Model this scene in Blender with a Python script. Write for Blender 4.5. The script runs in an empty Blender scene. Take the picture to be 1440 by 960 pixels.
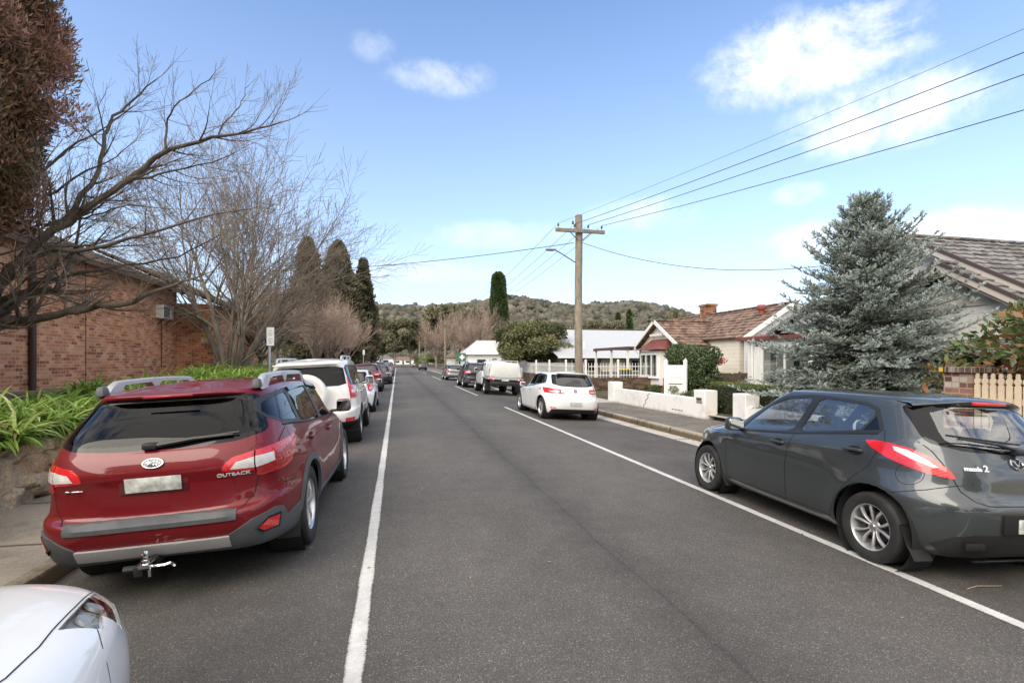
import bpy, bmesh, math, random
import numpy as np
from mathutils import Vector, Matrix, noise
from mathutils.bvhtree import BVHTree

random.seed(7)
RNG = np.random.default_rng(7)
SC = bpy.context.scene
COL = SC.collection
R = math.radians

# ------------------------------------------------------------------ camera frame (level camera, vertical shift)
FPX, TH, CZ = 720.0, math.atan(162 / 720), 1.7
SN, CS = math.sin(TH), math.cos(TH)


def at(px, py, d):
    """photo pixel + depth along the view axis -> world point"""
    l = (px - 720) / FPX * d
    return Vector((l * CS + d * SN, -l * SN + d * CS, CZ - (py - 508) / FPX * d))


def at_y(px, Y):
    """photo column + world Y -> world X"""
    k = (px - 720) / FPX
    return Y * (k * CS + SN) / (-k * SN + CS)


def at_x(px, X):
    k = (px - 720) / FPX
    return X * (-k * SN + CS) / (k * CS + SN)


def z_of(py, X, Y):
    return CZ - (py - 508) / FPX * (X * SN + Y * CS)


def zroad(x):
    dx = abs(x - 1.83)
    return 0.033 - 0.0075 * min(dx, 4.6) ** 2


# ------------------------------------------------------------------ tagging and linking
def tag(o, label=None, cat=None, group=None, kind=None):
    if label: o['label'] = label
    if cat: o['category'] = cat
    if group: o['group'] = group
    if kind: o['kind'] = kind
    return o


def empty(name, loc=(0, 0, 0), rot=(0, 0, 0)):
    o = bpy.data.objects.new(name, None)
    o.empty_display_size = 0.2
    COL.objects.link(o)
    o.location = loc
    o.rotation_euler = rot
    return o


def link(name, me, parent=None):
    o = bpy.data.objects.new(name, me)
    COL.objects.link(o)
    if parent is not None: o.parent = parent
    return o


def kids(o): return [c for c in bpy.data.objects if c.parent == o]


def copy_tree(o, table=None, parent=None):
    if table is None:
        table = {}
        for c in bpy.data.objects:
            if c.parent: table.setdefault(c.parent.name, []).append(c)
    c = o.copy()
    COL.objects.link(c)
    c.parent = parent
    for ch in table.get(o.name, []): copy_tree(ch, table, c)
    return c


class MB:
    """collects shapes; build() links them as one mesh object"""
    def __init__(s): s.v, s.f, s.m, s.s = [], [], [], []

    def add(s, vs, fs, mi=0, smooth=False, M=None):
        b = len(s.v)
        if M is not None: vs = [M @ Vector(v) for v in vs]
        s.v.extend([tuple(v) for v in vs])
        for f in fs:
            s.f.append([i + b for i in f]); s.m.append(mi); s.s.append(smooth)
        return s

    def box(s, c, d, rz=0, mi=0, M=None):
        x, y, z = d[0] / 2, d[1] / 2, d[2] / 2
        vs = [(-x, -y, -z), (x, -y, -z), (x, y, -z), (-x, y, -z), (-x, -y, z), (x, -y, z), (x, y, z), (-x, y, z)]
        T = Matrix.Translation(c) @ Matrix.Rotation(rz, 4, 'Z')
        if M is not None: T = M @ T
        return s.add(vs, [(0, 3, 2, 1), (4, 5, 6, 7), (0, 1, 5, 4), (1, 2, 6, 5), (2, 3, 7, 6), (3, 0, 4, 7)], mi, False, T)

    def rbox(s, c, d, r=0.02, seg=2, mi=0, M=None, rz=0, taper=None):
        bm = bmesh.new()
        bmesh.ops.create_cube(bm, size=1)
        for v in bm.verts:
            v.co = Vector((v.co.x * d[0], v.co.y * d[1], v.co.z * d[2]))
            if taper and v.co.z > 0:
                v.co.x *= taper[0]; v.co.y *= taper[1]
        if r > 0: bmesh.ops.bevel(bm, geom=bm.edges[:], offset=r, segments=seg, affect='EDGES', profile=0.5, clamp_overlap=True)
        T = Matrix.Translation(c) @ Matrix.Rotation(rz, 4, 'Z')
        if M is not None: T = M @ T
        bm.verts.index_update()
        s.add([v.co for v in bm.verts], [[v.index for v in f.verts] for f in bm.faces], mi, True, T)
        bm.free()
        return s

    def tube(s, pts, rad, n=6, mi=0, cap=True, smooth=True):
        pts = [Vector(p) for p in pts]
        if not hasattr(rad, '__len__'): rad = [rad] * len(pts)
        vs, fs = [], []
        ref = None
        for i, p in enumerate(pts):
            t = (pts[min(i + 1, len(pts) - 1)] - pts[max(i - 1, 0)]).normalized()
            if ref is None:
                ref = Vector((0, 0, 1)) if abs(t.z) < 0.9 else Vector((1, 0, 0))
            u = t.cross(ref).normalized(); w = t.cross(u)
            ref = -w if False else ref
            for k in range(n):
                a = 2 * math.pi * k / n
                vs.append(p + (u * math.cos(a) + w * math.sin(a)) * rad[i])
        for i in range(len(pts) - 1):
            for k in range(n):
                a, b = i * n + k, i * n + (k + 1) % n
                fs.append((a, b, b + n, a + n))
        if cap:
            fs.append(tuple(range(n))); fs.append(tuple(range((len(pts) - 1) * n, len(pts) * n))[::-1])
        return s.add(vs, fs, mi, smooth)

    def lathe(s, prof, n=24, mi=0, M=None, smooth=True, close=False):
        """prof: (radius, height) turned about local Z"""
        vs, fs = [], []
        for r, h in prof:
            for k in range(n):
                a = 2 * math.pi * k / n
                vs.append((r * math.cos(a), r * math.sin(a), h))
        m = len(prof)
        for i in range(m - 1 + (1 if close else 0)):
            for k in range(n):
                a, b = i * n + k, i * n + (k + 1) % n
                c, d = ((i + 1) % m) * n + (k + 1) % n, ((i + 1) % m) * n + k
                fs.append((a, b, c, d))
        return s.add(vs, fs, mi, smooth, M)

    def prism(s, poly, h0, h1, mi=0, M=None, smooth=False):
        """poly: 2D outline (x,y) raised from z=h0 to h1"""
        n = len(poly)
        vs = [(p[0], p[1], h0) for p in poly] + [(p[0], p[1], h1) for p in poly]
        fs = [tuple(range(n))[::-1], tuple(range(n, 2 * n))]
        for i in range(n): fs.append((i, (i + 1) % n, n + (i + 1) % n, n + i))
        return s.add(vs, fs, mi, smooth, M)

    def grid(s, rows, mi=0, smooth=True, closed=False):
        n = len(rows[0]); vs = [p for r in rows for p in r]; fs = []
        for i in range(len(rows) - 1):
            for k in range(n if closed else n - 1):
                k2 = (k + 1) % n
                fs.append((i * n + k, i * n + k2, (i + 1) * n + k2, (i + 1) * n + k))
        return s.add(vs, fs, mi, smooth)

    def mesh(s, name, mats, sharp=None):
        me = bpy.data.meshes.new(name)
        me.from_pydata(s.v, [], s.f)
        if not isinstance(mats, (list, tuple)): mats = [mats]
        for m in mats: me.materials.append(m)
        if s.f:
            me.polygons.foreach_set('material_index', s.m)
            me.polygons.foreach_set('use_smooth', s.s)
            if sharp: me.set_sharp_from_angle(angle=R(sharp))
        me.update()
        return me

    def build(s, name, mats, parent=None, sharp=40, loc=None):
        o = link(name, s.mesh(name, mats, sharp), parent)
        if loc is not None: o.location = loc
        return o


def np_mesh(name, V, F, mat, attr=None, smooth=False):
    """fast mesh from numpy arrays; F is (n,3) or (n,4); attr = {name: per-vertex floats}"""
    me = bpy.data.meshes.new(name)
    k = F.shape[1]
    me.vertices.add(len(V)); me.vertices.foreach_set('co', np.ascontiguousarray(V, np.float32).ravel())
    me.loops.add(len(F) * k); me.loops.foreach_set('vertex_index', np.ascontiguousarray(F, np.int32).ravel())
    me.polygons.add(len(F)); me.polygons.foreach_set('loop_start', np.arange(0, len(F) * k, k, dtype=np.int32))
    me.update(calc_edges=True)
    if smooth: me.polygons.foreach_set('use_smooth', np.ones(len(F), bool))
    for a, d in (attr or {}).items():
        at_ = me.attributes.new(a, 'FLOAT', 'POINT'); at_.data.foreach_set('value', np.ascontiguousarray(d, np.float32))
    me.materials.append(mat)
    return me


# ------------------------------------------------------------------ materials
class NT:
    def __init__(s, m): s.t = m.node_tree; s.n = s.t.nodes; s.l = s.t.links
    def new(s, typ, **kw):
        n = s.n.new(typ)
        for k, v in kw.items():
            if k in n.inputs: n.inputs[k].default_value = v
            else: setattr(n, k, v)
        return n
    def link(s, a, b): s.l.new(a, b)
    def noise(s, vec, scale, detail=4, rough=0.55):
        n = s.new('ShaderNodeTexNoise'); n.inputs['Scale'].default_value = scale
        n.inputs['Detail'].default_value = detail; n.inputs['Roughness'].default_value = rough
        if vec is not None: s.link(vec, n.inputs['Vector'])
        return n
    def ramp(s, fac, stops):
        r = s.new('ShaderNodeValToRGB'); e = r.color_ramp.elements
        while len(e) < len(stops): e.new(0.5)
        for i, (p, c) in enumerate(stops):
            e[i].position = p; e[i].color = (*c, 1) if len(c) == 3 else c
        s.link(fac, r.inputs['Fac']); return r
    def mix(s, fac, a, b, typ='MIX'):
        m = s.new('ShaderNodeMix'); m.data_type = 'RGBA'; m.blend_type = typ
        for sock, val in ((m.inputs[0], fac), (m.inputs[6], a), (m.inputs[7], b)):
            if hasattr(val, 'is_output') or isinstance(val, bpy.types.NodeSocket): s.link(val, sock)
            else: sock.default_value = val if not hasattr(val, '__len__') else (*val, 1) if len(val) == 3 else val
        return m.outputs[2]
    def math(s, op, a, b=None, c=None):
        m = s.new('ShaderNodeMath'); m.operation = op
        for i, val in enumerate((a, b, c)):
            if val is None: continue
            if isinstance(val, bpy.types.NodeSocket): s.link(val, m.inputs[i])
            else: m.inputs[i].default_value = val
        return m.outputs[0]
    def bump(s, h, strength, dist, bsdf):
        b = s.new('ShaderNodeBump'); b.inputs['Strength'].default_value = strength; b.inputs['Distance'].default_value = dist
        s.link(h, b.inputs['Height']); s.link(b.outputs[0], bsdf.inputs['Normal']); return b


def mat(name, col=(0.5, 0.5, 0.5), rough=0.6, metal=0.0, coat=0.0, spec=0.5, var=0.0, vscale=4.0, bump=0.0, bscale=30.0, emit=None):
    m = bpy.data.materials.new(name); m.use_nodes = True
    t = NT(m); b = t.n['Principled BSDF']
    b.inputs['Base Color'].default_value = (*col, 1); b.inputs['Roughness'].default_value = rough
    b.inputs['Metallic'].default_value = metal; b.inputs['Coat Weight'].default_value = coat
    b.inputs['Coat Roughness'].default_value = 0.03; b.inputs['Specular IOR Level'].default_value = spec
    if var or bump:
        tc = t.new('ShaderNodeTexCoord')
    if var:
        n = t.noise(tc.outputs['Object'], vscale, 5)
        lo = tuple(max(0, c * (1 - var)) for c in col); hi = tuple(min(1, c * (1 + var)) for c in col)
        r = t.ramp(n.outputs['Fac'], [(0.3, lo), (0.7, hi)])
        t.link(r.outputs[0], b.inputs['Base Color'])
    if bump:
        n2 = t.noise(tc.outputs['Object'], bscale, 5)
        t.bump(n2.outputs['Fac'], bump, 0.02, b)
    return m


def paint(name, col, flake=0.0, rough=0.35, dirt=0.15):
    """clear-coated car paint with a film of road dust low on the body"""
    m = mat(name, col, rough, flake, 1.0)
    t = NT(m); b = t.n['Principled BSDF']
    tc = t.new('ShaderNodeTexCoord')
    sp = t.new('ShaderNodeSeparateXYZ'); t.link(tc.outputs['Object'], sp.inputs[0])
    n = t.noise(tc.outputs['Object'], 5, 6, 0.65)
    low = t.math('MULTIPLY', t.math('SUBTRACT', 1.0, sp.outputs['Z']), dirt)
    f = t.math('MULTIPLY', low, n.outputs['Fac']); f.node.use_clamp = True
    t.link(t.mix(f, col, (0.16, 0.14, 0.12)), b.inputs['Base Color'])
    n3 = t.noise(tc.outputs['Object'], 2.2, 2)
    r = t.ramp(n3.outputs['Fac'], [(0.35, (0.015,) * 3), (0.75, (0.07,) * 3)])
    t.link(r.outputs[0], b.inputs['Coat Roughness'])
    n2 = t.noise(tc.outputs['Object'], 1.6, 1)
    bp = t.new('ShaderNodeBump'); bp.inputs['Strength'].default_value = 0.06; bp.inputs['Distance'].default_value = 0.05
    t.link(n2.outputs['Fac'], bp.inputs['Height']); t.link(bp.outputs[0], b.inputs['Coat Normal'])
    return m


def glass(name, tint=(0.25, 0.28, 0.28), base=0.06):
    """one sheet of tinted glass: clear body plus mirror reflection by angle"""
    m = bpy.data.materials.new(name); m.use_nodes = True
    t = NT(m); t.n.remove(t.n['Principled BSDF'])
    lw = t.new('ShaderNodeLayerWeight', Blend=0.5)
    f = t.math('MULTIPLY_ADD', t.math('POWER', lw.outputs['Facing'], 4.0), 0.9, base)
    f.node.use_clamp = True
    tr = t.new('ShaderNodeBsdfTransparent', Color=(*tint, 1))
    gl = t.new('ShaderNodeBsdfGlossy', Roughness=0.01)
    mx = t.new('ShaderNodeMixShader')
    t.link(f, mx.inputs[0]); t.link(tr.outputs[0], mx.inputs[1]); t.link(gl.outputs[0], mx.inputs[2])
    t.link(mx.outputs[0], t.n['Material Output'].inputs['Surface'])
    return m


M = {}
M['black'] = mat('black_plastic', (0.018, 0.018, 0.019), 0.45, var=0.2)
M['gap'] = mat('panel_gap_dark', (0.006, 0.006, 0.006), 0.8)
M['liner'] = mat('wheel_liner', (0.012, 0.012, 0.012), 0.9)
M['clad'] = mat('grey_cladding', (0.085, 0.09, 0.095), 0.55, var=0.15, vscale=9, bump=0.15, bscale=400)
M['tyre'] = mat('tyre_rubber', (0.022, 0.021, 0.020), 0.75, var=0.35, vscale=8, bump=0.1, bscale=60)
M['alloy'] = mat('alloy_silver', (0.62, 0.62, 0.63), 0.28, 0.85, var=0.12, vscale=12)
M['alloy_dull'] = mat('hubcap_silver', (0.5, 0.5, 0.5), 0.4, 0.5, var=0.2, vscale=14)
M['dark_alloy'] = mat('dark_alloy', (0.05, 0.05, 0.052), 0.4, 0.5)
M['mirror'] = mat('mirror_glass', (0.30, 0.32, 0.34), 0.05, 1.0)
M['badge'] = mat('badge_metal', (0.42, 0.42, 0.43), 0.18, 1.0)
M['chrome'] = mat('chrome', (0.8, 0.8, 0.8), 0.08, 1.0)
M['silver'] = mat('silver_plastic', (0.5, 0.5, 0.5), 0.35, 0.4, var=0.08)
M['cabin'] = mat('cabin_trim', (0.03, 0.03, 0.032), 0.85, var=0.2)
M['seat'] = mat('seat_fabric', (0.055, 0.053, 0.05), 0.9, var=0.25, vscale=20)
M['gloss_black'] = mat('gloss_black', (0.006, 0.006, 0.007), 0.06, 0.0, 0.0, 0.35)
M['letter'] = mat('silver_lettering', (0.72, 0.72, 0.72), 0.3, 0.3)
M['glass_dark'] = mat('privacy_glass', (0.004, 0.005, 0.005), 0.03, 0, 0.0, 0.5)
M['glass_clear'] = glass('clear_glass', (0.84, 0.88, 0.87), 0.24)
M['lamp_cover'] = glass('lamp_cover', (0.9, 0.9, 0.88), 0.05)
M['glass_tint'] = glass('tinted_glass', (0.22, 0.24, 0.24), 0.12)
M['glass_priv'] = glass('deep_tinted_glass', (0.07, 0.075, 0.075), 0.03)
M['plate'] = mat('plate_face', (0.50, 0.51, 0.47), 0.5, var=0.45, vscale=16)
M['red_paint'] = paint('deep_red_paint', (0.15, 0.0025, 0.006), 0.05, 0.45, 0.03)
M['red_paint'].node_tree.nodes['Principled BSDF'].inputs['Coat Weight'].default_value = 0.7
M['red_paint'].node_tree.nodes['Principled BSDF'].inputs['Specular IOR Level'].default_value = 0.25
M['red_paint2'] = paint('bright_red_paint', (0.25, 0.006, 0.012), 0.2, 0.35, 0.12)
M['grey_paint'] = paint('gunmetal_paint', (0.042, 0.051, 0.055), 0.35, 0.35, 0.22)
M['white_paint'] = paint('white_paint', (0.80, 0.80, 0.79), 0.0, 0.35, 0.05)
M['pearl_paint'] = paint('pearl_white_paint', (0.80, 0.79, 0.76), 0.0, 0.35, 0.08)
M['dark_paint'] = paint('charcoal_paint', (0.025, 0.027, 0.03), 0.4, 0.35, 0.25)
M['silver_paint'] = paint('silver_grey_paint', (0.30, 0.31, 0.32), 0.6, 0.35, 0.15)
M['blue_paint'] = paint('dark_blue_paint', (0.03, 0.04, 0.06), 0.4, 0.35, 0.2)


def lamp_mat(name, col, rough=0.12):
    """fluted lamp lens"""
    m = mat(name, col, rough, 0, 1.0)
    t = NT(m); b = t.n['Principled BSDF']
    tc = t.new('ShaderNodeTexCoord')
    n = t.noise(tc.outputs['Object'], 9, 3)
    w = t.new('ShaderNodeTexWave'); w.bands_direction = 'Z'; w.inputs['Scale'].default_value = 28; w.inputs['Distortion'].default_value = 0.4
    t.link(tc.outputs['Object'], w.inputs['Vector'])
    f = t.math('ADD', t.math('MULTIPLY', n.outputs['Fac'], 0.75), t.math('MULTIPLY', w.outputs['Fac'], 0.25))
    r = t.ramp(f, [(0.3, tuple(c * 0.7 for c in col)), (0.7, tuple(min(1, c * 1.25 + 0.005) for c in col))])
    t.link(r.outputs[0], b.inputs['Base Color'])
    t.bump(w.outputs['Fac'], 0.15, 0.01, b)
    return m


M['lamp_red'] = lamp_mat('red_lens', (0.62, 0.012, 0.018))
M['lamp_dark'] = lamp_mat('deep_red_lens', (0.34, 0.006, 0.012))
M['lamp_clear'] = lamp_mat('clear_lens', (0.66, 0.64, 0.62))
M['lamp_head'] = lamp_mat('headlamp_lens', (0.30, 0.30, 0.28), 0.08)
M['lamp_amber'] = lamp_mat('amber_lens', (0.6, 0.2, 0.02))
# ------------------------------------------------------------------ car bodies
def pchip(x, y, xs):
    x = np.asarray(x, float); y = np.asarray(y, float)
    h = np.diff(x); d = np.diff(y) / h
    m = np.zeros(len(x))
    m[0], m[-1] = d[0], d[-1]
    for i in range(1, len(x) - 1):
        if d[i - 1] * d[i] > 0:
            w1, w2 = 2 * h[i] + h[i - 1], h[i] + 2 * h[i - 1]
            m[i] = (w1 + w2) / (w1 / d[i - 1] + w2 / d[i])
    k = np.clip(np.searchsorted(x, xs, side='right') - 1, 0, len(x) - 2)
    t = (xs - x[k]) / h[k]
    return ((2 * t**3 - 3 * t**2 + 1) * y[k] + (t**3 - 2 * t**2 + t) * h[k] * m[k]
            + (-2 * t**3 + 3 * t**2) * y[k + 1] + (t**3 - t**2) * h[k] * m[k + 1])


def inset(poly, d):
    """move a closed 2D outline inwards by d"""
    n = len(poly); a = sum(poly[i][0] * poly[(i + 1) % n][1] - poly[(i + 1) % n][0] * poly[i][1] for i in range(n))
    sg = 1 if a > 0 else -1
    out = []
    for i in range(n):
        p0, p1, p2 = Vector(poly[i - 1]), Vector(poly[i]), Vector(poly[(i + 1) % n])
        e1, e2 = (p1 - p0).normalized(), (p2 - p1).normalized()
        n1, n2 = Vector((-e1.y, e1.x)) * sg, Vector((-e2.y, e2.x)) * sg
        b = (n1 + n2)
        b = b / max(b.length_squared / 2, 0.35)
        out.append(tuple(p1 + b * d))
    return out


def smooth_poly(poly, it=1, keep=0.22):
    """round the corners of an outline (corner cutting)"""
    for _ in range(it):
        o = []; n = len(poly)
        for i in range(n):
            p, q = Vector(poly[i]), Vector(poly[(i + 1) % n])
            o.append(tuple(p.lerp(q, keep))); o.append(tuple(p.lerp(q, 1 - keep)))
        poly = o
    return poly


def circle(cx, cz, r, n=28, a0=0, a1=360, rz=None):
    return [(cx + r * math.cos(R(a0 + (a1 - a0) * i / n)), cz + (rz or r) * math.sin(R(a0 + (a1 - a0) * i / n))) for i in range(n + (0 if a1 - a0 == 360 else 1))]


def in_poly(p, poly):
    c = False; x, y = p; n = len(poly); j = n - 1
    for i in range(n):
        xi, yi = poly[i]; xj, yj = poly[j]
        if (yi > y) != (yj > y) and x < (xj - xi) * (y - yi) / (yj - yi) + xi: c = not c
        j = i
    return c


class Skin:
    """a closed car shell made of plan outlines stacked along its height; outlines in side / rear / wrapped
    coordinates cut it exactly, and every cut region becomes a part that keeps the shell's normals"""
    COLS = 'zf zsf zsr zr xf xr w nf nr arc'.split()

    def __init__(s, levels, sub, ncol, wheels=(), flare=(), roof=(0.04, 6), bulge=None):
        lv = np.array([[l[c] for c in s.COLS] for l in levels])
        ts = []
        for i in range(len(levels) - 1):
            k = sub if np.isscalar(sub) else sub[i]
            ts += [i + j / k for j in range(k)]
        ts.append(len(levels) - 1.0)
        ts = np.array(ts)
        T = {c: pchip(np.arange(len(levels)), lv[:, i], ts) for i, c in enumerate(s.COLS)}
        rows = []
        ang = np.linspace(0, math.pi / 2, 160)

        def outline(zf, zsf, zsr, zr, xf, xr, w, nf, nr, arc):
            fx, fy = xf * np.cos(ang) ** (2 / nf), w * np.sin(ang) ** (2 / nf)
            rx, ry = xr * np.cos(ang[::-1]) ** (2 / nr), w * np.sin(ang[::-1]) ** (2 / nr)
            x = np.concatenate([fx, rx[1:]]); y = np.concatenate([fy, ry[1:]])
            x[np.abs(x) < 1e-9] = 0
            d = np.concatenate([[0], np.cumsum(np.hypot(np.diff(x), np.diff(y)))])
            q = np.linspace(0, d[-1], ncol + 1)
            X, Y = np.interp(q, d, x), np.interp(q, d, y)
            zs = zsr + (zsf - zsr) * np.clip((X + 1.6) / 3.0, -0.2, 1.2)
            f = np.clip(np.abs(Y) / max(w, 1e-4), 0, 1) ** 2.2
            zend = np.where(X > 0, zf, zr)
            Z = zend + (zs - zend) * f
            if arc: Z = Z + arc * (1 - ((X - 0.5 * (xf + xr)) / (0.5 * (xf - xr))) ** 2)
            return X, Y, Z, d[-1] - q
        for i in range(len(ts)):
            rows.append(outline(*[T[c][i] for c in s.COLS]))
        X, Y, Z, S = rows[-1]
        xa, xb = X.min() * 0.75, X.max() * 0.6
        for k in np.linspace(0, 1, roof[1] + 1)[1:]:
            rows.append((X + k * (np.clip(X, xa, xb) - X), Y * (1 - k), Z + roof[0] * (1 - (1 - k) ** 2), S))
        X, Y, Z, S = rows[0]
        under = [(X * (1 - 0.35 * k), Y * (1 - k), Z + 0.03 * k, S) for k in (1.0, 0.5)]
        rows = under + rows
        P = []
        for X, Y, Z, S in rows:
            if len(flare):
                for (wx, wz, rad, amt, wid) in flare:
                    r = np.hypot(X - wx, Z - wz)
                    Y = Y + amt * np.exp(-(np.maximum(r - rad, 0) / wid) ** 2) * (Y > 0.3)
            if bulge is not None: Y = Y + bulge(X, Y, Z)
            h = np.stack([X, Y, Z, S], 1)
            m = h[1:-1][::-1].copy(); m[:, 1] *= -1; m[:, 3] *= -1
            P.append(np.concatenate([h, m]))
        P = np.stack(P); nr_, nc = P.shape[:2]
        s.P = [list(p) for p in P.reshape(-1, 4)]
        s.F, s.T = [], []
        for i in range(nr_ - 1):
            for j in range(nc):
                k = (j + 1) % nc
                s.F.append([i * nc + j, i * nc + k, (i + 1) * nc + k, (i + 1) * nc + j])
                s.T.append('under' if i < 2 else 'body')
        A = np.array(s.P)[:, :3]; Fq = np.array(s.F)
        n = np.cross(A[Fq[:, 2]] - A[Fq[:, 0]], A[Fq[:, 3]] - A[Fq[:, 1]])
        N = np.zeros_like(A)
        for c in range(4): np.add.at(N, Fq[:, c], n)
        N /= np.maximum(np.linalg.norm(N, axis=1), 1e-12)[:, None]
        N[-nc:] = (0, 0, 1)
        s.N = [list(v) for v in N]
        s.bvh = BVHTree.FromPolygons([p[:3] for p in s.P], s.F)

    # -- projections
    def uv(s, proj):
        if proj in 'LR': return lambda p: (p[0], p[2])
        if proj in 'BF': return lambda p: (p[1], p[2])
        if proj == 'W': return lambda p: (p[3], p[2])
        if proj == 'T': return lambda p: (p[0], p[1])

    def ok(s, proj, f):
        ps = [s.P[i] for i in f]
        if proj == 'L': return all(p[1] > 0.05 for p in ps)
        if proj == 'R': return all(p[1] < -0.05 for p in ps)
        if proj == 'B': return all(p[0] < -0.2 for p in ps)
        if proj == 'F': return all(p[0] > 0.0 for p in ps)
        if proj == 'W': return abs(ps[0][3] - ps[2][3]) < 1.0
        return all(p[2] > 0.6 for p in ps)

    def cut(s, poly, proj, tg, only=('body',)):
        uv = s.uv(proj)
        x0, x1 = min(p[0] for p in poly), max(p[0] for p in poly)
        y0, y1 = min(p[1] for p in poly), max(p[1] for p in poly)
        U = {}

        def g(i):
            if i not in U: U[i] = uv(s.P[i])
            return U[i]
        cand = []
        for i, f in enumerate(s.F):
            if s.T[i] not in only or not s.ok(proj, f): continue
            q = [g(v) for v in f]
            if max(a[0] for a in q) < x0 or min(a[0] for a in q) > x1 or max(a[1] for a in q) < y0 or min(a[1] for a in q) > y1: continue
            cand.append(i)
        n = len(poly)
        for e in range(n):
            (ax, ay), (bx, by) = poly[e], poly[(e + 1) % n]
            dx, dy = bx - ax, by - ay
            L2 = dx * dx + dy * dy
            if L2 < 1e-10: continue
            L = math.sqrt(L2); cache = {}; new = []
            for i in cand:
                f = s.F[i]; d = []; lo = hi = False
                for v in f:
                    p = g(v); k = (dx * (p[1] - ay) - dy * (p[0] - ax)) / L
                    if abs(k) < 2e-4: k = 0.0
                    d.append(k); lo |= k < 0; hi |= k > 0
                if not (lo and hi): continue
                m = len(f); cr = []
                for a in range(m):
                    b = (a + 1) % m
                    if d[a] * d[b] < 0:
                        t = d[a] / (d[a] - d[b]); pa, pb = g(f[a]), g(f[b])
                        cr.append((pa[0] + (pb[0] - pa[0]) * t - ax) * dx + (pa[1] + (pb[1] - pa[1]) * t - ay) * dy)
                    elif d[a] == 0:
                        pa = g(f[a]); cr.append((pa[0] - ax) * dx + (pa[1] - ay) * dy)
                if not cr or max(cr) < -1e-6 or min(cr) > L2 + 1e-6: continue
                A, B = [], []
                for a in range(m):
                    b = (a + 1) % m
                    if d[a] >= 0: A.append(f[a])
                    if d[a] <= 0: B.append(f[a])
                    if d[a] * d[b] < 0:
                        key = (min(f[a], f[b]), max(f[a], f[b]))
                        if key not in cache:
                            t = d[a] / (d[a] - d[b]); P, Q = s.P[f[a]], s.P[f[b]]; N1, N2 = s.N[f[a]], s.N[f[b]]
                            s.P.append([P[c] + (Q[c] - P[c]) * t for c in range(4)])
                            s.N.append([N1[c] + (N2[c] - N1[c]) * t for c in range(3)])
                            cache[key] = len(s.P) - 1
                        A.append(cache[key]); B.append(cache[key])
                if len(A) < 3 or len(B) < 3: continue
                s.F[i] = A; s.F.append(B); s.T.append(s.T[i]); new.append(len(s.F) - 1)
            cand += new
        hit = 0
        for i in cand:
            q = [g(v) for v in s.F[i]]
            if in_poly((sum(a[0] for a in q) / len(q), sum(a[1] for a in q) / len(q)), poly):
                s.T[i] = tg; hit += 1
        return hit

    def both(s, poly, tg, only=('body',)):
        s.cut(poly, 'L', tg + '_l', only); s.cut(poly, 'R', tg + '_r', only)

    def wrap2(s, poly, tg, only=('body',), onl=None, onr=None):
        s.cut(poly, 'W', tg + '_l', onl or only); s.cut([(-a, b) for a, b in poly], 'W', tg + '_r', onr or only)

    # -- surface lookups
    def hit(s, proj, a, b):
        if proj == 'L': o, d = Vector((a, 3, b)), Vector((0, -1, 0))
        elif proj == 'R': o, d = Vector((a, -3, b)), Vector((0, 1, 0))
        elif proj == 'B': o, d = Vector((-5, a, b)), Vector((1, 0, 0))
        elif proj == 'F': o, d = Vector((5, a, b)), Vector((-1, 0, 0))
        else: o, d = Vector((a, b, 4)), Vector((0, 0, -1))
        p, n, i, _ = s.bvh.ray_cast(o, d)
        if p is None: return None, None
        if n.dot(d) > 0: n = -n
        return p, n

    def ribbon(s, mb, pts, proj, w=0.006, off=0.0015, mi=0, step=0.03):
        q = []
        for i in range(len(pts) - 1):
            a, b = Vector(pts[i]), Vector(pts[i + 1]); k = max(1, int((b - a).length / step))
            q += [a.lerp(b, j / k) for j in range(k)]
        q.append(Vector(pts[-1]))
        H = [s.hit(proj, p[0], p[1]) for p in q]
        H = [h for h in H if h[0] is not None]
        if len(H) < 2: return
        vs, fs = [], []
        for i, (p, n) in enumerate(H):
            t = H[min(i + 1, len(H) - 1)][0] - H[max(i - 1, 0)][0]
            u = n.cross(t).normalized() * (w / 2)
            vs += [p + n * off - u, p + n * off + u]
        for i in range(len(H) - 1): fs.append((2 * i, 2 * i + 1, 2 * i + 3, 2 * i + 2))
        mb.add(vs, fs, mi, True)

    def strip(s, mb, pts, proj, w, thick, mi=0, step=0.04):
        """a raised moulding that follows the surface"""
        q = []
        for i in range(len(pts) - 1):
            a, b = Vector(pts[i]), Vector(pts[i + 1]); k = max(1, int((b - a).length / step))
            q += [a.lerp(b, j / k) for j in range(k)]
        q.append(Vector(pts[-1]))
        H = [s.hit(proj, p[0], p[1]) for p in q]; H = [h for h in H if h[0] is not None]
        rows = []
        for i, (p, n) in enumerate(H):
            t = H[min(i + 1, len(H) - 1)][0] - H[max(i - 1, 0)][0]
            u = n.cross(t).normalized() * (w / 2)
            rows.append([p - u - n * 0.01, p - u * 0.9 + n * thick, p + u * 0.9 + n * thick, p + u - n * 0.01])
        if len(rows) > 1: mb.grid(rows, mi, True, closed=True)

    def frame(s, proj, a, b):
        """matrix whose Z is the surface normal at a point, X the level direction, Y up the surface"""
        p, n = s.hit(proj, a, b)
        z = Vector((0, 0, 1)) if proj not in 'T' else Vector((-1, 0, 0))
        x = z.cross(n).normalized(); y = n.cross(x)
        m = Matrix((x, y, n)).transposed().to_4x4(); m.translation = p
        return m

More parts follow.
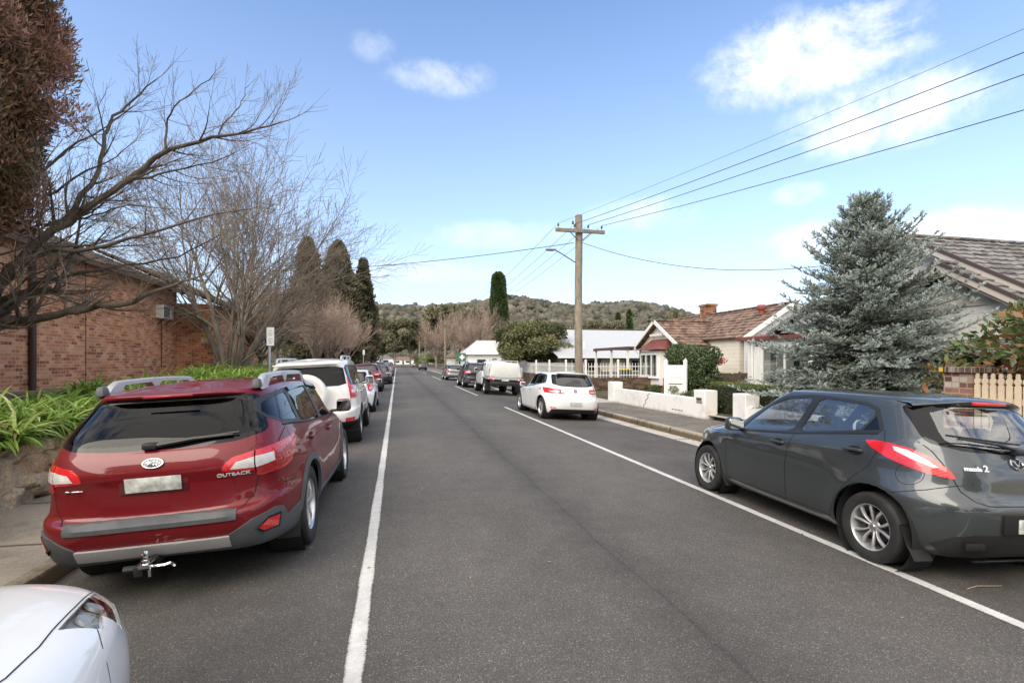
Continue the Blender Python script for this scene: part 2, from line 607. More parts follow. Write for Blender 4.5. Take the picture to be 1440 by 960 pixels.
    def part(s, tags, name, mats, parent, off=0.0, skirt=0.0, skirt_mi=0):
        if isinstance(tags, str): tags = (tags,)
        tags = set(tags)
        idx = {}; V, N, F = [], [], []
        cnt = {}
        for i, f in enumerate(s.F):
            if s.T[i] not in tags: continue
            g = []
            for v in f:
                if v not in idx:
                    idx[v] = len(V); p, n = s.P[v], s.N[v]
                    V.append((p[0] + n[0] * off, p[1] + n[1] * off, p[2] + n[2] * off)); N.append(n)
                g.append(idx[v])
            # drop repeated vertices
            g = [g[k] for k in range(len(g)) if g[k] != g[k - 1]]
            if len(g) < 3: continue
            F.append(g)
            for k in range(len(g)):
                e = (g[k], g[(k + 1) % len(g)]); cnt[e] = cnt.get(e, 0) + 1
        if not F: return None
        mi = [0] * len(F); NF = len(F)
        if skirt:
            bd = [e for e in cnt if (e[1], e[0]) not in cnt]
            for a, b in bd:
                k = len(V)
                for q in (a, b):
                    n = N[q]; V.append(tuple(V[q][c] - n[c] * skirt for c in range(3))); N.append(None)
                F.append([b, a, k, k + 1]); mi.append(skirt_mi)
        me = bpy.data.meshes.new(name); me.from_pydata(V, [], F)
        for m in (mats if isinstance(mats, (list, tuple)) else [mats]): me.materials.append(m)
        me.polygons.foreach_set('material_index', mi)
        me.polygons.foreach_set('use_smooth', [i < NF for i in range(len(F))])
        me.update()
        ln = []
        for i, p in enumerate(me.polygons):
            pn = tuple(p.normal)
            for v in p.vertices:
                ln.append(tuple(N[v]) if i < NF and N[v] is not None else pn)
        me.normals_split_custom_set(ln)
        return link(name, me, parent)


def LV(*rows):
    """rows: (zf, zsf, zsr, zr, xf, xr, w, nf, nr, arc)"""
    return [dict(zip(Skin.COLS, r)) for r in rows]


# ------------------------------------------------------------------ wheels
def wheel(parent, pos, Rt, wid, Rr, style, side, steer=0.0, lod=0):
    """wheel (brake disc and back plate) > tyre, rim; local Z is the axle, pointing outwards"""
    T = Matrix.Translation(pos) @ Matrix.Rotation(steer, 4, 'Z') @ Matrix.Rotation(-math.pi / 2 * side, 4, 'X')
    n = 40 if lod == 0 else 20
    mb = MB()
    mb.lathe([(0.001, -0.06), (Rr * 0.92, -0.06), (Rr * 0.95, -wid * 0.5)], n, 0)
    mb.lathe([(0.001, -0.012), (Rr * 0.62, -0.012), (Rr * 0.64, -0.03)], n, 1)
    w = mb.build('wheel', [M['liner'], M['dark_alloy']], parent)
    w.matrix_local = T
    t = MB(); h = wid / 2
    prof = [(Rr - 0.004, -h * 0.86), (Rr + 0.02, -h * 0.97), (Rt * 0.90, -h), (Rt * 0.965, -h * 0.93), (Rt * 0.99, -h * 0.78)]
    nr = 4
    for k in range(nr):
        c = -h * 0.62 + k * (h * 1.24 / (nr - 1))
        prof += [(Rt, c - h * 0.16), (Rt, c - h * 0.05), (Rt - 0.009, c - h * 0.045), (Rt - 0.009, c + h * 0.045), (Rt, c + h * 0.05)] if k in (0, 1, 2, 3) else []
    prof += [(Rt * 0.99, h * 0.78), (Rt * 0.965, h * 0.93), (Rt * 0.93, h * 0.985), (Rt * 0.90, h), (Rt * 0.84, h * 1.0), (Rr + 0.025, h * 0.985), (Rr + 0.006, h * 0.9), (Rr - 0.004, h * 0.84)]
    t.lathe(prof, 56 if lod == 0 else 24, 0)
    t.build('tyre', M['tyre'], w, 35)
    r = MB(); o = h * 0.80
    r.lathe([(Rr * 0.97, -h * 0.7), (Rr * 0.93, 0.0), (Rr * 0.93, o - 0.015), (Rr * 0.955, o), (Rr * 0.99, o + 0.008), (Rr * 1.01, o), (Rr * 1.01, o - 0.02)], n, 1)
    hub = Rr * 0.20

    def spoke(a, w0, w1, z0, z1, bend=0.0, mi=1, th=0.022, r0=hub * 0.7, r1=Rr * 0.955):
        c, sn = math.cos(a), math.sin(a); rows = []
        for k in range(7):
            u = k / 6; rr = r0 + (r1 - r0) * u; ww = w0 + (w1 - w0) * u
            sh = bend * math.sin(u * math.pi); zz = z0 + (z1 - z0) * u + 0.012 * math.sin(u * math.pi)
            pr = []
            for (dx, dz) in ((-1, -th), (-0.85, -0.003), (-0.5, 0), (0.5, 0), (0.85, -0.003), (1, -th)):
                y = sh + dx * ww / 2
                pr.append((c * rr - sn * y, sn * rr + c * y, zz + dz))
            rows.append(pr)
        r.grid(rows, mi, True, closed=True)
    zo, zi = o - 0.012, o - 0.035
    if style == 'pairs':            # five pairs of bowed spokes (plastic cover)
        for k in range(5):
            a = 2 * math.pi * k / 5 + 0.1
            for sg in (-1, 1):
                spoke(a + sg * 0.27, 0.013, 0.030, zi, zo, sg * 0.012, 1)
                spoke(a + sg * 0.27, 0.005, 0.012, zi - 0.010, zo - 0.012, sg * 0.03, 0)
        r.lathe([(hub * 1.55, zi - 0.012), (hub * 1.35, zi + 0.0), (hub * 0.9, zi + 0.004), (0.001, zi + 0.008)], n, 1)
        r.lathe([(hub * 0.7, zi + 0.012), (hub * 0.6, zi + 0.016), (0.001, zi + 0.017)], 20, 2)
        for k in range(5):
            a = 2 * math.pi * k / 5 + 0.1 + math.pi / 5
            r.lathe([(0.011, zi - 0.02), (0.011, zi + 0.0), (0.001, zi + 0.002)], 8, 2, Matrix.Translation((math.cos(a) * hub * 1.9, math.sin(a) * hub * 1.9, 0)))
        mats = [M['dark_alloy'], M['alloy_dull'], M['chrome']]
    elif style == 'split':          # five split machined spokes
        for k in range(5):
            a = 2 * math.pi * k / 5 + 0.2
            for sg in (-1, 1):
                spoke(a + sg * 0.15, 0.030, 0.040, zi + 0.01, zo, sg * -0.004, 1)
            spoke(a, 0.05, 0.03, zi - 0.012, zo - 0.02, 0, 0)
        r.lathe([(hub, zi - 0.01), (hub * 0.9, zi + 0.01), (hub * 0.5, zi + 0.014), (0.001, zi + 0.014)], n, 1)
        mats = [M['dark_alloy'], M['alloy'], M['chrome']]
    else:
        ns = 7 if style == 'seven' else 6
        for k in range(ns):
            spoke(2 * math.pi * k / ns, 0.05, 0.045, zi, zo, 0.0, 1)
        r.lathe([(hub, zi - 0.01), (hub * 0.9, zi + 0.01), (0.001, zi + 0.016)], n, 1)
        mats = [M['dark_alloy'], M['alloy'], M['chrome']]
    r.build('rim', mats, w, 35)
    return w


def text_mesh(txt, size, extrude=0.003, bold=0.0, shear=0.0, sx=1.0):
    cu = bpy.data.curves.new('lettering', 'FONT'); cu.body = txt; cu.size = size; cu.extrude = extrude
    cu.align_x = 'CENTER'; cu.align_y = 'CENTER'; cu.offset = bold; cu.shear = shear
    o = bpy.data.objects.new('lettering', cu); COL.objects.link(o)
    dg = bpy.context.evaluated_depsgraph_get()
    me = bpy.data.meshes.new_from_object(o.evaluated_get(dg))
    bpy.data.objects.remove(o)
    if sx != 1.0:
        for v in me.vertices: v.co.x *= sx
    return me


def lettering(name, txt, size, material, parent, M4, extrude=0.003, bold=0.0, shear=0.0, sx=1.0, skin=None, lift=0.007):
    me = text_mesh(txt, size, extrude, bold, shear, sx); me.materials.clear(); me.materials.append(material)
    if skin:                       # lay the letters on the curved panel
        for v in me.vertices:
            p = M4 @ Vector((v.co.x, v.co.y, 0)); q, n = skin.hit('B', p.y, p.z)
            if q is not None: v.co = M4.inverted() @ (q + n * (v.co.z + lift))
    o = link(name, me, parent); o.matrix_local = M4
    return o


def arch(skin, wx, wz, Rh, tags=('body',), clad=None):
    """cut both wheel openings of one axle; clad = (width) of a plastic lip cut first"""
    if clad:
        skin.both(circle(wx, wz, Rh + clad, 32), 'clad', tags)
        skin.both(circle(wx, wz, Rh, 32), 'hole', tags + ('clad_l', 'clad_r'))
    else:
        skin.both(circle(wx, wz, Rh, 32), 'hole', tags)


def wells(parent, wx, wz, Rh, w):
    for sg in (-1, 1):
        mb = MB()
        T = Matrix.Translation((wx, sg * (w - 0.33), wz)) @ Matrix.Rotation(-math.pi / 2 * sg, 4, 'X')
        mb.lathe([(0.001, 0), (Rh - 0.03, 0), (Rh + 0.004, 0.05), (Rh + 0.004, 0.30)], 32, 0, T)
        mb.build('wheel_liner', M['liner'], parent)


def seats(parent, xs=(0.15, -0.75), w=0.52, zb=0.55, zt=1.18, yo=0.37, mat_=None, dash=0.85, wheel_side=-1):
    mb = MB()
    for x in xs:
        for y in ((-yo, yo) if x == xs[0] else (-yo, 0, yo)):
            ww = w if x == xs[0] else w * 0.75
            mb.rbox((x, y, zb - 0.08), (0.5, ww, 0.16), 0.05, 2)
            Tm = Matrix.Translation((x - 0.28, y, zb + 0.25)) @ Matrix.Rotation(R(-12), 4, 'Y')
            mb.rbox((0, 0, 0), (0.13, ww, 0.62), 0.06, 2, 0, Tm)
            Th = Matrix.Translation((x - 0.37, y, zt - 0.08)) @ Matrix.Rotation(R(-8), 4, 'Y')
            mb.rbox((0, 0, 0), (0.10, 0.27, 0.19), 0.045, 2, 0, Th)
    o = mb.build('seats', mat_ or M['seat'], parent)
    d = MB(); d.rbox((dash, 0, zb + 0.27), (0.35, 1.3, 0.24), 0.06, 2)
    d.rbox((-0.1, 0, 0.36), (2.6, 1.25, 0.06), 0.02, 1)
    d.build('dashboard', M['cabin'], parent)
    st = MB(); Tm = Matrix.Translation((dash - 0.28, wheel_side * yo, zb + 0.33)) @ Matrix.Rotation(R(65), 4, 'Y')
    pts = [Tm @ Vector((0.18 * math.cos(a), 0.18 * math.sin(a), 0)) for a in np.linspace(0, 2 * math.pi, 21)]
    st.tube(pts, 0.015, 6, 0, False)
    st.build('steering_wheel', M['cabin'], parent)


def mirror(parent, x, y, z, sg, paint_, w=0.20, h=0.14, d=0.10):
    mb = MB()
    mb.rbox((x, sg * (y + w / 2 + 0.05), z), (d, w, h), 0.04, 3, 0, taper=(0.8, 0.92))
    mb.rbox((x + 0.01, sg * (y + 0.03), z - h * 0.38), (0.05, 0.12, 0.035), 0.012, 1, 1)
    o = mb.build('side_mirror', [paint_, M['black']], parent)
    g = MB(); g.rbox((x - d / 2 - 0.001, sg * (y + w / 2 + 0.05), z), (0.006, w * 0.84, h * 0.78), 0.003, 1)
    g.build('mirror_glass', M['mirror'], o)
    return o


def handle(parent, skin, proj, x, z, m_, L=0.2):
    T = skin.frame(proj, x, z)
    mb = MB(); mb.rbox((0, 0, 0.022), (L, 0.032, 0.022), 0.01, 2, 0, T)
    for sg in (-1, 1): mb.rbox((sg * L * 0.42, 0, 0.008), (0.035, 0.028, 0.03), 0.008, 1, 0, T)
    Tc = T @ Matrix.Diagonal((1, 1, 0.12, 1))
    mb.lathe([(0.052, 0.012), (0.049, 0.02), (0.001, 0.012)], 16, 1, T @ Matrix.Translation((L * 0.08, 0, -0.011)) @ Matrix.Diagonal((1.5, 0.75, 1, 1)))
    return mb.build('handle', [m_, M['gap']], parent)


def place(o, x, y, yaw=0.0, length=None, tr=0.76):
    """stand a car on the cambered road: roll from the road's own cross fall"""
    zl, zr_ = zroad(x - tr), zroad(x + tr)
    roll = math.atan2(zr_ - zl, 2 * tr)
    o.location = (x, y, (zl + zr_) / 2)
    # nose (+X) points to world +Y; roll about the nose axis
    o.rotation_euler = (Matrix.Rotation(math.pi / 2 + yaw, 4, 'Z') @ Matrix.Rotation(-roll, 4, 'X')).to_euler()
    return o
# ------------------------------------------------------------------ dark grey hatchback (near right)
def hatchback(root, paint_, S=(1, 1, 1), wb=2.49, Rt=0.2925, style='pairs', hero=True, gl='glass_clear', lampset='swept', sub=None, ncol=None):
    """five-door hatchback; S scales length / width / height for other small cars"""
    lv = LV(
        (0.17, 0.17, 0.17, 0.20, 1.80, -1.70, 0.70, 3.4, 5.5, 0),
        (0.20, 0.20, 0.20, 0.23, 1.93, -1.79, 0.775, 3.3, 5.2, 0),
        (0.30, 0.30, 0.30, 0.32, 2.00, -1.85, 0.818, 3.2, 5.0, 0),
        (0.46, 0.46, 0.46, 0.46, 2.02, -1.885, 0.836, 3.2, 4.8, 0),
        (0.58, 0.59, 0.60, 0.58, 2.01, -1.89, 0.844, 3.2, 4.6, 0),
        (0.62, 0.66, 0.67, 0.635, 1.985, -1.868, 0.8475, 3.2, 4.4, 0),
        (0.66, 0.74, 0.77, 0.68, 1.95, -1.815, 0.846, 3.2, 4.2, 0),
        (0.72, 0.79, 0.90, 0.80, 1.90, -1.79, 0.838, 3.2, 4.0, 0),
        (0.80, 0.82, 0.98, 0.92, 1.72, -1.745, 0.820, 3.2, 4.0, 0),
        (0.90, 0.86, 1.045, 1.00, 1.35, -1.70, 0.790, 3.4, 4.4, 0),
        (0.965, 0.90, 1.085, 1.06, 1.05, -1.665, 0.760, 3.6, 4.8, 0),
        (1.11, 1.10, 1.20, 1.19, 0.68, -1.57, 0.700, 3.6, 5.2, 0),
        (1.30, 1.30, 1.335, 1.345, 0.24, -1.46, 0.640, 4.2, 5.4, 0.0),
        (1.365, 1.362, 1.375, 1.375, 0.06, -1.475, 0.610, 4.6, 5.0, 0.005),
        (1.395, 1.392, 1.395, 1.398, -0.06, -1.46, 0.570, 4.6, 4.6, 0.012),
    )
    sx, sy, sz = S
    for l in lv:
        for k in ('zf', 'zsf', 'zsr', 'zr'): l[k] *= sz
        l['xf'] *= sx; l['xr'] *= sx; l['w'] *= sy
    ax = wb / 2
    Rh = Rt + 0.062
    sk = Skin(lv, sub or [3, 2, 3, 2, 2, 2, 3, 3, 3, 2, 5, 6, 3, 2], ncol or 120,
              flare=[(ax, Rt, Rh, 0.018, 0.10), (-ax, Rt, Rh, 0.026, 0.12)], roof=(0.040 * sz, 7))
    P = lambda pts: [(x * sx, z * sz) for x, z in pts]
    Q = lambda pts: [(y * sy, z * sz) for y, z in pts]
    arch(sk, ax, Rt, Rh)
    arch(sk, -ax, Rt, Rh + 0.012)
    dlo = P([(0.80, 0.885), (0.62, 1.02), (0.30, 1.235), (0.02, 1.330), (-0.38, 1.372), (-0.98, 1.345), (-1.12, 1.300), (-1.235, 1.12), (-1.20, 1.085), (-0.3, 0.962), (0.62, 0.875)])
    sk.both(smooth_poly(dlo, 1, 0.12), 'trim')
    gf = P([(0.60, 0.895), (0.53, 1.00), (0.27, 1.195), (0.0, 1.298), (-0.365, 1.343), (-0.235, 0.975)])
    gr = P([(-0.33, 0.985), (-0.46, 1.342), (-0.96, 1.317), (-1.085, 1.275), (-1.10, 1.22), (-1.02, 1.085)])
    gq = P([(-1.055, 1.09), (-1.125, 1.225), (-1.195, 1.115)])
    for sg in 'lr':
        pr = 'L' if sg == 'l' else 'R'
        sk.cut(smooth_poly(gf, 1, 0.1), pr, 'gf_' + sg, ('trim_' + sg,))
        sk.cut(smooth_poly(gr, 1, 0.1), pr, 'gr_' + sg, ('trim_' + sg,))
        sk.cut(gq, pr, 'gq_' + sg, ('trim_' + sg,))
    # rear and front screens
    rw = Q([(-0.535, 1.362), (0.535, 1.362), (0.575, 1.32), (0.615, 1.085), (0.59, 1.05), (0.40, 1.008), (0, 0.995), (-0.40, 1.008), (-0.59, 1.05), (-0.615, 1.085), (-0.575, 1.32)])
    sk.cut(smooth_poly(rw, 1, 0.15), 'B', 'frit', ('body',))
    sk.cut(smooth_poly(Q([(-0.46, 1.345), (0.46, 1.345), (0.52, 1.10), (0.46, 1.05), (0, 1.025), (-0.46, 1.05), (-0.52, 1.10)]), 1, 0.2), 'B', 'rg', ('frit',))
    sk.cut(smooth_poly(Q([(-0.55, 1.30), (0.55, 1.30), (0.70, 0.985), (0, 0.985), (-0.70, 0.985)]), 1, 0.12), 'F', 'ws', ('body',))
    # lamps
    if lampset == 'swept':
        lp = [(1.12, 1.015), (1.09, 0.965), (1.00, 0.905), (0.88, 0.86), (0.74, 0.825), (0.565, 0.80), (0.55, 0.815), (0.58, 0.87), (0.68, 0.955), (0.79, 1.005), (0.92, 1.022), (1.04, 1.025)]
        lp = [(a * (sx + sy) / 2, b * sz) for a, b in lp]
        sk.wrap2(smooth_poly(lp, 1, 0.12), 'tl')
        cl = [(0.90, 1.0), (0.80, 0.985), (0.70, 0.925), (0.645, 0.875), (0.68, 0.875), (0.80, 0.915), (0.90, 0.965)]
        sk.wrap2([(a * (sx + sy) / 2, b * sz) for a, b in cl], 'tc', onl=('tl_l',), onr=('tl_r',))
    elif lampset == 'wide':         # wide low lamps
        lp = [(0.40, 0.93), (0.41, 0.81), (0.62, 0.795), (0.95, 0.80), (1.03, 0.83), (1.12, 0.95), (0.8, 0.945)]
        sk.wrap2(smooth_poly([(a * (sx + sy) / 2, b * sz) for a, b in lp], 1, 0.12), 'tl')
        cl = [(0.45, 0.87), (0.45, 0.835), (0.72, 0.83), (0.80, 0.865)]
        sk.wrap2([(a * (sx + sy) / 2, b * sz) for a, b in cl], 'tc', onl=('tl_l',), onr=('tl_r',))
    else:                           # upright lamps
        lp = [(0.60, 1.03), (0.66, 0.72), (0.80, 0.70), (1.02, 0.80), (1.02, 0.92), (0.86, 1.05)]
        sk.wrap2(smooth_poly([(a * (sx + sy) / 2, b * sz) for a, b in lp], 1, 0.15), 'tl')
        cl = [(0.72, 0.84), (0.72, 0.78), (0.86, 0.78), (0.88, 0.84)]
        sk.wrap2([(a * (sx + sy) / 2, b * sz) for a, b in cl], 'tc', onl=('tl_l',), onr=('tl_r',))
    hl = [(1.96, 0.62), (1.9, 0.80), (1.40, 0.85), (1.55, 0.70)]
    sk.both(smooth_poly(P(hl), 1, 0.15), 'hl')
    # lower rear valance
    if lampset == 'swept':
        va = [(-0.62, 0.22), (-0.70, 0.30), (-0.62, 0.38), (-0.5, 0.415), (-0.36, 0.42), (0.36, 0.42), (0.5, 0.415), (0.62, 0.38), (0.70, 0.30), (0.62, 0.22)]
    else:
        va = [(-0.70, 0.20), (-0.66, 0.335), (-0.5, 0.345), (0.5, 0.345), (0.66, 0.335), (0.70, 0.20)]
    sk.cut(Q(va), 'B', 'val')
    # doors and tailgate
    d1 = P([(0.80, 0.84), (0.835, 0.70), (0.83, 0.45), (0.80, 0.27), (-0.24, 0.27), (-0.235, 0.62), (-0.27, 0.83), (-0.31, 0.96), (-0.45, 1.39), (0.0, 1.36), (0.62, 1.05)])
    d2 = P([(-0.24, 0.27), (-0.235, 0.62), (-0.27, 0.83), (-0.31, 0.96), (-0.45, 1.39), (-1.1, 1.365), (-1.24, 1.12), (-1.275, 1.03), (-1.20, 0.80), (-1.05, 0.65), (-0.90, 0.45), (-0.83, 0.27)])
    for sg, pr in (('l', 'L'), ('r', 'R')):
        sk.cut(d1, pr, 'd1_' + sg, ('body',)); sk.cut(d2, pr, 'd2_' + sg, ('body',))
    tg = Q([(-0.62, 1.37), (0.62, 1.37), (0.64, 1.06), (0.60, 0.99), (0.555, 0.81), (0.53, 0.72), (0.48, 0.655), (0.40, 0.632), (-0.40, 0.632), (-0.48, 0.655), (-0.53, 0.72), (-0.555, 0.81), (-0.60, 0.99), (-0.64, 1.06)])
    sk.cut(tg, 'B', 'tg', ('body',))
    # ---- build the parts
    body = sk.part(('body',), 'body', paint_, root, 0, 0.012)
    sk.part(('under',), 'underbody', M['liner'], root)
    G = MB()
    for pr in 'LR':
        for pl in (d1[:8], P([(-0.24, 0.27), (-0.235, 0.62), (-0.27, 0.83), (-0.31, 0.96)]), d2[6:], P([(0.80, 0.27), (-0.83, 0.27)]),
                   P([(1.30, 0.80), (0.80, 0.835)]), P([(1.02, 0.845), (1.2, 0.66), (1.22, 0.64)]), P([(-1.42, 0.63), (-1.62, 0.70), (-1.80, 0.79)])):
            sk.ribbon(G, pl, pr)
        sk.ribbon(G, P([(0.62, 0.872), (-0.3, 0.958), (-1.2, 1.082)]), pr, 0.012, 0.003)
    sk.ribbon(G, tg[2:12] + tg[12:], 'B', 0.007)
    if lampset == 'swept':
        sk.ribbon(G, circle(-1.50 * sx, 0.80 * sz, 0.085, 26) + [(-1.415 * sx, 0.80 * sz)], 'L', 0.004)
    G.build('panel_gap', M['gap'], body)
    for k, (nm, gl_) in enumerate((('d1', 'gf'), ('d2', 'gr'))):
        for sg, pr in (('l', 'L'), ('r', 'R')):
            d = sk.part((nm + '_' + sg,), 'door', paint_, root, 0, 0.012)
            if d is None: continue
            sk.part((gl_ + '_' + sg,), 'window', M[gl], d, -0.004)
            hx, hz = (-0.115, 0.845) if k == 0 else (-1.04, 0.915)
            handle(d, sk, pr, hx * sx, hz * sz, paint_, 0.19)
    for sg in 'lr': sk.part('trim_' + sg, 'window_frame', M['black'], root, 0.001, 0.02)
    for sg in 'lr': sk.part('gq_' + sg, 'quarter_window', M['glass_dark'], root, -0.003)
    tgo = sk.part(('tg',), 'tailgate', paint_, root, 0, 0.012)
    sk.part(('frit',), 'rear_window_surround', M['gloss_black'], tgo, -0.001)
    sk.part(('rg',), 'rear_window', M[gl], tgo, -0.003)
    sk.part(('ws',), 'windscreen', M[gl], root, -0.002)
    for sg in 'lr':
        l = sk.part(('tl_' + sg,), 'tail_lamp', M['lamp_red'], root, 0.006, 0.02)
        sk.part(('tc_' + sg,), 'reversing_lamp', M['lamp_clear'], l, 0.007, 0.02)
        sk.part(('hl_' + sg,), 'headlamp', M['lamp_head'], root, 0.004, 0.02)
    sk.part(('val',), 'rear_valance', M['black'], root, 0.004, 0.02)
    wells(root, ax, Rt, Rh, 0.82 * sy); wells(root, -ax, Rt, Rh + 0.012, 0.83 * sy)
    tw = 0.195
    for x in (ax, -ax):
        for sg in (1, -1):
            wheel(root, (x, sg * (0.828 * sy - tw / 2), Rt), Rt, tw, Rt * 0.665, style, sg, 0, 0 if hero else 1)
    for sg in (1, -1): mirror(root, 0.56 * sx, 0.755 * sy, 0.955 * sz, sg, paint_, 0.21, 0.155, 0.12)
    seats(root, (0.10 * sx, -0.80 * sx), 0.48, 0.52, 1.13 * sz, 0.35, dash=0.80 * sx)
    return sk, tgo, body


def mazda():
    root = empty('parked_hatchback')
    tag(root, 'dark grey five-door hatchback parked at the right kerb, its left wheels on the white line', 'car')
    sk, tg, body = hatchback(root, M['grey_paint'])
    # tailgate fittings
    m = MB()
    p = [Vector((-1.735, -0.02, 1.035)), Vector((-1.72, 0.15, 1.075)), Vector((-1.695, 0.50, 1.115))]
    m.tube(p, [0.016, 0.013, 0.008], 6); m.rbox((-1.735, -0.03, 1.02), (0.07, 0.09, 0.05), 0.015, 2)
    m.tube([Vector((-1.705, -0.08, 1.075)), Vector((-1.69, 0.2, 1.10)), Vector((-1.665, 0.58, 1.135))], 0.008, 5)
    m.build('rear_wiper', M['black'], tg)
    m = MB(); T = sk.frame('B', 0, 0.93)
    m.lathe([(0.053, 0.003), (0.056, 0.010), (0.047, 0.013), (0.044, 0.008)], 32, 0, T @ Matrix.Diagonal((1.15, 0.92, 1, 1)))
    for sg in (-1, 1):
        m.tube([T @ Vector((sg * x, y, 0.008)) for x, y in ((0.0, -0.022), (0.020, 0.008), (0.036, 0.018), (0.056, 0.014))], [0.006, 0.007, 0.007, 0.004], 6)
    m.build('badge', M['badge'], tg)
    T = sk.frame('B', 0.385, 0.885)
    lettering('lettering', 'mazda', 0.046, M['letter'], tg, T @ Matrix.Translation((-0.028, 0, 0.0)), 0.003, 0.002, sx=1.1, skin=sk)
    lettering('lettering', '2', 0.068, M['letter'], tg, T @ Matrix.Translation((0.075, 0.005, 0.0)), 0.003, 0.002, sx=1.15, skin=sk)
    # spoiler with high lamp
    rows = []
    for y in np.linspace(-0.56, 0.56, 15):
        k = 1 - (abs(y) / 0.58) ** 4
        xe = -1.46 - 0.07 * k + 0.10 * (y / 0.56) ** 2; zt = 1.425 - 0.055 * (y / 0.56) ** 2
        rows.append([(-1.20, y, zt + 0.008), (-1.33, y, zt + 0.010 * k - 0.005), (xe + 0.02, y, zt - 0.012), (xe, y, zt - 0.026), (xe + 0.012, y, zt - 0.042), (xe + 0.10, y, zt - 0.05), (-1.2, y, zt - 0.03)])
    m = MB(); m.grid(rows, 0, True, closed=True)
    so = m.build('spoiler', M['grey_paint'], tg, 60)
    m = MB(); m.rbox((-1.532, 0, 1.383), (0.012, 0.34, 0.026), 0.005, 2)
    m.build('brake_light', M['lamp_red'], so)
    m = MB(); m.lathe([(0.014, 0), (0.012, 0.02), (0.001, 0.022)], 10, 0, Matrix.Translation((-1.50, 0.28, 1.365)) @ Matrix.Rotation(R(-110), 4, 'Y'))
    m.build('washer_nozzle', M['black'], so)
    # plate in its recess
    m = MB(); m.rbox((-1.892, 0, 0.50), (0.02, 0.62, 0.15), 0.006, 2); m.build('plate_recess', M['gap'], root)
    m = MB(); m.rbox((-1.906, 0, 0.49), (0.008, 0.372, 0.105), 0.003, 2)
    m.build('number_plate', M['plate'], root)
    m = MB()
    m.rbox((-1.905, 0, 0.243), (0.03, 1.2, 0.016), 0.006, 2)
    m.build('bumper_trim', M['gloss_black'], root)
    for sg in (1, -1):
        m = MB(); m.rbox((-1.845, sg * 0.50, 0.325), (0.03, 0.17, 0.055), 0.012, 2); m.build('reflector', M['gap'], root)
        # mud flaps behind every wheel
        for x in (0.925, -1.55):
            m = MB(); w = 0.815
            rows = [[(x + 0.03 - 0.00, sg * (w - 0.17), 0.40), (x + 0.03, sg * w, 0.40), (x + 0.015, sg * (w + 0.014), 0.39), (x + 0.01, sg * (w - 0.17), 0.39)],
                    [(x - 0.03, sg * (w - 0.17), 0.26), (x - 0.03, sg * w, 0.26), (x - 0.045, sg * (w + 0.012), 0.255), (x - 0.045, sg * (w - 0.17), 0.255)],
                    [(x - 0.09, sg * (w - 0.17), 0.155), (x - 0.09, sg * (w - 0.01), 0.155), (x - 0.105, sg * (w - 0.0), 0.155), (x - 0.105, sg * (w - 0.17), 0.155)]]
            m.grid(rows, 0, True, closed=True); m.build('mud_flap', M['black'], root)
    m = MB(); m.tube([(-0.55, -0.1, 1.47), (-0.95, -0.1, 1.62)] if False else [(0.02, 0, 1.43), (-0.10, 0, 1.56)], [0.006, 0.003], 5); m.build('aerial', M['black'], root)
    place(root, 4.78, 4.80, R(-2.3))
    return root



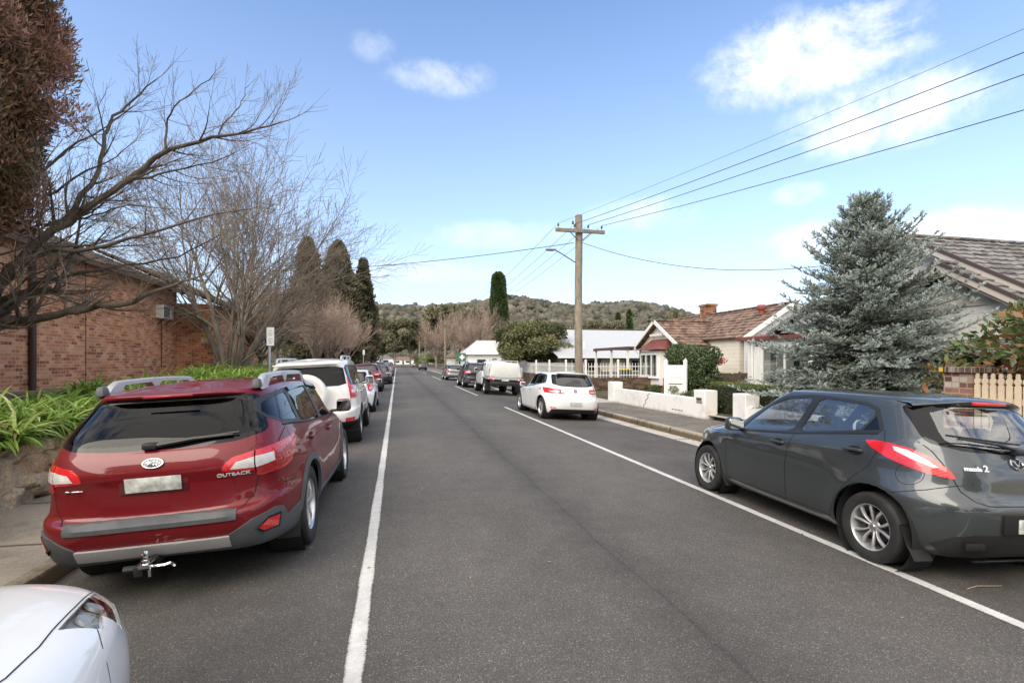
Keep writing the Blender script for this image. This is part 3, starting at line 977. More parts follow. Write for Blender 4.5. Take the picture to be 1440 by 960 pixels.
# ------------------------------------------------------------------ red wagon (near left) and its relatives
def wagon(root, paint_, S=(1, 1, 1), wb=2.745, Rt=0.363, style='split', hero=True, gl='glass_priv', clad=0.062, sub=None, ncol=None, rails=True, lamps='wide'):
    lv = LV(
        (0.24, 0.24, 0.26, 0.30, 2.10, -2.18, 0.80, 3.2, 6.0, 0),
        (0.28, 0.28, 0.30, 0.335, 2.25, -2.34, 0.86, 3.2, 6.0, 0),
        (0.40, 0.40, 0.40, 0.43, 2.34, -2.41, 0.898, 3.2, 5.8, 0),
        (0.53, 0.53, 0.53, 0.535, 2.36, -2.445, 0.912, 3.2, 5.8, 0),
        (0.59, 0.60, 0.61, 0.59, 2.36, -2.445, 0.917, 3.2, 5.8, 0),
        (0.62, 0.65, 0.66, 0.612, 2.35, -2.425, 0.920, 3.2, 5.8, 0),
        (0.65, 0.70, 0.70, 0.632, 2.33, -2.365, 0.920, 3.2, 5.8, 0),
        (0.72, 0.78, 0.80, 0.76, 2.29, -2.352, 0.916, 3.2, 5.6, 0),
        (0.82, 0.86, 0.88, 0.87, 2.20, -2.355, 0.915, 3.2, 5.6, 0),
        (0.88, 0.92, 0.96, 0.93, 2.05, -2.375, 0.905, 3.2, 5.6, 0),
        (0.96, 0.98, 1.06, 1.05, 1.75, -2.335, 0.882, 3.4, 5.6, 0),
        (1.02, 1.02, 1.13, 1.11, 1.38, -2.285, 0.856, 3.6, 5.8, 0),
        (1.10, 1.05, 1.18, 1.16, 1.08, -2.245, 0.838, 3.6, 6.0, 0),
        (1.27, 1.26, 1.30, 1.30, 0.70, -2.12, 0.772, 3.8, 6.5, 0),
        (1.44, 1.44, 1.455, 1.455, 0.28, -1.965, 0.692, 4.2, 6.5, 0.005),
        (1.50, 1.495, 1.49, 1.48, 0.10, -2.01, 0.655, 4.6, 6.0, 0.015),
        (1.53, 1.525, 1.512, 1.505, -0.02, -2.015, 0.60, 4.8, 6.0, 0.03),
    )
    sx, sy, sz = S
    for l in lv:
        for k in ('zf', 'zsf', 'zsr', 'zr'): l[k] *= sz
        l['xf'] *= sx; l['xr'] *= sx; l['w'] *= sy
    ax = wb / 2; Rh = Rt + 0.055
    sk = Skin(lv, sub or [2, 2, 3, 2, 2, 2, 3, 3, 2, 3, 3, 2, 5, 6, 3, 2], ncol or 130,
              flare=[(ax, Rt, Rh, 0.012, 0.12), (-ax, Rt, Rh, 0.016, 0.14)], roof=(0.045 * sz, 7))
    P = lambda pts: [(x * sx, z * sz) for x, z in pts]
    Q = lambda pts: [(y * sy, z * sz) for y, z in pts]
    Wp = lambda pts: [(a * (sx + sy) / 2, b * sz) for a, b in pts]
    arch(sk, ax, Rt, Rh, clad=clad); arch(sk, -ax, Rt, Rh, clad=clad)
    dlo = P([(0.98, 1.035), (0.70, 1.20), (0.30, 1.40), (0.0, 1.468), (-0.5, 1.49), (-1.35, 1.475), (-1.78, 1.445), (-1.92, 1.41), (-2.01, 1.33), (-1.99, 1.265), (-1.80, 1.19), (-1.0, 1.115), (0.7, 1.03)])
    sk.both(smooth_poly(dlo, 1, 0.12), 'trim')
    gf = P([(0.74, 1.055), (0.62, 1.19), (0.28, 1.36), (0.0, 1.425), (-0.26, 1.447), (-0.30, 1.075)])
    gr = P([(-0.40, 1.085), (-0.37, 1.45), (-0.6, 1.455), (-1.20, 1.445), (-1.34, 1.18), (-1.30, 1.155)])
    gq = P([(-1.42, 1.185), (-1.295, 1.44), (-1.75, 1.412), (-1.89, 1.38), (-1.965, 1.32), (-1.95, 1.285), (-1.79, 1.222)])
    for sg, pr in (('l', 'L'), ('r', 'R')):
        for pl, tg_ in ((gf, 'gf_'), (gr, 'gr_'), (gq, 'gq_')):
            sk.cut(smooth_poly(pl, 1, 0.1), pr, tg_ + sg, ('trim_' + sg,))
    rw = Q([(-0.575, 1.468), (0.575, 1.468), (0.615, 1.44), (0.725, 1.20), (0.71, 1.165), (0.55, 1.125), (0.25, 1.105), (-0.25, 1.105), (-0.55, 1.125), (-0.71, 1.165), (-0.725, 1.20), (-0.615, 1.44)])
    sk.cut(smooth_poly(rw, 1, 0.12), 'B', 'frit', ('body',))
    sk.cut(smooth_poly(Q([(-0.55, 1.44), (0.55, 1.44), (0.66, 1.19), (0.45, 1.145), (-0.45, 1.145), (-0.66, 1.19)]), 1, 0.12), 'B', 'rg', ('frit',))
    sk.cut(smooth_poly(Q([(-0.60, 1.44), (0.60, 1.44), (0.78, 1.09), (0, 1.08), (-0.78, 1.09)]), 1, 0.12), 'F', 'ws', ('body',))
    if lamps == 'wide':
        lp = [(0.455, 0.915), (0.475, 0.965), (0.53, 1.01), (0.68, 1.04), (0.95, 1.065), (1.22, 1.085), (1.27, 1.07), (1.20, 0.965), (1.10, 0.885), (0.96, 0.855), (0.69, 0.845), (0.685, 0.895)]
        sk.wrap2(smooth_poly(Wp(lp), 1, 0.1), 'tl')
        cl = [(0.515, 0.925), (0.555, 0.972), (0.68, 0.995), (0.86, 1.003), (0.865, 0.935), (0.69, 0.915)]
        sk.wrap2(Wp(cl), 'tc', onl=('tl_l',), onr=('tl_r',))
        sk.wrap2(Wp([(0.688, 0.85), (0.69, 0.91), (0.88, 0.93), (0.88, 1.01), (1.1, 1.04), (1.19, 0.97), (1.09, 0.90), (0.95, 0.87)]), 'tr', onl=('tl_l',), onr=('tl_r',))
        sk.wrap2(Wp([(0.678, 0.84), (0.678, 1.05), (0.690, 1.05), (0.690, 0.84)]), 'ts', onl=('tl_l', 'tc_l', 'tr_l'), onr=('tl_r', 'tc_r', 'tr_r'))
    else:
        lp = [(0.62, 1.05), (0.66, 0.80), (0.80, 0.75), (1.0, 0.82), (1.15, 0.98), (1.15, 1.06), (0.9, 1.10)]
        sk.wrap2(smooth_poly(Wp(lp), 1, 0.1), 'tl')
        sk.wrap2(Wp([(0.74, 0.90), (0.74, 0.84), (0.95, 0.86), (0.97, 0.92)]), 'tc', onl=('tl_l',), onr=('tl_r',))
    sk.both(smooth_poly(P([(2.30, 0.72), (2.2, 0.90), (1.70, 0.97), (1.85, 0.80)]), 1, 0.15), 'hl')
    # dark lower bumper corners, joined to the arch lips
    if clad:
        cl = [(0.50, 0.27), (0.50, 0.455), (0.66, 0.545), (0.86, 0.585), (0.96, 0.565), (1.02, 0.47), (1.20, 0.50), (1.55, 0.56), (1.55, 0.25), (1.0, 0.25)]
        sk.wrap2(Wp(cl), 'clad', ('body',))
        sk.cut(Q([(-0.5, 0.30), (-0.5, 0.36), (0.5, 0.36), (0.5, 0.30)]), 'B', 'clad_b', ('body',))
        sk.cut(Q([(-0.5, 0.361), (-0.5, 0.445), (0.5, 0.445), (0.5, 0.361)]), 'B', 'skid', ('body',))
        for sg, pr in (('l', 'L'), ('r', 'R')):
            sk.cut(P([(-1.2, 0.22), (-1.0, 0.36), (1.0, 0.36), (1.2, 0.22)]), pr, 'clad_' + sg, ('body',))
    else:
        sk.cut(Q([(-0.75, 0.24), (-0.70, 0.40), (0.70, 0.40), (0.75, 0.24)]), 'B', 'clad_b', ('body',))
    d1 = P([(1.04, 0.97), (1.06, 0.80), (1.03, 0.40), (0.98, 0.365), (-0.32, 0.365), (-0.33, 0.9), (-0.35, 1.06), (-0.33, 1.505), (0.0, 1.49), (0.5, 1.33), (0.95, 1.07)])
    d2 = P([(-0.32, 0.365), (-0.33, 0.9), (-0.35, 1.06), (-0.33, 1.505), (-1.2, 1.50), (-1.40, 1.16), (-1.46, 1.08), (-1.40, 0.95), (-1.20, 0.80), (-1.0, 0.62), (-0.92, 0.365)])
    for sg, pr in (('l', 'L'), ('r', 'R')):
        sk.cut(d1, pr, 'd1_' + sg, ('body',)); sk.cut(d2, pr, 'd2_' + sg, ('body',))
    tg = Q([(-0.66, 1.475), (0.66, 1.475), (0.80, 1.16), (0.785, 1.03), (0.70, 1.0), (0.688, 0.86), (0.66, 0.72), (0.585, 0.632), (-0.585, 0.632), (-0.66, 0.72), (-0.688, 0.86), (-0.70, 1.0), (-0.785, 1.03), (-0.80, 1.16)])
    sk.cut(tg, 'B', 'tg', ('body',))
    body = sk.part(('body',), 'body', paint_, root, 0, 0.012)
    sk.part(('under',), 'underbody', M['liner'], root)
    G = MB()
    for pr in 'LR':
        for pl in (d1[:6], P([(-0.32, 0.365), (-0.33, 0.9), (-0.35, 1.06)]), d2[5:], P([(1.10, 1.0), (1.5, 0.80)]), P([(-1.86, 0.72), (-2.05, 0.73), (-2.2, 0.85)])):
            sk.ribbon(G, pl, pr)
        sk.ribbon(G, P([(0.9, 1.028), (-1.0, 1.112), (-1.86, 1.186)]), pr, 0.014, 0.003)
    sk.ribbon(G, [tg[k] for k in (1, 2, 3, 4, 5, 6, 7, 8, 9, 10, 11, 12, 13, 0)], 'B', 0.008)
    G.build('panel_gap', M['gap'], body)
    for k, (nm, gl_) in enumerate((('d1', 'gf'), ('d2', 'gr'))):
        for sg, pr in (('l', 'L'), ('r', 'R')):
            d = sk.part((nm + '_' + sg,), 'door', paint_, root, 0, 0.012)
            sk.part((gl_ + '_' + sg,), 'window', M[gl if k else 'glass_tint'], d, -0.004)
            hx, hz = (-0.18, 0.94) if k == 0 else (-1.20, 0.985)
            handle(d, sk, pr, hx * sx, hz * sz, paint_, 0.2)
    for sg in 'lr': sk.part('trim_' + sg, 'window_frame', M['black'], root, 0.001, 0.02)
    for sg in 'lr': sk.part(('gq_' + sg,), 'quarter_window', M[gl], root, -0.004)
    tgo = sk.part(('tg',), 'tailgate', paint_, root, 0, 0.012)
    sk.part(('frit',), 'rear_window_surround', M['gloss_black'], tgo, -0.001)
    sk.part(('rg',), 'rear_window', M[gl], tgo, -0.003)
    sk.part(('ws',), 'windscreen', M['glass_tint'], root, -0.002)
    for sg in 'lr':
        l = sk.part(('tl_' + sg,), 'tail_lamp', M['lamp_red'], root, 0.006, 0.02)
        sk.part(('tr_' + sg,), 'lens', M['lamp_dark'], l, 0.007, 0.02)
        sk.part(('tc_' + sg,), 'reversing_lamp', M['lamp_clear'], l, 0.008, 0.02)
        sk.part(('hl_' + sg,), 'headlamp', M['lamp_head'], root, 0.004, 0.02)
    if clad:
        sk.part(('clad_l', 'clad_r', 'clad_b'), 'bumper_cladding', M['clad'], root, 0.012, 0.03)
        sk.part(('skid',), 'skid_plate', M['silver'], root, 0.018, 0.03)
    else:
        sk.part(('clad_b',), 'rear_valance', M['black'], root, 0.004, 0.02)
    wells(root, ax, Rt, Rh, 0.90 * sy); wells(root, -ax, Rt, Rh, 0.90 * sy)
    for x in (ax, -ax):
        for sg in (1, -1):
            wheel(root, (x, sg * (0.905 * sy - 0.1125), Rt), Rt, 0.225, Rt * 0.66, style, sg, 0, 0 if hero else 1)
    for sg in (1, -1): mirror(root, 0.80 * sx, 0.835 * sy, 1.115 * sz, sg, paint_, 0.19, 0.17, 0.11)
    seats(root, (0.05 * sx, -0.90 * sx), 0.5, 0.60, 1.24 * sz, 0.38, dash=0.95 * sx)
    if rails:
        for sg in (1, -1):
            m = MB(); y = 0.585 * sy
            zb = lambda x: 1.535 * sz - 0.028 * ((x + 0.85) / 1.0) ** 2
            top = []
            xs = np.linspace(-1.78, 0.12, 21) * sx
            pts = []
            for x in xs:
                u = (x / sx + 1.78) / 1.90
                e = min(u, 1 - u)
                h = 0.105 * min(1, (e / 0.085)) ** 0.7 if e < 0.085 else 0.105
                pts.append((x, zb(x / sx) + h * sz))
            rows = []
            for i, (x, z) in enumerate(pts):
                u = i / 20
                foot = u < 0.15 or u > 0.85 or 0.42 < u < 0.50
                zl = zb(x / sx) - 0.02 if foot else z - 0.042
                w = 0.030
                rows.append([(x, sg * (y - w), zl), (x, sg * (y - w), z - 0.012), (x, sg * (y - w * 0.5), z), (x, sg * (y + w * 0.5), z), (x, sg * (y + w), z - 0.012), (x, sg * (y + w * 1.3), zl)])
            m.grid(rows, 0, True, closed=True)
            o = m.build('roof_rail', M['silver'], root, 30)
            m = MB(); x0 = -1.80 * sx
            m.rbox((x0 + 0.01, sg * y, zb(-1.78) + 0.035), (0.13, 0.072, 0.085), 0.02, 2, taper=(0.6, 0.8)); m.build('rail_end', M['clad'], o)
    return sk, tgo, body


def outback():
    root = empty('parked_wagon')
    tag(root, 'deep red wagon with grey cladding, thick roof rails and tow ball, nearest on left', 'car')
    sk, tg, body = wagon(root, M['red_paint'])
    T = sk.frame('B', 0, 1.015)
    m = MB(); m.lathe([(0.050, 0.0), (0.056, 0.006), (0.052, 0.012), (0.046, 0.012)], 32, 0, T @ Matrix.Diagonal((1.35, 0.72, 1, 1)))
    m.lathe([(0.047, 0.007), (0.001, 0.009)], 32, 1, T @ Matrix.Diagonal((1.35, 0.72, 1, 1)))
    def star(cx, cy, r):
        pl = []
        for k in range(8): a = k * math.pi / 4; q = r if k % 2 == 0 else r * 0.28; pl.append((cx + q * math.cos(a) * 1.4, cy + q * math.sin(a)))
        m.prism(pl, 0.009, 0.013, 0, T)
    star(-0.028, 0.006, 0.017)
    for cx, cy in ((0.010, 0.014), (0.030, 0.010), (0.008, -0.010), (0.028, -0.012), (0.045, -0.002)): star(cx, cy, 0.008)
    m.build('badge', [M['badge'], mat('badge_blue', (0.01, 0.015, 0.06), 0.2, 0, 1)], tg)
    T = sk.frame('B', -0.53, 0.885)
    lettering('lettering', 'OUTBACK', 0.037, M['letter'], tg, T @ Matrix.Translation((0, 0, 0.0)), 0.003, 0.0008, sx=1.28, skin=sk)
    T = sk.frame('B', 0.52, 0.855)
    m = MB(); m.rbox((0, 0, 0.006), (0.13, 0.010, 0.008), 0.003, 1, 0, T); m.rbox((-0.05, 0.0, 0.006), (0.03, 0.016, 0.008), 0.003, 1, 0, T)
    m.build('nameplate', M['chrome'], tg)
    m = MB(); T = sk.frame('B', 0, 0.868)
    m.rbox((0, 0.0, -0.004), (0.46, 0.15, 0.02), 0.008, 2, 0, T); m.build('plate_recess', paint('recess_red', (0.12, 0.006, 0.01), 0.2), tg)
    m = MB(); m.rbox((0, 0.0, 0.012), (0.372, 0.107, 0.008), 0.003, 2, 0, T)
    m.rbox((0, 0, 0.011), (0.384, 0.119, 0.006), 0.003, 2, 1, T); m.build('number_plate', [M['plate'], M['black']], tg)
    m = MB(); a, _ = sk.hit('B', 0.02, 1.135); b, _ = sk.hit('B', -0.52, 1.175)
    off = Vector((-0.03, 0, 0))
    m.rbox(a + Vector((-0.02, 0.02, 0)), (0.07, 0.10, 0.05), 0.015, 2)
    m.tube([a + off, a.lerp(b, 0.5) + off + Vector((0, 0, 0.012)), b + off], [0.02, 0.017, 0.008], 6)
    m.tube([a + off * 0.5 + Vector((0, -0.05, 0.02)), b + off * 0.5 + Vector((0, -0.04, 0.014))], 0.009, 5)
    m.build('rear_wiper', M['black'], tg)
    m = MB(); m.rbox((-2.055, 0.0, 1.487), (0.016, 0.36, 0.018), 0.005, 1); m.build('brake_light', M['lamp_dark'], tg)
    # ribbed step pad on the bumper
    m = MB(); rows = []
    for y in np.linspace(-0.56, 0.56, 29):
        p, n = sk.hit('B', y, 0.585); q, n2 = sk.hit('B', y, 0.622)
        hz = 0.006 + (0.004 if int((y + 1) * 14) % 2 else 0)
        rows.append([p + Vector((-0.001, 0, -0.026)), p + Vector((-0.013, 0, -0.022)), p + Vector((-0.012 - hz * 0.3, 0, 0.01)), q + Vector((-0.01, 0, 0.004 + hz)), q + Vector((0.06, 0, 0.014 + hz * 0.5)), q + Vector((0.06, 0, -0.02))])
    m.grid(rows, 0, True, closed=True); m.build('step_pad', M['clad'], root, 30)
    for sg in (1, -1):
        s0 = 0.745
        m = MB(); p, n = sk.hit('B', sg * s0, 0.475)
        T = sk.frame('B', sg * 0.745, 0.475)
        sh = [(-0.10, -0.01), (-0.05, -0.043), (0.085, -0.043), (0.09, 0.043), (-0.02, 0.043)]
        if sg > 0: sh = [(-x, y) for x, y in sh][::-1]
        m.prism(sh, -0.01, 0.017, 0, T); m.prism([(x * 1.2, y * 1.35) for x, y in sh], -0.01, 0.013, 1, T)
        m.build('reflector', [M['lamp_red'], M['gap']], root)
        for x in (0.93, -1.80):
            m = MB(); w = 0.893
            rows = [[(x, sg * (w - 0.2), 0.42), (x, sg * w, 0.42), (x - 0.014, sg * (w + 0.01), 0.42), (x - 0.014, sg * (w - 0.2), 0.42)],
                    [(x - 0.02, sg * (w - 0.2), 0.20), (x - 0.02, sg * (w - 0.02), 0.20), (x - 0.034, sg * (w - 0.02), 0.20), (x - 0.034, sg * (w - 0.2), 0.20)]]
            m.grid(rows, 0, False, closed=True); m.build('mud_flap', M['black'], root)
    # tow bar
    m = MB()
    m.rbox((-2.30, 0, 0.33), (0.5, 0.055, 0.055), 0.008, 1, 1); m.rbox((-2.52, 0, 0.34), (0.12, 0.07, 0.03), 0.008, 2, 0)
    m.rbox((-2.50, -0.02, 0.30), (0.09, 0.02, 0.09), 0.004, 1, 0); m.rbox((-2.50, 0.05, 0.30), (0.10, 0.06, 0.075), 0.01, 2, 1)
    m.lathe([(0.030, 0.355), (0.030, 0.375), (0.020, 0.38), (0.020, 0.40), (0.0251, 0.405), (0.0265, 0.425), (0.021, 0.442), (0.001, 0.45)], 20, 0, Matrix.Translation((-2.535, 0, 0)))
    m.tube([(-2.50, -0.02, 0.315), (-2.50, -0.10, 0.315), (-2.50, -0.14, 0.325), (-2.505, -0.17, 0.30)], 0.010, 6, 0)
    m.tube([(-2.47, 0.05, 0.30), (-2.47, 0.17, 0.30)], 0.024, 8, 1)
    m.build('tow_bar', [M['chrome'], M['black']], root)
    # weather shields above the side glass
    for sg, pr in ((1, 'L'), (-1, 'R')):
        m = MB()
        sk.strip(m, [(0.30, 1.385), (0.0, 1.445), (-0.28, 1.468)], pr, 0.05, 0.02)
        sk.strip(m, [(-0.38, 1.47), (-0.7, 1.472), (-1.2, 1.455)], pr, 0.05, 0.02)
        m.build('weather_shield', M['glass_priv'], root)
    place(root, -1.65, 5.22 + 1.3725, R(-1.0))
    return root
# ------------------------------------------------------------------ white off-roader with a covered spare wheel
def offroader(root, paint_):
    lv = LV(
        (0.42, 0.42, 0.42, 0.44, 2.15, -2.18, 0.82, 3.6, 7, 0),
        (0.46, 0.46, 0.46, 0.48, 2.28, -2.30, 0.88, 3.6, 7, 0),
        (0.56, 0.56, 0.56, 0.56, 2.34, -2.38, 0.925, 3.6, 7, 0),
        (0.70, 0.70, 0.70, 0.69, 2.36, -2.40, 0.94, 3.6, 7, 0),
        (0.75, 0.75, 0.75, 0.72, 2.35, -2.36, 0.942, 3.6, 7.5, 0),
        (0.78, 0.80, 0.80, 0.745, 2.34, -2.26, 0.942, 3.6, 8, 0),
        (0.90, 0.95, 0.95, 0.90, 2.28, -2.245, 0.94, 3.6, 8, 0),
        (1.00, 1.05, 1.08, 1.08, 2.12, -2.24, 0.925, 3.6, 8, 0),
        (1.08, 1.11, 1.15, 1.16, 1.60, -2.235, 0.905, 3.8, 8, 0),
        (1.14, 1.15, 1.20, 1.21, 1.20, -2.225, 0.88, 3.8, 8, 0),
        (1.30, 1.30, 1.33, 1.35, 0.92, -2.19, 0.835, 4, 8.5, 0),
        (1.62, 1.62, 1.64, 1.64, 0.48, -2.11, 0.745, 4.4, 8.5, 0),
        (1.72, 1.72, 1.72, 1.705, 0.30, -2.12, 0.705, 4.6, 8, 0.01),
        (1.76, 1.76, 1.755, 1.735, 0.18, -2.13, 0.66, 4.8, 7, 0.02),
    )
    ax, Rt = 1.395, 0.385; Rh = Rt + 0.07
    sk = Skin(lv, [2, 2, 2, 2, 2, 3, 3, 2, 2, 3, 6, 3, 2], 100, flare=[(ax, Rt, Rh, 0.02, 0.12), (-ax, Rt, Rh, 0.02, 0.12)], roof=(0.05, 6))
    arch(sk, ax, Rt, Rh); arch(sk, -ax, Rt, Rh)
    dlo = [(1.0, 1.20), (0.55, 1.55), (0.35, 1.655), (-1.9, 1.66), (-2.0, 1.60), (-2.06, 1.26), (-1.9, 1.235), (0.8, 1.17)]
    sk.both(dlo, 'trim')
    for sg, pr in (('l', 'L'), ('r', 'R')):
        sk.cut([(0.80, 1.205), (0.45, 1.54), (0.30, 1.62), (-0.18, 1.625), (-0.22, 1.21)], pr, 'g1_' + sg, ('trim_' + sg,))
        sk.cut([(-0.30, 1.22), (-0.26, 1.625), (-1.08, 1.63), (-1.15, 1.225)], pr, 'g2_' + sg, ('trim_' + sg,))
        sk.cut([(-1.24, 1.235), (-1.18, 1.63), (-1.88, 1.63), (-1.96, 1.58), (-2.0, 1.27)], pr, 'g3_' + sg, ('trim_' + sg,))
    sk.cut(smooth_poly([(-0.66, 1.64), (0.66, 1.64), (0.735, 1.24), (-0.735, 1.24)], 1, 0.1), 'B', 'frit')
    sk.cut([(-0.62, 1.62), (0.62, 1.62), (0.69, 1.26), (-0.69, 1.26)], 'B', 'rg', ('frit',))
    sk.cut([(-0.66, 1.62), (0.66, 1.62), (0.82, 1.19), (-0.82, 1.19)], 'F', 'ws')
    lp = [(0.765, 1.42), (0.80, 1.05), (0.81, 0.985), (1.10, 0.975), (1.13, 1.03), (0.99, 1.26), (0.93, 1.42)]
    sk.wrap2(smooth_poly(lp, 1, 0.08), 'tl')
    sk.wrap2([(0.85, 1.14), (0.85, 1.09), (1.0, 1.09), (0.98, 1.15)], 'tc', onl=('tl_l',), onr=('tl_r',))
    for zz in (1.33, 1.22, 1.05):
        sk.wrap2([(0.79, zz), (0.79, zz - 0.035), (1.12, zz - 0.035), (1.12, zz)], 'td', onl=('tl_l',), onr=('tl_r',))
    sk.both([(2.32, 0.86), (2.2, 1.03), (1.75, 1.06), (1.85, 0.90)], 'hl')
    sk.cut([(-0.92, 0.40), (-0.92, 0.52), (0.92, 0.52), (0.92, 0.40)], 'B', 'clad_b')
    sk.wrap2([(0.70, 0.60), (0.70, 0.525), (0.97, 0.525), (0.97, 0.60)], 'rf')
    d1 = [(1.12, 1.08), (1.14, 0.9), (1.08, 0.5), (-0.24, 0.5), (-0.24, 1.68), (0.4, 1.675), (1.0, 1.22)]
    d2 = [(-0.24, 0.5), (-0.24, 1.68), (-1.14, 1.68), (-1.24, 1.1), (-1.1, 0.85), (-0.95, 0.5)]
    for sg, pr in (('l', 'L'), ('r', 'R')):
        sk.cut(d1, pr, 'd1_' + sg); sk.cut(d2, pr, 'd2_' + sg)
    tg = [(-0.76, 1.70), (0.76, 1.70), (0.80, 1.2), (0.79, 0.77), (-0.79, 0.77), (-0.80, 1.2)]
    sk.cut(tg, 'B', 'tg')
    body = sk.part(('body',), 'body', paint_, root, 0, 0.012)
    sk.part(('under',), 'underbody', M['liner'], root)
    G = MB()
    for pr in 'LR':
        for pl in (d1[:4], [(-0.24, 0.5), (-0.24, 1.2)], d2[2:]): sk.ribbon(G, pl, pr)
    sk.ribbon(G, tg[1:] + tg[:1], 'B', 0.010)
    G.build('panel_gap', M['gap'], body)
    for k, (nm, g) in enumerate((('d1', 'g1'), ('d2', 'g2'))):
        for sg, pr in (('l', 'L'), ('r', 'R')):
            d = sk.part(nm + '_' + sg, 'door', paint_, root, 0, 0.012)
            sk.part(g + '_' + sg, 'window', M['glass_dark'], d, -0.003)
            handle(d, sk, pr, (-0.10, -1.0)[k], 1.07, paint_, 0.2)
    for sg in 'lr': sk.part('trim_' + sg, 'window_frame', M['black'], root, 0.001, 0.02)
    for sg in 'lr': sk.part('g3_' + sg, 'quarter_window', M['glass_dark'], root, -0.003)
    tgo = sk.part('tg', 'rear_door', paint_, root, 0, 0.012)
    sk.part('frit', 'rear_window_surround', M['gloss_black'], tgo, -0.001)
    sk.part('rg', 'rear_window', M['glass_priv'], tgo, -0.003)
    sk.part('ws', 'windscreen', M['glass_tint'], root, -0.002)
    for sg in 'lr':
        l = sk.part('tl_' + sg, 'tail_lamp', M['lamp_red'], root, 0.010, 0.03)
        sk.part('tc_' + sg, 'reversing_lamp', M['lamp_clear'], l, 0.012, 0.03)
        sk.part('td_' + sg, 'lens', M['lamp_dark'], l, 0.009, 0.03)
        sk.part('hl_' + sg, 'headlamp', M['lamp_head'], root, 0.004, 0.02)
        sk.part('rf_' + sg, 'reflector', M['lamp_red'], root, 0.008, 0.02)
    sk.part(('clad_b', ), 'rear_valance', M['black'], root, 0.002, 0.03)
    wells(root, ax, Rt, Rh, 0.93); wells(root, -ax, Rt, Rh, 0.93)
    for x in (ax, -ax):
        for sg in (1, -1): wheel(root, (x, sg * 0.80, Rt), Rt, 0.265, Rt * 0.62, 'six', sg, 0, 0)
    for sg in (1, -1):
        mirror(root, 0.88, 0.87, 1.24, sg, paint_, 0.22, 0.22, 0.12)
        m = MB(); zb = 1.795
        m.tube([(-1.9, sg * 0.62, 1.755), (-1.82, sg * 0.62, 1.835), (-1.5, sg * 0.62, 1.85), (0.0, sg * 0.62, 1.85), (0.28, sg * 0.62, 1.83), (0.36, sg * 0.62, 1.765)], 0.02, 6)
        for x in (-1.5, -0.6, 0.15): m.rbox((x, sg * 0.62, 1.81), (0.1, 0.03, 0.09), 0.01, 1)
        m.build('roof_rail', M['silver'], root)
        m = MB()
        for x in (-1.83,): m.rbox((x, sg * 0.80, 0.44), (0.03, 0.27, 0.34), 0.01, 1)
        m.build('mud_flap', M['black'], root)
    # spare wheel under a painted cover
    m = MB(); T = Matrix.Translation((-2.24, 0.03, 1.09)) @ Matrix.Rotation(-math.pi / 2, 4, 'Y')
    m.lathe([(0.36, -0.04), (0.415, 0.02), (0.42, 0.13), (0.405, 0.19), (0.375, 0.225), (0.33, 0.235), (0.315, 0.228), (0.001, 0.245)], 48, 0, T)
    m.build('spare_wheel_cover', paint_, tgo, 50)
    m = MB(); m.rbox((-2.385, 0.3, 0.64), (0.012, 0.372, 0.11), 0.004, 1); m.build('number_plate', M['plate'], root)
    m = MB(); m.rbox((-2.17, 0, 1.70), (0.10, 1.28, 0.03), 0.012, 2); m.build('spoiler', paint_, tgo)
    seats(root, (0.1, -0.8), 0.5, 0.85, 1.45, 0.4, dash=0.95)


def plate(root, x, y, z, w=0.372, h=0.107):
    m = MB(); m.rbox((x, y, z), (0.012, w, h), 0.003, 1)
    return m.build('number_plate', M['plate'], root)


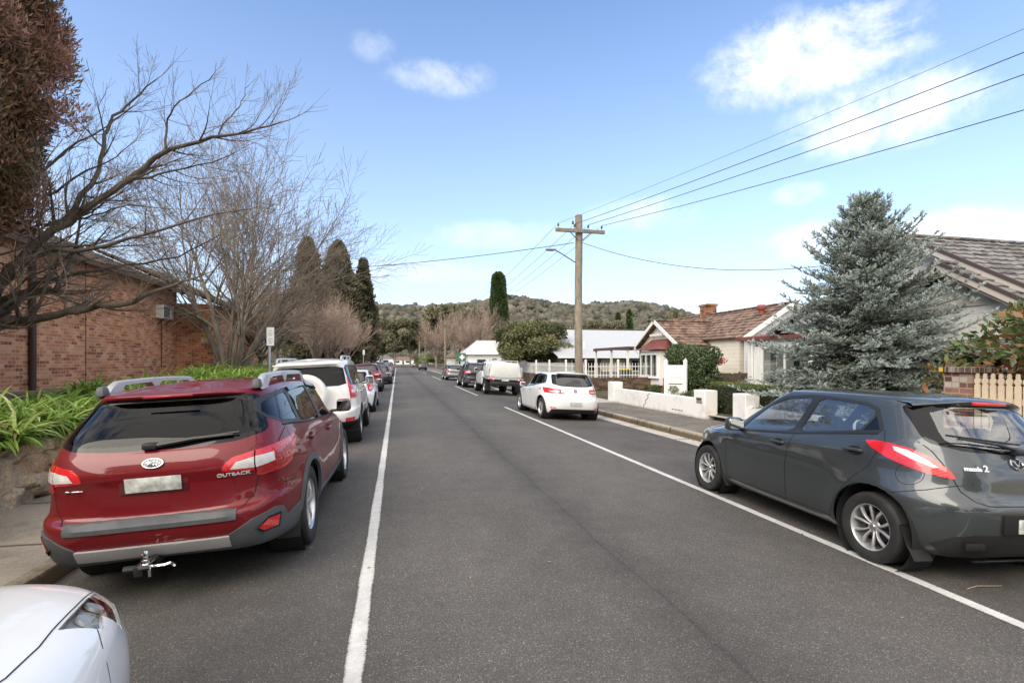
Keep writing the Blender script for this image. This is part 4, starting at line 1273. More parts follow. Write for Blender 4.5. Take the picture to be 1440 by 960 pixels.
def ute(root, paint_):
    """pick-up: rounded cab, steel tray and a tall lift-off canopy with a roof hoop"""
    lv = LV(
        (0.42, 0.42, 0.42, 0.42, 2.45, -0.62, 0.80, 3.4, 9, 0),
        (0.50, 0.50, 0.50, 0.50, 2.60, -0.66, 0.90, 3.4, 9, 0),
        (0.75, 0.75, 0.75, 0.75, 2.66, -0.68, 0.925, 3.4, 9, 0),
        (0.95, 1.0, 1.0, 0.95, 2.58, -0.68, 0.92, 3.4, 9, 0),
        (1.08, 1.10, 1.14, 1.14, 1.95, -0.67, 0.89, 3.6, 9, 0),
        (1.15, 1.15, 1.20, 1.20, 1.50, -0.66, 0.86, 3.8, 9, 0),
        (1.42, 1.42, 1.42, 1.42, 1.10, -0.62, 0.77, 4, 8, 0),
        (1.68, 1.68, 1.68, 1.68, 0.72, -0.58, 0.68, 4.4, 8, 0.01),
        (1.73, 1.73, 1.73, 1.73, 0.55, -0.55, 0.62, 4.6, 7, 0.02),
    )
    fx, bx, Rt = 1.60, -1.50, 0.38; Rh = Rt + 0.09
    sk = Skin(lv, [2, 3, 3, 3, 2, 4, 5, 2], 80, flare=[(fx, Rt, Rh, 0.02, 0.12)], roof=(0.05, 5))
    arch(sk, fx, Rt, Rh)
    sk.both([(1.25, 1.22), (0.85, 1.58), (0.65, 1.64), (-0.48, 1.64), (-0.56, 1.20)], 'trim')
    for sg, pr in (('l', 'L'), ('r', 'R')):
        sk.cut([(1.08, 1.225), (0.78, 1.55), (0.6, 1.61), (0.36, 1.61), (0.34, 1.225)], pr, 'g1_' + sg, ('trim_' + sg,))
        sk.cut([(0.27, 1.225), (0.28, 1.61), (-0.44, 1.61), (-0.5, 1.23)], pr, 'g2_' + sg, ('trim_' + sg,))
    sk.cut([(-0.6, 1.63), (0.6, 1.63), (0.8, 1.2), (-0.8, 1.2)], 'F', 'ws')
    body = sk.part(('body',), 'body', paint_, root, 0, 0.01)
    sk.part('under', 'underbody', M['liner'], root)
    for sg in 'lr': sk.part('trim_' + sg, 'window_frame', M['black'], root, 0.001, 0.02)
    for g in ('g1_l', 'g1_r', 'g2_l', 'g2_r'): sk.part(g, 'window', M['glass_dark'], root, -0.003)
    sk.part('ws', 'windscreen', M['glass_dark'], root, -0.002)
    G = MB()
    for pr in 'LR':
        for pl in ([(1.28, 1.1), (1.26, 0.5), (0.31, 0.5), (0.31, 1.2)], [(0.31, 0.5), (-0.6, 0.5)]): sk.ribbon(G, pl, pr)
    G.build('panel_gap', M['gap'], body)
    wells(root, fx, Rt, Rh, 0.91)
    for x in (fx, bx):
        for sg in (1, -1): wheel(root, (x, sg * 0.80, Rt), Rt, 0.26, Rt * 0.62, 'six', sg, 0, 1)
    m = MB(); m.rbox((-1.72, 0, 0.86), (1.98, 1.86, 0.10), 0.015, 1); m.rbox((-1.70, 0, 0.72), (1.9, 0.9, 0.20), 0.01, 1, 1)
    m.build('tray', [M['silver'], M['black']], root)
    wt = mat('canopy_white', (0.66, 0.66, 0.63), 0.45, var=0.06, vscale=3)
    m = MB(); m.rbox((-1.70, 0, 1.31), (1.94, 1.76, 0.80), 0.13, 4, 0, taper=(0.93, 0.80)); c = m.build('canopy', wt, root, 60)
    m = MB(); m.rbox((-2.655, 0, 1.24), (0.03, 1.26, 0.62), 0.012, 2, 0, Matrix.Identity(4), 0, (1, 0.93)); m.build('canopy_door', wt, c)
    for sg in (1, -1):
        m = MB(); m.rbox((-1.7, sg * 0.885, 1.22), (1.5, 0.03, 0.52), 0.02, 2, 0, taper=(0.95, 1)); m.build('canopy_door', wt, c)
        m = MB()
        m.tube([(-0.95, sg * 0.60, 1.68), (-0.95, sg * 0.60, 1.80), (-2.50, sg * 0.60, 1.80), (-2.56, sg * 0.62, 1.64)], 0.022, 6); m.build('roof_bar', M['silver'], c)
        m = MB(); m.rbox((-2.70, sg * 0.74, 0.83), (0.05, 0.30, 0.10), 0.015, 2); l = m.build('tail_lamp', M['lamp_red'], root)
        m = MB(); m.rbox((-2.715, sg * 0.66, 0.83), (0.05, 0.09, 0.075), 0.01, 1); m.build('reversing_lamp', M['lamp_clear'], l)
        m = MB()
        pts = [(bx + (Rt + 0.12) * math.cos(a), sg * 0.80, Rt + (Rt + 0.08) * math.sin(a)) for a in np.linspace(0.15, math.pi - 0.15, 14)]
        m.grid([[(p[0], sg * 0.66, p[2]), (p[0], sg * 0.94, p[2]), (p[0], sg * 0.94, p[2] + 0.03), (p[0], sg * 0.66, p[2] + 0.03)] for p in pts], 0, True, closed=True)
        m.build('mud_guard', M['black'], root)
        m = MB(); m.rbox((-2.0, sg * 0.80, 0.40), (0.02, 0.28, 0.40), 0.006, 1); m.build('mud_flap', M['black'], root)
    m = MB(); m.tube([(-2.50, -0.60, 1.80), (-2.50, 0.60, 1.80)], 0.022, 6); m.tube([(-1.7, -0.60, 1.80), (-1.7, 0.60, 1.80)], 0.022, 6); m.build('roof_bar', M['silver'], c)
    m = MB(); m.rbox((-2.72, 0, 0.62), (0.10, 1.60, 0.18), 0.03, 2); m.rbox((-2.70, 0.62, 0.60), (0.12, 0.42, 0.26), 0.03, 2); m.rbox((-2.70, -0.62, 0.60), (0.12, 0.42, 0.26), 0.03, 2)
    m.build('rear_bumper', M['black'], root)
    plate(root, -2.765, 0.05, 0.80)
    for sg in (1, -1): mirror(root, 1.05, 0.85, 1.25, sg, paint_, 0.22, 0.22, 0.12)


def car(name, label, fn, x, y, yaw=0.0, group=None, **kw):
    root = empty(name); tag(root, label, 'car', group)
    r = fn(root, **kw)
    place(root, x, y, yaw)
    return root, r


def other_cars():
    K = 'cars parked along the kerbs'
    # right row, front to back
    r, (sk, tg, _) = car('parked_hatchback', 'white five-door hatchback with wide red lamps, parked just behind the dark grey one', hatchback, 5.08, 16.25, R(0.4), K,
        paint_=M['white_paint'], S=(1.095, 1.056, 0.99), wb=2.637, Rt=0.316, style='seven', gl='glass_tint', lampset='wide')
    T = sk.frame('B', 0, 0.87)
    m = MB(); m.lathe([(0.055, 0.0), (0.058, 0.008), (0.050, 0.012), (0.047, 0.006), (0.001, 0.006)], 28, 0, T)
    for sg in (-1, 1):
        m.tube([T @ Vector((sg * 0.012, 0.040, 0.008)), T @ Vector((sg * 0.0, 0.006, 0.008)), T @ Vector((sg * 0.012, -0.034, 0.008)), T @ Vector((sg * 0.024, -0.008, 0.008)), T @ Vector((sg * 0.040, 0.028, 0.008))], 0.005, 5)
    m.build('badge', mat('badge_grey', (0.25, 0.26, 0.28), 0.15, 1.0), tg)
    T = sk.frame('B', 0.42, 0.80); lettering('lettering', 'GOLF', 0.05, M['gap'], tg, T, 0.003, 0.001, sx=1.3, skin=sk)
    p, n = sk.hit('B', 0, 0.50)
    m = MB(); m.rbox(p + Vector((-0.012, 0, 0)), (0.012, 0.372, 0.107), 0.003, 1); m.build('number_plate', M['plate'], r)
    for sg in (1, -1):
        p, n = sk.hit('B', sg * 0.66, 0.375)
        m = MB(); T = sk.frame('B', sg * 0.66, 0.375); m.rbox((0, 0, 0.002), (0.20, 0.03, 0.012), 0.005, 1, 0, T); m.build('reflector', M['lamp_red'], r)
    m = MB(); m.rbox((-1.60, 0, 1.385), (0.14, 1.02, 0.024), 0.01, 2); m.build('spoiler', M['white_paint'], tg)
    r = empty('parked_ute'); tag(r, 'white tray-back ute with a boxy white canopy and black rear bumper', 'ute', K)
    ute(r, M['white_paint']); place(r, 5.42, 28.4, R(0))
    car('parked_wagon', 'black off-road wagon with tinted glass, parked in front of the white ute', wagon, 5.15, 35.3, 0, K,
        paint_=M['dark_paint'], S=(0.965, 1.02, 1.06), wb=2.81, Rt=0.37, style='seven', hero=False, gl='glass_tint', sub=2, ncol=70, rails=True)
    car('parked_wagon', 'silver grey wagon with upright red lamps beyond the black one, on the right', wagon, 5.25, 49.2, 0, K,
        paint_=M['silver_paint'], S=(0.96, 1.0, 0.93), wb=2.77, Rt=0.33, style='seven', hero=False, gl='glass_tint', sub=2, ncol=60, clad=None, rails=False, lamps='up')
    car('parked_hatchback', 'small charcoal hatchback far down the right kerb, below the third pole', hatchback, 5.1, 105.5, 0, K,
        paint_=M['dark_paint'], S=(1.03, 1.0, 1.08), wb=2.55, Rt=0.31, style='seven', hero=False, gl='glass_tint', lampset='up', sub=2, ncol=50)
    car('parked_hatchback', 'pale silver car at the far right end of the street', hatchback, 5.6, 163, 0, K,
        paint_=M['silver_paint'], S=(1.1, 1.03, 1.0), wb=2.6, Rt=0.31, style='seven', hero=False, gl='glass_tint', lampset='up', sub=2, ncol=50)
    # left row, front to back
    r = empty('parked_four_wheel_drive'); tag(r, 'tall pearl white four-wheel drive with a covered spare wheel on its rear door', 'car', K)
    offroader(r, M['pearl_paint']); place(r, -1.66, 13.05, R(0.0))
    car('parked_hatchback', 'white hatchback with upright red lamps, ahead of the tall white four-wheel drive', hatchback, -1.55, 19.6, 0, K,
        paint_=M['white_paint'], S=(1.06, 1.04, 1.02), wb=2.55, Rt=0.31, style='seven', gl='glass_tint', lampset='up')
    car('parked_wagon', 'bright red off-road wagon ahead of the white hatchback on the left', wagon, -1.68, 31.9, 0, K,
        paint_=M['red_paint2'], S=(0.945, 1.0, 1.05), wb=2.7, Rt=0.36, style='seven', hero=False, gl='glass_tint', sub=2, ncol=80, rails=False)
    car('parked_hatchback', 'black hatchback standing just past the bright red off-road wagon', hatchback, -1.22, 41.3, 0, K,
        paint_=M['dark_paint'], S=(1.08, 1.05, 1.0), wb=2.6, Rt=0.31, style='seven', hero=False, gl='glass_tint', lampset='wide', sub=2, ncol=60)
    car('parked_wagon', 'dark blue wagon with a tall roof, ahead of the black hatchback on the left', wagon, -1.75, 49.0, 0, K,
        paint_=M['blue_paint'], S=(0.95, 1.0, 1.08), wb=2.7, Rt=0.36, style='seven', hero=False, gl='glass_tint', sub=2, ncol=50, rails=True)
    car('parked_hatchback', 'silver hatchback in the left row ahead of the dark blue wagon', hatchback, -1.2, 62.5, 0, K,
        paint_=M['silver_paint'], S=(1.05, 1.03, 1.06), wb=2.55, Rt=0.31, style='seven', hero=False, gl='glass_tint', lampset='up', sub=2, ncol=50)
    car('parked_wagon', 'small dark wagon farthest away in the left row', wagon, -1.3, 84, 0, K,
        paint_=M['dark_paint'], S=(0.95, 1.0, 1.05), wb=2.7, Rt=0.36, style='seven', hero=False, gl='glass_tint', sub=2, ncol=50, rails=False, lamps='up')


# ------------------------------------------------------------------ white car whose nose shows at the bottom left
def nose_car():
    root = empty('parked_sedan')
    tag(root, 'white car whose rounded bonnet and headlamp show behind the red wagon', 'car')
    lv = LV(
        (0.20, 0.20, 0.20, 0.22, 2.05, -2.0, 0.72, 3.8, 5, 0),
        (0.26, 0.26, 0.26, 0.28, 2.18, -2.1, 0.84, 3.8, 5, 0),
        (0.45, 0.45, 0.45, 0.45, 2.26, -2.2, 0.885, 3.8, 5, 0),
        (0.63, 0.60, 0.60, 0.60, 2.255, -2.2, 0.895, 3.8, 5, 0),
        (0.77, 0.73, 0.74, 0.76, 2.22, -2.18, 0.893, 3.7, 5, 0),
        (0.845, 0.80, 0.90, 0.90, 2.15, -2.15, 0.875, 3.6, 5, 0),
        (0.885, 0.85, 0.97, 0.98, 2.02, -2.12, 0.835, 3.5, 5, 0),
        (0.92, 0.89, 1.0, 1.03, 1.72, -2.05, 0.785, 3.4, 5, 0),
        (0.97, 0.93, 1.04, 1.07, 1.22, -2.0, 0.755, 3.4, 5, 0),
        (1.00, 0.97, 1.06, 1.10, 0.98, -1.95, 0.74, 3.5, 5, 0),
        (1.30, 1.30, 1.32, 1.33, 0.35, -1.7, 0.63, 4.2, 6, 0),
        (1.40, 1.40, 1.40, 1.40, 0.10, -1.5, 0.56, 4.6, 5, 0.02),
    )
    ax, Rt = 1.30, 0.315; Rh = Rt + 0.055
    sk = Skin(lv, [2, 3, 3, 3, 4, 4, 4, 4, 3, 5, 3], 130, flare=[(ax, Rt, Rh, 0.016, 0.10), (-ax, Rt, Rh, 0.016, 0.1)], roof=(0.05, 5))
    arch(sk, ax, Rt, Rh); arch(sk, -ax, Rt, Rh)
    sk.both([(0.80, 0.98), (0.3, 1.28), (0.0, 1.345), (-1.1, 1.34), (-1.5, 1.12), (-1.0, 1.02), (0.7, 0.955)], 'trim')
    for sg, pr in (('l', 'L'), ('r', 'R')):
        sk.cut([(0.62, 0.975), (0.25, 1.24), (0.0, 1.31), (-0.3, 1.32), (-0.3, 1.0)], pr, 'g1_' + sg, ('trim_' + sg,))
        sk.cut([(-0.4, 1.0), (-0.4, 1.32), (-1.0, 1.31), (-1.3, 1.12), (-1.0, 1.04)], pr, 'g2_' + sg, ('trim_' + sg,))
    sk.cut([(-0.55, 1.33), (0.55, 1.33), (0.70, 0.98), (-0.70, 0.98)], 'F', 'ws')
    lp = [(1.60, 0.685), (1.80, 0.635), (2.02, 0.575), (2.0, 0.65), (1.87, 0.735), (1.83, 0.735), (1.80, 0.705), (1.72, 0.75), (1.69, 0.745)]
    sk.cut([(x, -y) for x, y in lp], 'T', 'hl_r'); sk.cut(lp, 'T', 'hl_l')
    bn = [(0.98, -0.73), (1.30, -0.735), (1.48, -0.705), (1.59, -0.675), (1.80, -0.625), (2.02, -0.565), (2.13, -0.44), (2.17, -0.2), (2.18, 0)]
    bn = bn + [(x, -y) for x, y in bn[:-1][::-1]]
    body = sk.part('body', 'body', M['white_paint'], root, 0, 0.012)
    sk.part('under', 'underbody', M['liner'], root)
    G = MB(); sk.ribbon(G, bn, 'T', 0.0045)
    for sg in (1, -1): sk.ribbon(G, [(1.69, sg * 0.748), (1.63, sg * 0.79), (1.58, sg * 0.84)], 'T', 0.004)
    G.build('panel_gap', M['gap'], body)
    for sg in 'lr': sk.part('trim_' + sg, 'window_frame', M['black'], root, 0.001, 0.02)
    for g in ('g1_l', 'g1_r', 'g2_l', 'g2_r'): sk.part(g, 'window', M['glass_tint'], root, -0.003)
    sk.part('ws', 'windscreen', M['glass_tint'], root, -0.002)
    for sg in 'lr':
        s_ = -1 if sg == 'r' else 1
        # lamp bowl behind a clear cover
        h = sk.part('hl_' + sg, 'headlamp', M['lamp_head'], root, -0.03, 0.0)
        sk.part('hl_' + sg, 'headlamp_cover', M['lamp_cover'], h, 0.002, 0.03)
        m = MB()
        for (x, y, r) in ((1.77, 0.69, 0.04), (1.91, 0.64, 0.035)):
            p, n = sk.hit('T', x, s_ * y)
            m.lathe([(r, -0.028), (r * 0.9, -0.016), (r * 0.3, -0.026), (0.001, -0.024)], 20, 0, Matrix.Translation(p) @ n.to_track_quat('Z', 'Y').to_matrix().to_4x4())
        m.build('reflector_bowl', M['silver'], h)
    wells(root, ax, Rt, Rh, 0.88); wells(root, -ax, Rt, Rh, 0.88)
    for x in (ax, -ax):
        for sg in (1, -1): wheel(root, (x, sg * 0.775, Rt), Rt, 0.205, Rt * 0.66, 'seven', sg, 0, 1)
    for sg in (1, -1): mirror(root, 0.60, 0.745, 1.02, sg, M['white_paint'])
    seats(root, (0.0, -0.85), 0.5, 0.5, 1.1, 0.36, dash=0.75)
    place(root, -1.72, 0.34, R(-0.5))
# ------------------------------------------------------------------ ground materials
def asphalt():
    m = bpy.data.materials.new('asphalt'); m.use_nodes = True; t = NT(m); b = t.n['Principled BSDF']
    tc = t.new('ShaderNodeTexCoord'); P = tc.outputs['Object']
    sp = t.new('ShaderNodeSeparateXYZ'); t.link(P, sp.inputs[0])
    v = t.new('ShaderNodeTexVoronoi'); v.inputs['Scale'].default_value = 170; t.link(P, v.inputs['Vector'])
    sc = t.new('ShaderNodeSeparateColor'); t.link(v.outputs['Color'], sc.inputs[0])
    n1 = t.noise(P, 260, 3, 0.7); n2 = t.noise(P, 0.35, 5, 0.6); n3 = t.noise(P, 3.0, 5, 0.6)
    agg = t.ramp(sc.outputs[0], [(0.0, (0.075, 0.068, 0.061)), (0.50, (0.108, 0.099, 0.089)), (0.93, (0.145, 0.133, 0.119)), (1.0, (0.32, 0.30, 0.27))])
    gr = t.ramp(n1.outputs['Fac'], [(0.3, (0.62,) * 3), (0.7, (1.25,) * 3)])
    c = t.mix(1.0, agg.outputs[0], gr.outputs[0], 'MULTIPLY')
    big = t.ramp(n2.outputs['Fac'], [(0.3, (0.82,) * 3), (0.7, (1.12,) * 3)])
    c = t.mix(1.0, c, big.outputs[0], 'MULTIPLY')
    md = t.ramp(n3.outputs['Fac'], [(0.3, (0.88,) * 3), (0.7, (1.08,) * 3)])
    c = t.mix(1.0, c, md.outputs[0], 'MULTIPLY')
    # worn joint along the crown: a ragged darker band with a tight seam
    wob = t.math('MULTIPLY', t.math('SUBTRACT', t.noise(P, 0.5, 3).outputs['Fac'], 0.5), 0.25)
    off = t.math('ADD', t.math('SUBTRACT', sp.outputs['X'], 1.82), wob)
    a = t.math('ABSOLUTE', off)
    band = t.ramp(t.math('ADD', a, t.math('MULTIPLY', n3.outputs['Fac'], 0.25)), [(0.12, (0.74,) * 3), (0.52, (1.0,) * 3)])
    c = t.mix(1.0, c, band.outputs[0], 'MULTIPLY')
    seam = t.ramp(t.math('ADD', a, t.math('MULTIPLY', n1.outputs['Fac'], 0.03)), [(0.012, (0.45,) * 3), (0.04, (1.0,) * 3)])
    c = t.mix(0.5, c, seam.outputs[0], 'MULTIPLY')
    # paler, polished wheel tracks, old patches and hairline cracks
    tr = None
    for xc in (0.55, 2.95):
        q = t.math('SUBTRACT', 1.0, t.math('MULTIPLY', t.math('ABSOLUTE', t.math('ADD', t.math('SUBTRACT', sp.outputs['X'], xc), wob)), 1.9)); q.node.use_clamp = True
        tr = q if tr is None else t.math('ADD', tr, q)
    c = t.mix(t.math('MULTIPLY', tr, 0.35), c, t.mix(1.0, c, (1.28, 1.27, 1.25), 'MULTIPLY'))
    cv = t.new('ShaderNodeTexVoronoi'); cv.feature = 'DISTANCE_TO_EDGE'; cv.inputs['Scale'].default_value = 0.42
    wv = t.new('ShaderNodeVectorMath'); wv.operation = 'ADD'; t.link(P, wv.inputs[0])
    nv = t.noise(P, 1.6, 6, 0.7); sv = t.new('ShaderNodeVectorMath'); sv.operation = 'SCALE'; sv.inputs['Scale'].default_value = 0.9; t.link(nv.outputs['Color'], sv.inputs[0]); t.link(sv.outputs[0], wv.inputs[1]); t.link(wv.outputs[0], cv.inputs['Vector'])
    ck = t.ramp(cv.outputs['Distance'], [(0.0, (0.55,) * 3), (0.006, (1.0,) * 3)])
    cm = t.ramp(t.noise(P, 0.25, 3).outputs['Fac'], [(0.52, (0,) * 3), (0.6, (1,) * 3)]); cms = t.new('ShaderNodeSeparateColor'); t.link(cm.outputs[0], cms.inputs[0])
    c = t.mix(cms.outputs[0], c, t.mix(1.0, c, ck.outputs[0], 'MULTIPLY'))
    # oil-darkened parking lanes
    par = t.ramp(t.math('ADD', t.math('ABSOLUTE', t.math('SUBTRACT', sp.outputs['X'], 1.85)), t.math('MULTIPLY', n3.outputs['Fac'], 0.7)), [(0.0, (1,) * 3), (1.0, (1,) * 3)])
    far = t.math('MULTIPLY', t.math('SUBTRACT', t.math('ABSOLUTE', t.math('SUBTRACT', sp.outputs['X'], 1.85)), 1.9), 1.2); far.node.use_clamp = True
    blot = t.ramp(t.noise(P, 0.9, 4).outputs['Fac'], [(0.35, (0.70,) * 3), (0.65, (0.95,) * 3)])
    c = t.mix(far, c, t.mix(1.0, c, blot.outputs[0], 'MULTIPLY'))
    t.link(c, b.inputs['Base Color'])
    b.inputs['Roughness'].default_value = 0.82; b.inputs['Specular IOR Level'].default_value = 0.35
    h = t.math('ADD', t.math('MULTIPLY', v.outputs['Distance'], -1.0), n1.outputs['Fac'])
    t.bump(h, 0.5, 0.006, b)
    return m


def concrete(name, col, joints=None, stain=0.5):
    m = bpy.data.materials.new(name); m.use_nodes = True; t = NT(m); b = t.n['Principled BSDF']
    tc = t.new('ShaderNodeTexCoord'); P = tc.outputs['Object']
    n1 = t.noise(P, 1.4, 7, 0.65); n2 = t.noise(P, 45, 4, 0.7)
    r = t.ramp(n1.outputs['Fac'], [(0.3, tuple(c * (1 - stain) for c in col)), (0.5, col), (0.75, tuple(c * 1.15 for c in col))])
    g = t.ramp(n2.outputs['Fac'], [(0.3, (0.75,) * 3), (0.7, (1.15,) * 3)])
    c = t.mix(1.0, r.outputs[0], g.outputs[0], 'MULTIPLY')
    if joints:
        sp = t.new('ShaderNodeSeparateXYZ'); t.link(P, sp.inputs[0])
        f = t.math('FRACT', t.math('DIVIDE', sp.outputs['Y'], joints))
        j = t.ramp(t.math('ABSOLUTE', t.math('SUBTRACT', f, 0.5)), [(0.0, (0.25,) * 3), (0.012, (0.3,) * 3), (0.02, (1,) * 3)])
        c = t.mix(1.0, c, j.outputs[0], 'MULTIPLY')
    t.link(c, b.inputs['Base Color']); b.inputs['Roughness'].default_value = 0.85
    t.bump(n2.outputs['Fac'], 0.25, 0.01, b)
    return m


def soil(name, c0, c1, scale=2.0):
    m = bpy.data.materials.new(name); m.use_nodes = True; t = NT(m); b = t.n['Principled BSDF']
    tc = t.new('ShaderNodeTexCoord'); P = tc.outputs['Object']
    n = t.noise(P, scale, 8, 0.7); n2 = t.noise(P, scale * 14, 4, 0.7)
    r = t.ramp(n.outputs['Fac'], [(0.35, c0), (0.65, c1)])
    g = t.ramp(n2.outputs['Fac'], [(0.3, (0.6,) * 3), (0.7, (1.3,) * 3)])
    t.link(t.mix(1.0, r.outputs[0], g.outputs[0], 'MULTIPLY'), b.inputs['Base Color']); b.inputs['Roughness'].default_value = 0.95
    t.bump(n2.outputs['Fac'], 0.6, 0.03, b)
    return m


def worn_paint():
    """thermoplastic line: chipped edges, tyre scuffs and asphalt showing through"""
    m = bpy.data.materials.new('road_paint'); m.use_nodes = True; t = NT(m); b = t.n['Principled BSDF']
    tc = t.new('ShaderNodeTexCoord'); P = tc.outputs['Object']
    sp = t.new('ShaderNodeSeparateXYZ'); t.link(P, sp.inputs[0])
    n = t.noise(P, 75, 5, 0.75); n2 = t.noise(P, 1.1, 6, 0.65); n3 = t.noise(P, 9, 5, 0.7)
    e = t.math('MINIMUM', t.math('ABSOLUTE', t.math('ADD', sp.outputs['X'], 0.23)), t.math('ABSOLUTE', t.math('SUBTRACT', sp.outputs['X'], 3.93)))
    e = t.math('MULTIPLY', t.math('SUBTRACT', e, 0.034), 14.0); e.node.use_clamp = True
    f = t.math('ADD', t.math('MULTIPLY', n.outputs['Fac'], 0.55), t.math('MULTIPLY', n2.outputs['Fac'], 0.45))
    f = t.math('SUBTRACT', f, t.math('MULTIPLY', e, 0.75))
    r = t.ramp(f, [(0.30, (0.085, 0.078, 0.07)), (0.37, (0.50, 0.485, 0.45)), (0.7, (0.74, 0.73, 0.69))])
    g = t.ramp(n3.outputs['Fac'], [(0.3, (0.78,) * 3), (0.65, (1.03,) * 3)])
    t.link(t.mix(1.0, r.outputs[0], g.outputs[0], 'MULTIPLY'), b.inputs['Base Color']); b.inputs['Roughness'].default_value = 0.75
    t.bump(n.outputs['Fac'], 0.3, 0.004, b)
    return m


def brick(name, cols, mortar, axis='Y', bw=0.23, bh=0.076, mort=0.010, off=0.5, rough=0.85):
    """brick courses in the plane of a wall: axis is the wall's horizontal run"""
    m = bpy.data.materials.new(name); m.use_nodes = True; t = NT(m); b = t.n['Principled BSDF']
    tc = t.new('ShaderNodeTexCoord'); P = tc.outputs['Object']
    sp = t.new('ShaderNodeSeparateXYZ'); t.link(P, sp.inputs[0]); cb = t.new('ShaderNodeCombineXYZ')
    if axis == 'XY':
        t.link(t.math('ADD', sp.outputs['X'], sp.outputs['Y']), cb.inputs[0])
    else:
        t.link(sp.outputs[axis], cb.inputs[0])
    t.link(sp.outputs['Z'], cb.inputs[1])
    br = t.new('ShaderNodeTexBrick'); br.offset = off
    br.inputs['Scale'].default_value = 1.0; br.inputs['Brick Width'].default_value = bw; br.inputs['Row Height'].default_value = bh + mort
    br.inputs['Mortar Size'].default_value = mort / 2; br.inputs['Mortar Smooth'].default_value = 0.2; br.inputs['Bias'].default_value = -0.1
    br.inputs['Color1'].default_value = (*cols[0], 1); br.inputs['Color2'].default_value = (*cols[1], 1); br.inputs['Mortar'].default_value = (*mortar, 1)
    t.link(cb.outputs[0], br.inputs['Vector'])
    # odd burnt bricks: per-brick random from the brick cell
    vx = t.math('FLOOR', t.math('DIVIDE', sp.outputs['Z'], bh + mort))
    ux = t.math('FLOOR', t.math('ADD', t.math('DIVIDE', cb.inputs[0].links[0].from_socket, bw), t.math('MULTIPLY', t.math('FRACT', t.math('MULTIPLY', vx, 0.5)), 1.0)))
    wn = t.new('ShaderNodeTexWhiteNoise'); wn.noise_dimensions = '2D'
    c2 = t.new('ShaderNodeCombineXYZ'); t.link(ux, c2.inputs[0]); t.link(vx, c2.inputs[1]); t.link(c2.outputs[0], wn.inputs['Vector'])
    rr = t.ramp(wn.outputs['Value'], [(0.0, tuple(c * 0.45 for c in cols[0])), (0.18, cols[0]), (0.6, cols[1]), (1.0, cols[2])])
    col = t.mix(br.outputs['Fac'], rr.outputs[0], mortar)
    n = t.noise(P, 1.0, 6, 0.6); n2 = t.noise(P, 60, 3, 0.7)
    sh = t.ramp(n.outputs['Fac'], [(0.3, (0.78,) * 3), (0.7, (1.1,) * 3)])
    col = t.mix(1.0, col, sh.outputs[0], 'MULTIPLY')
    g = t.ramp(n2.outputs['Fac'], [(0.3, (0.8,) * 3), (0.7, (1.15,) * 3)])
    col = t.mix(1.0, col, g.outputs[0], 'MULTIPLY')
    t.link(col, b.inputs['Base Color']); b.inputs['Roughness'].default_value = rough
    t.bump(t.math('SUBTRACT', n2.outputs['Fac'], t.math('MULTIPLY', br.outputs['Fac'], 1.5)), 0.5, 0.008, b)
    return m


def stone():
    m = bpy.data.materials.new('rough_stone'); m.use_nodes = True; t = NT(m); b = t.n['Principled BSDF']
    tc = t.new('ShaderNodeTexCoord'); P = tc.outputs['Object']
    n0 = t.noise(P, 1.2, 5, 0.6); n = t.noise(P, 3.5, 9, 0.72); n2 = t.noise(P, 30, 6, 0.75)
    r = t.ramp(n.outputs['Fac'], [(0.28, (0.17, 0.14, 0.11)), (0.46, (0.40, 0.335, 0.25)), (0.6, (0.52, 0.42, 0.30)), (0.75, (0.58, 0.54, 0.48))])
    o = t.ramp(n0.outputs['Fac'], [(0.45, (1, 1, 1)), (0.62, (1.2, 0.95, 0.72))])
    g = t.ramp(n2.outputs['Fac'], [(0.3, (0.5,) * 3), (0.65, (1.3,) * 3)])
    c = t.mix(1.0, t.mix(1.0, r.outputs[0], o.outputs[0], 'MULTIPLY'), g.outputs[0], 'MULTIPLY')
    t.link(c, b.inputs['Base Color']); b.inputs['Roughness'].default_value = 0.9
    t.bump(t.math('ADD', n.outputs['Fac'], t.math('MULTIPLY', n2.outputs['Fac'], 0.4)), 0.8, 0.05, b)
    return m


KERB_L, KERB_R = -2.76, 6.70


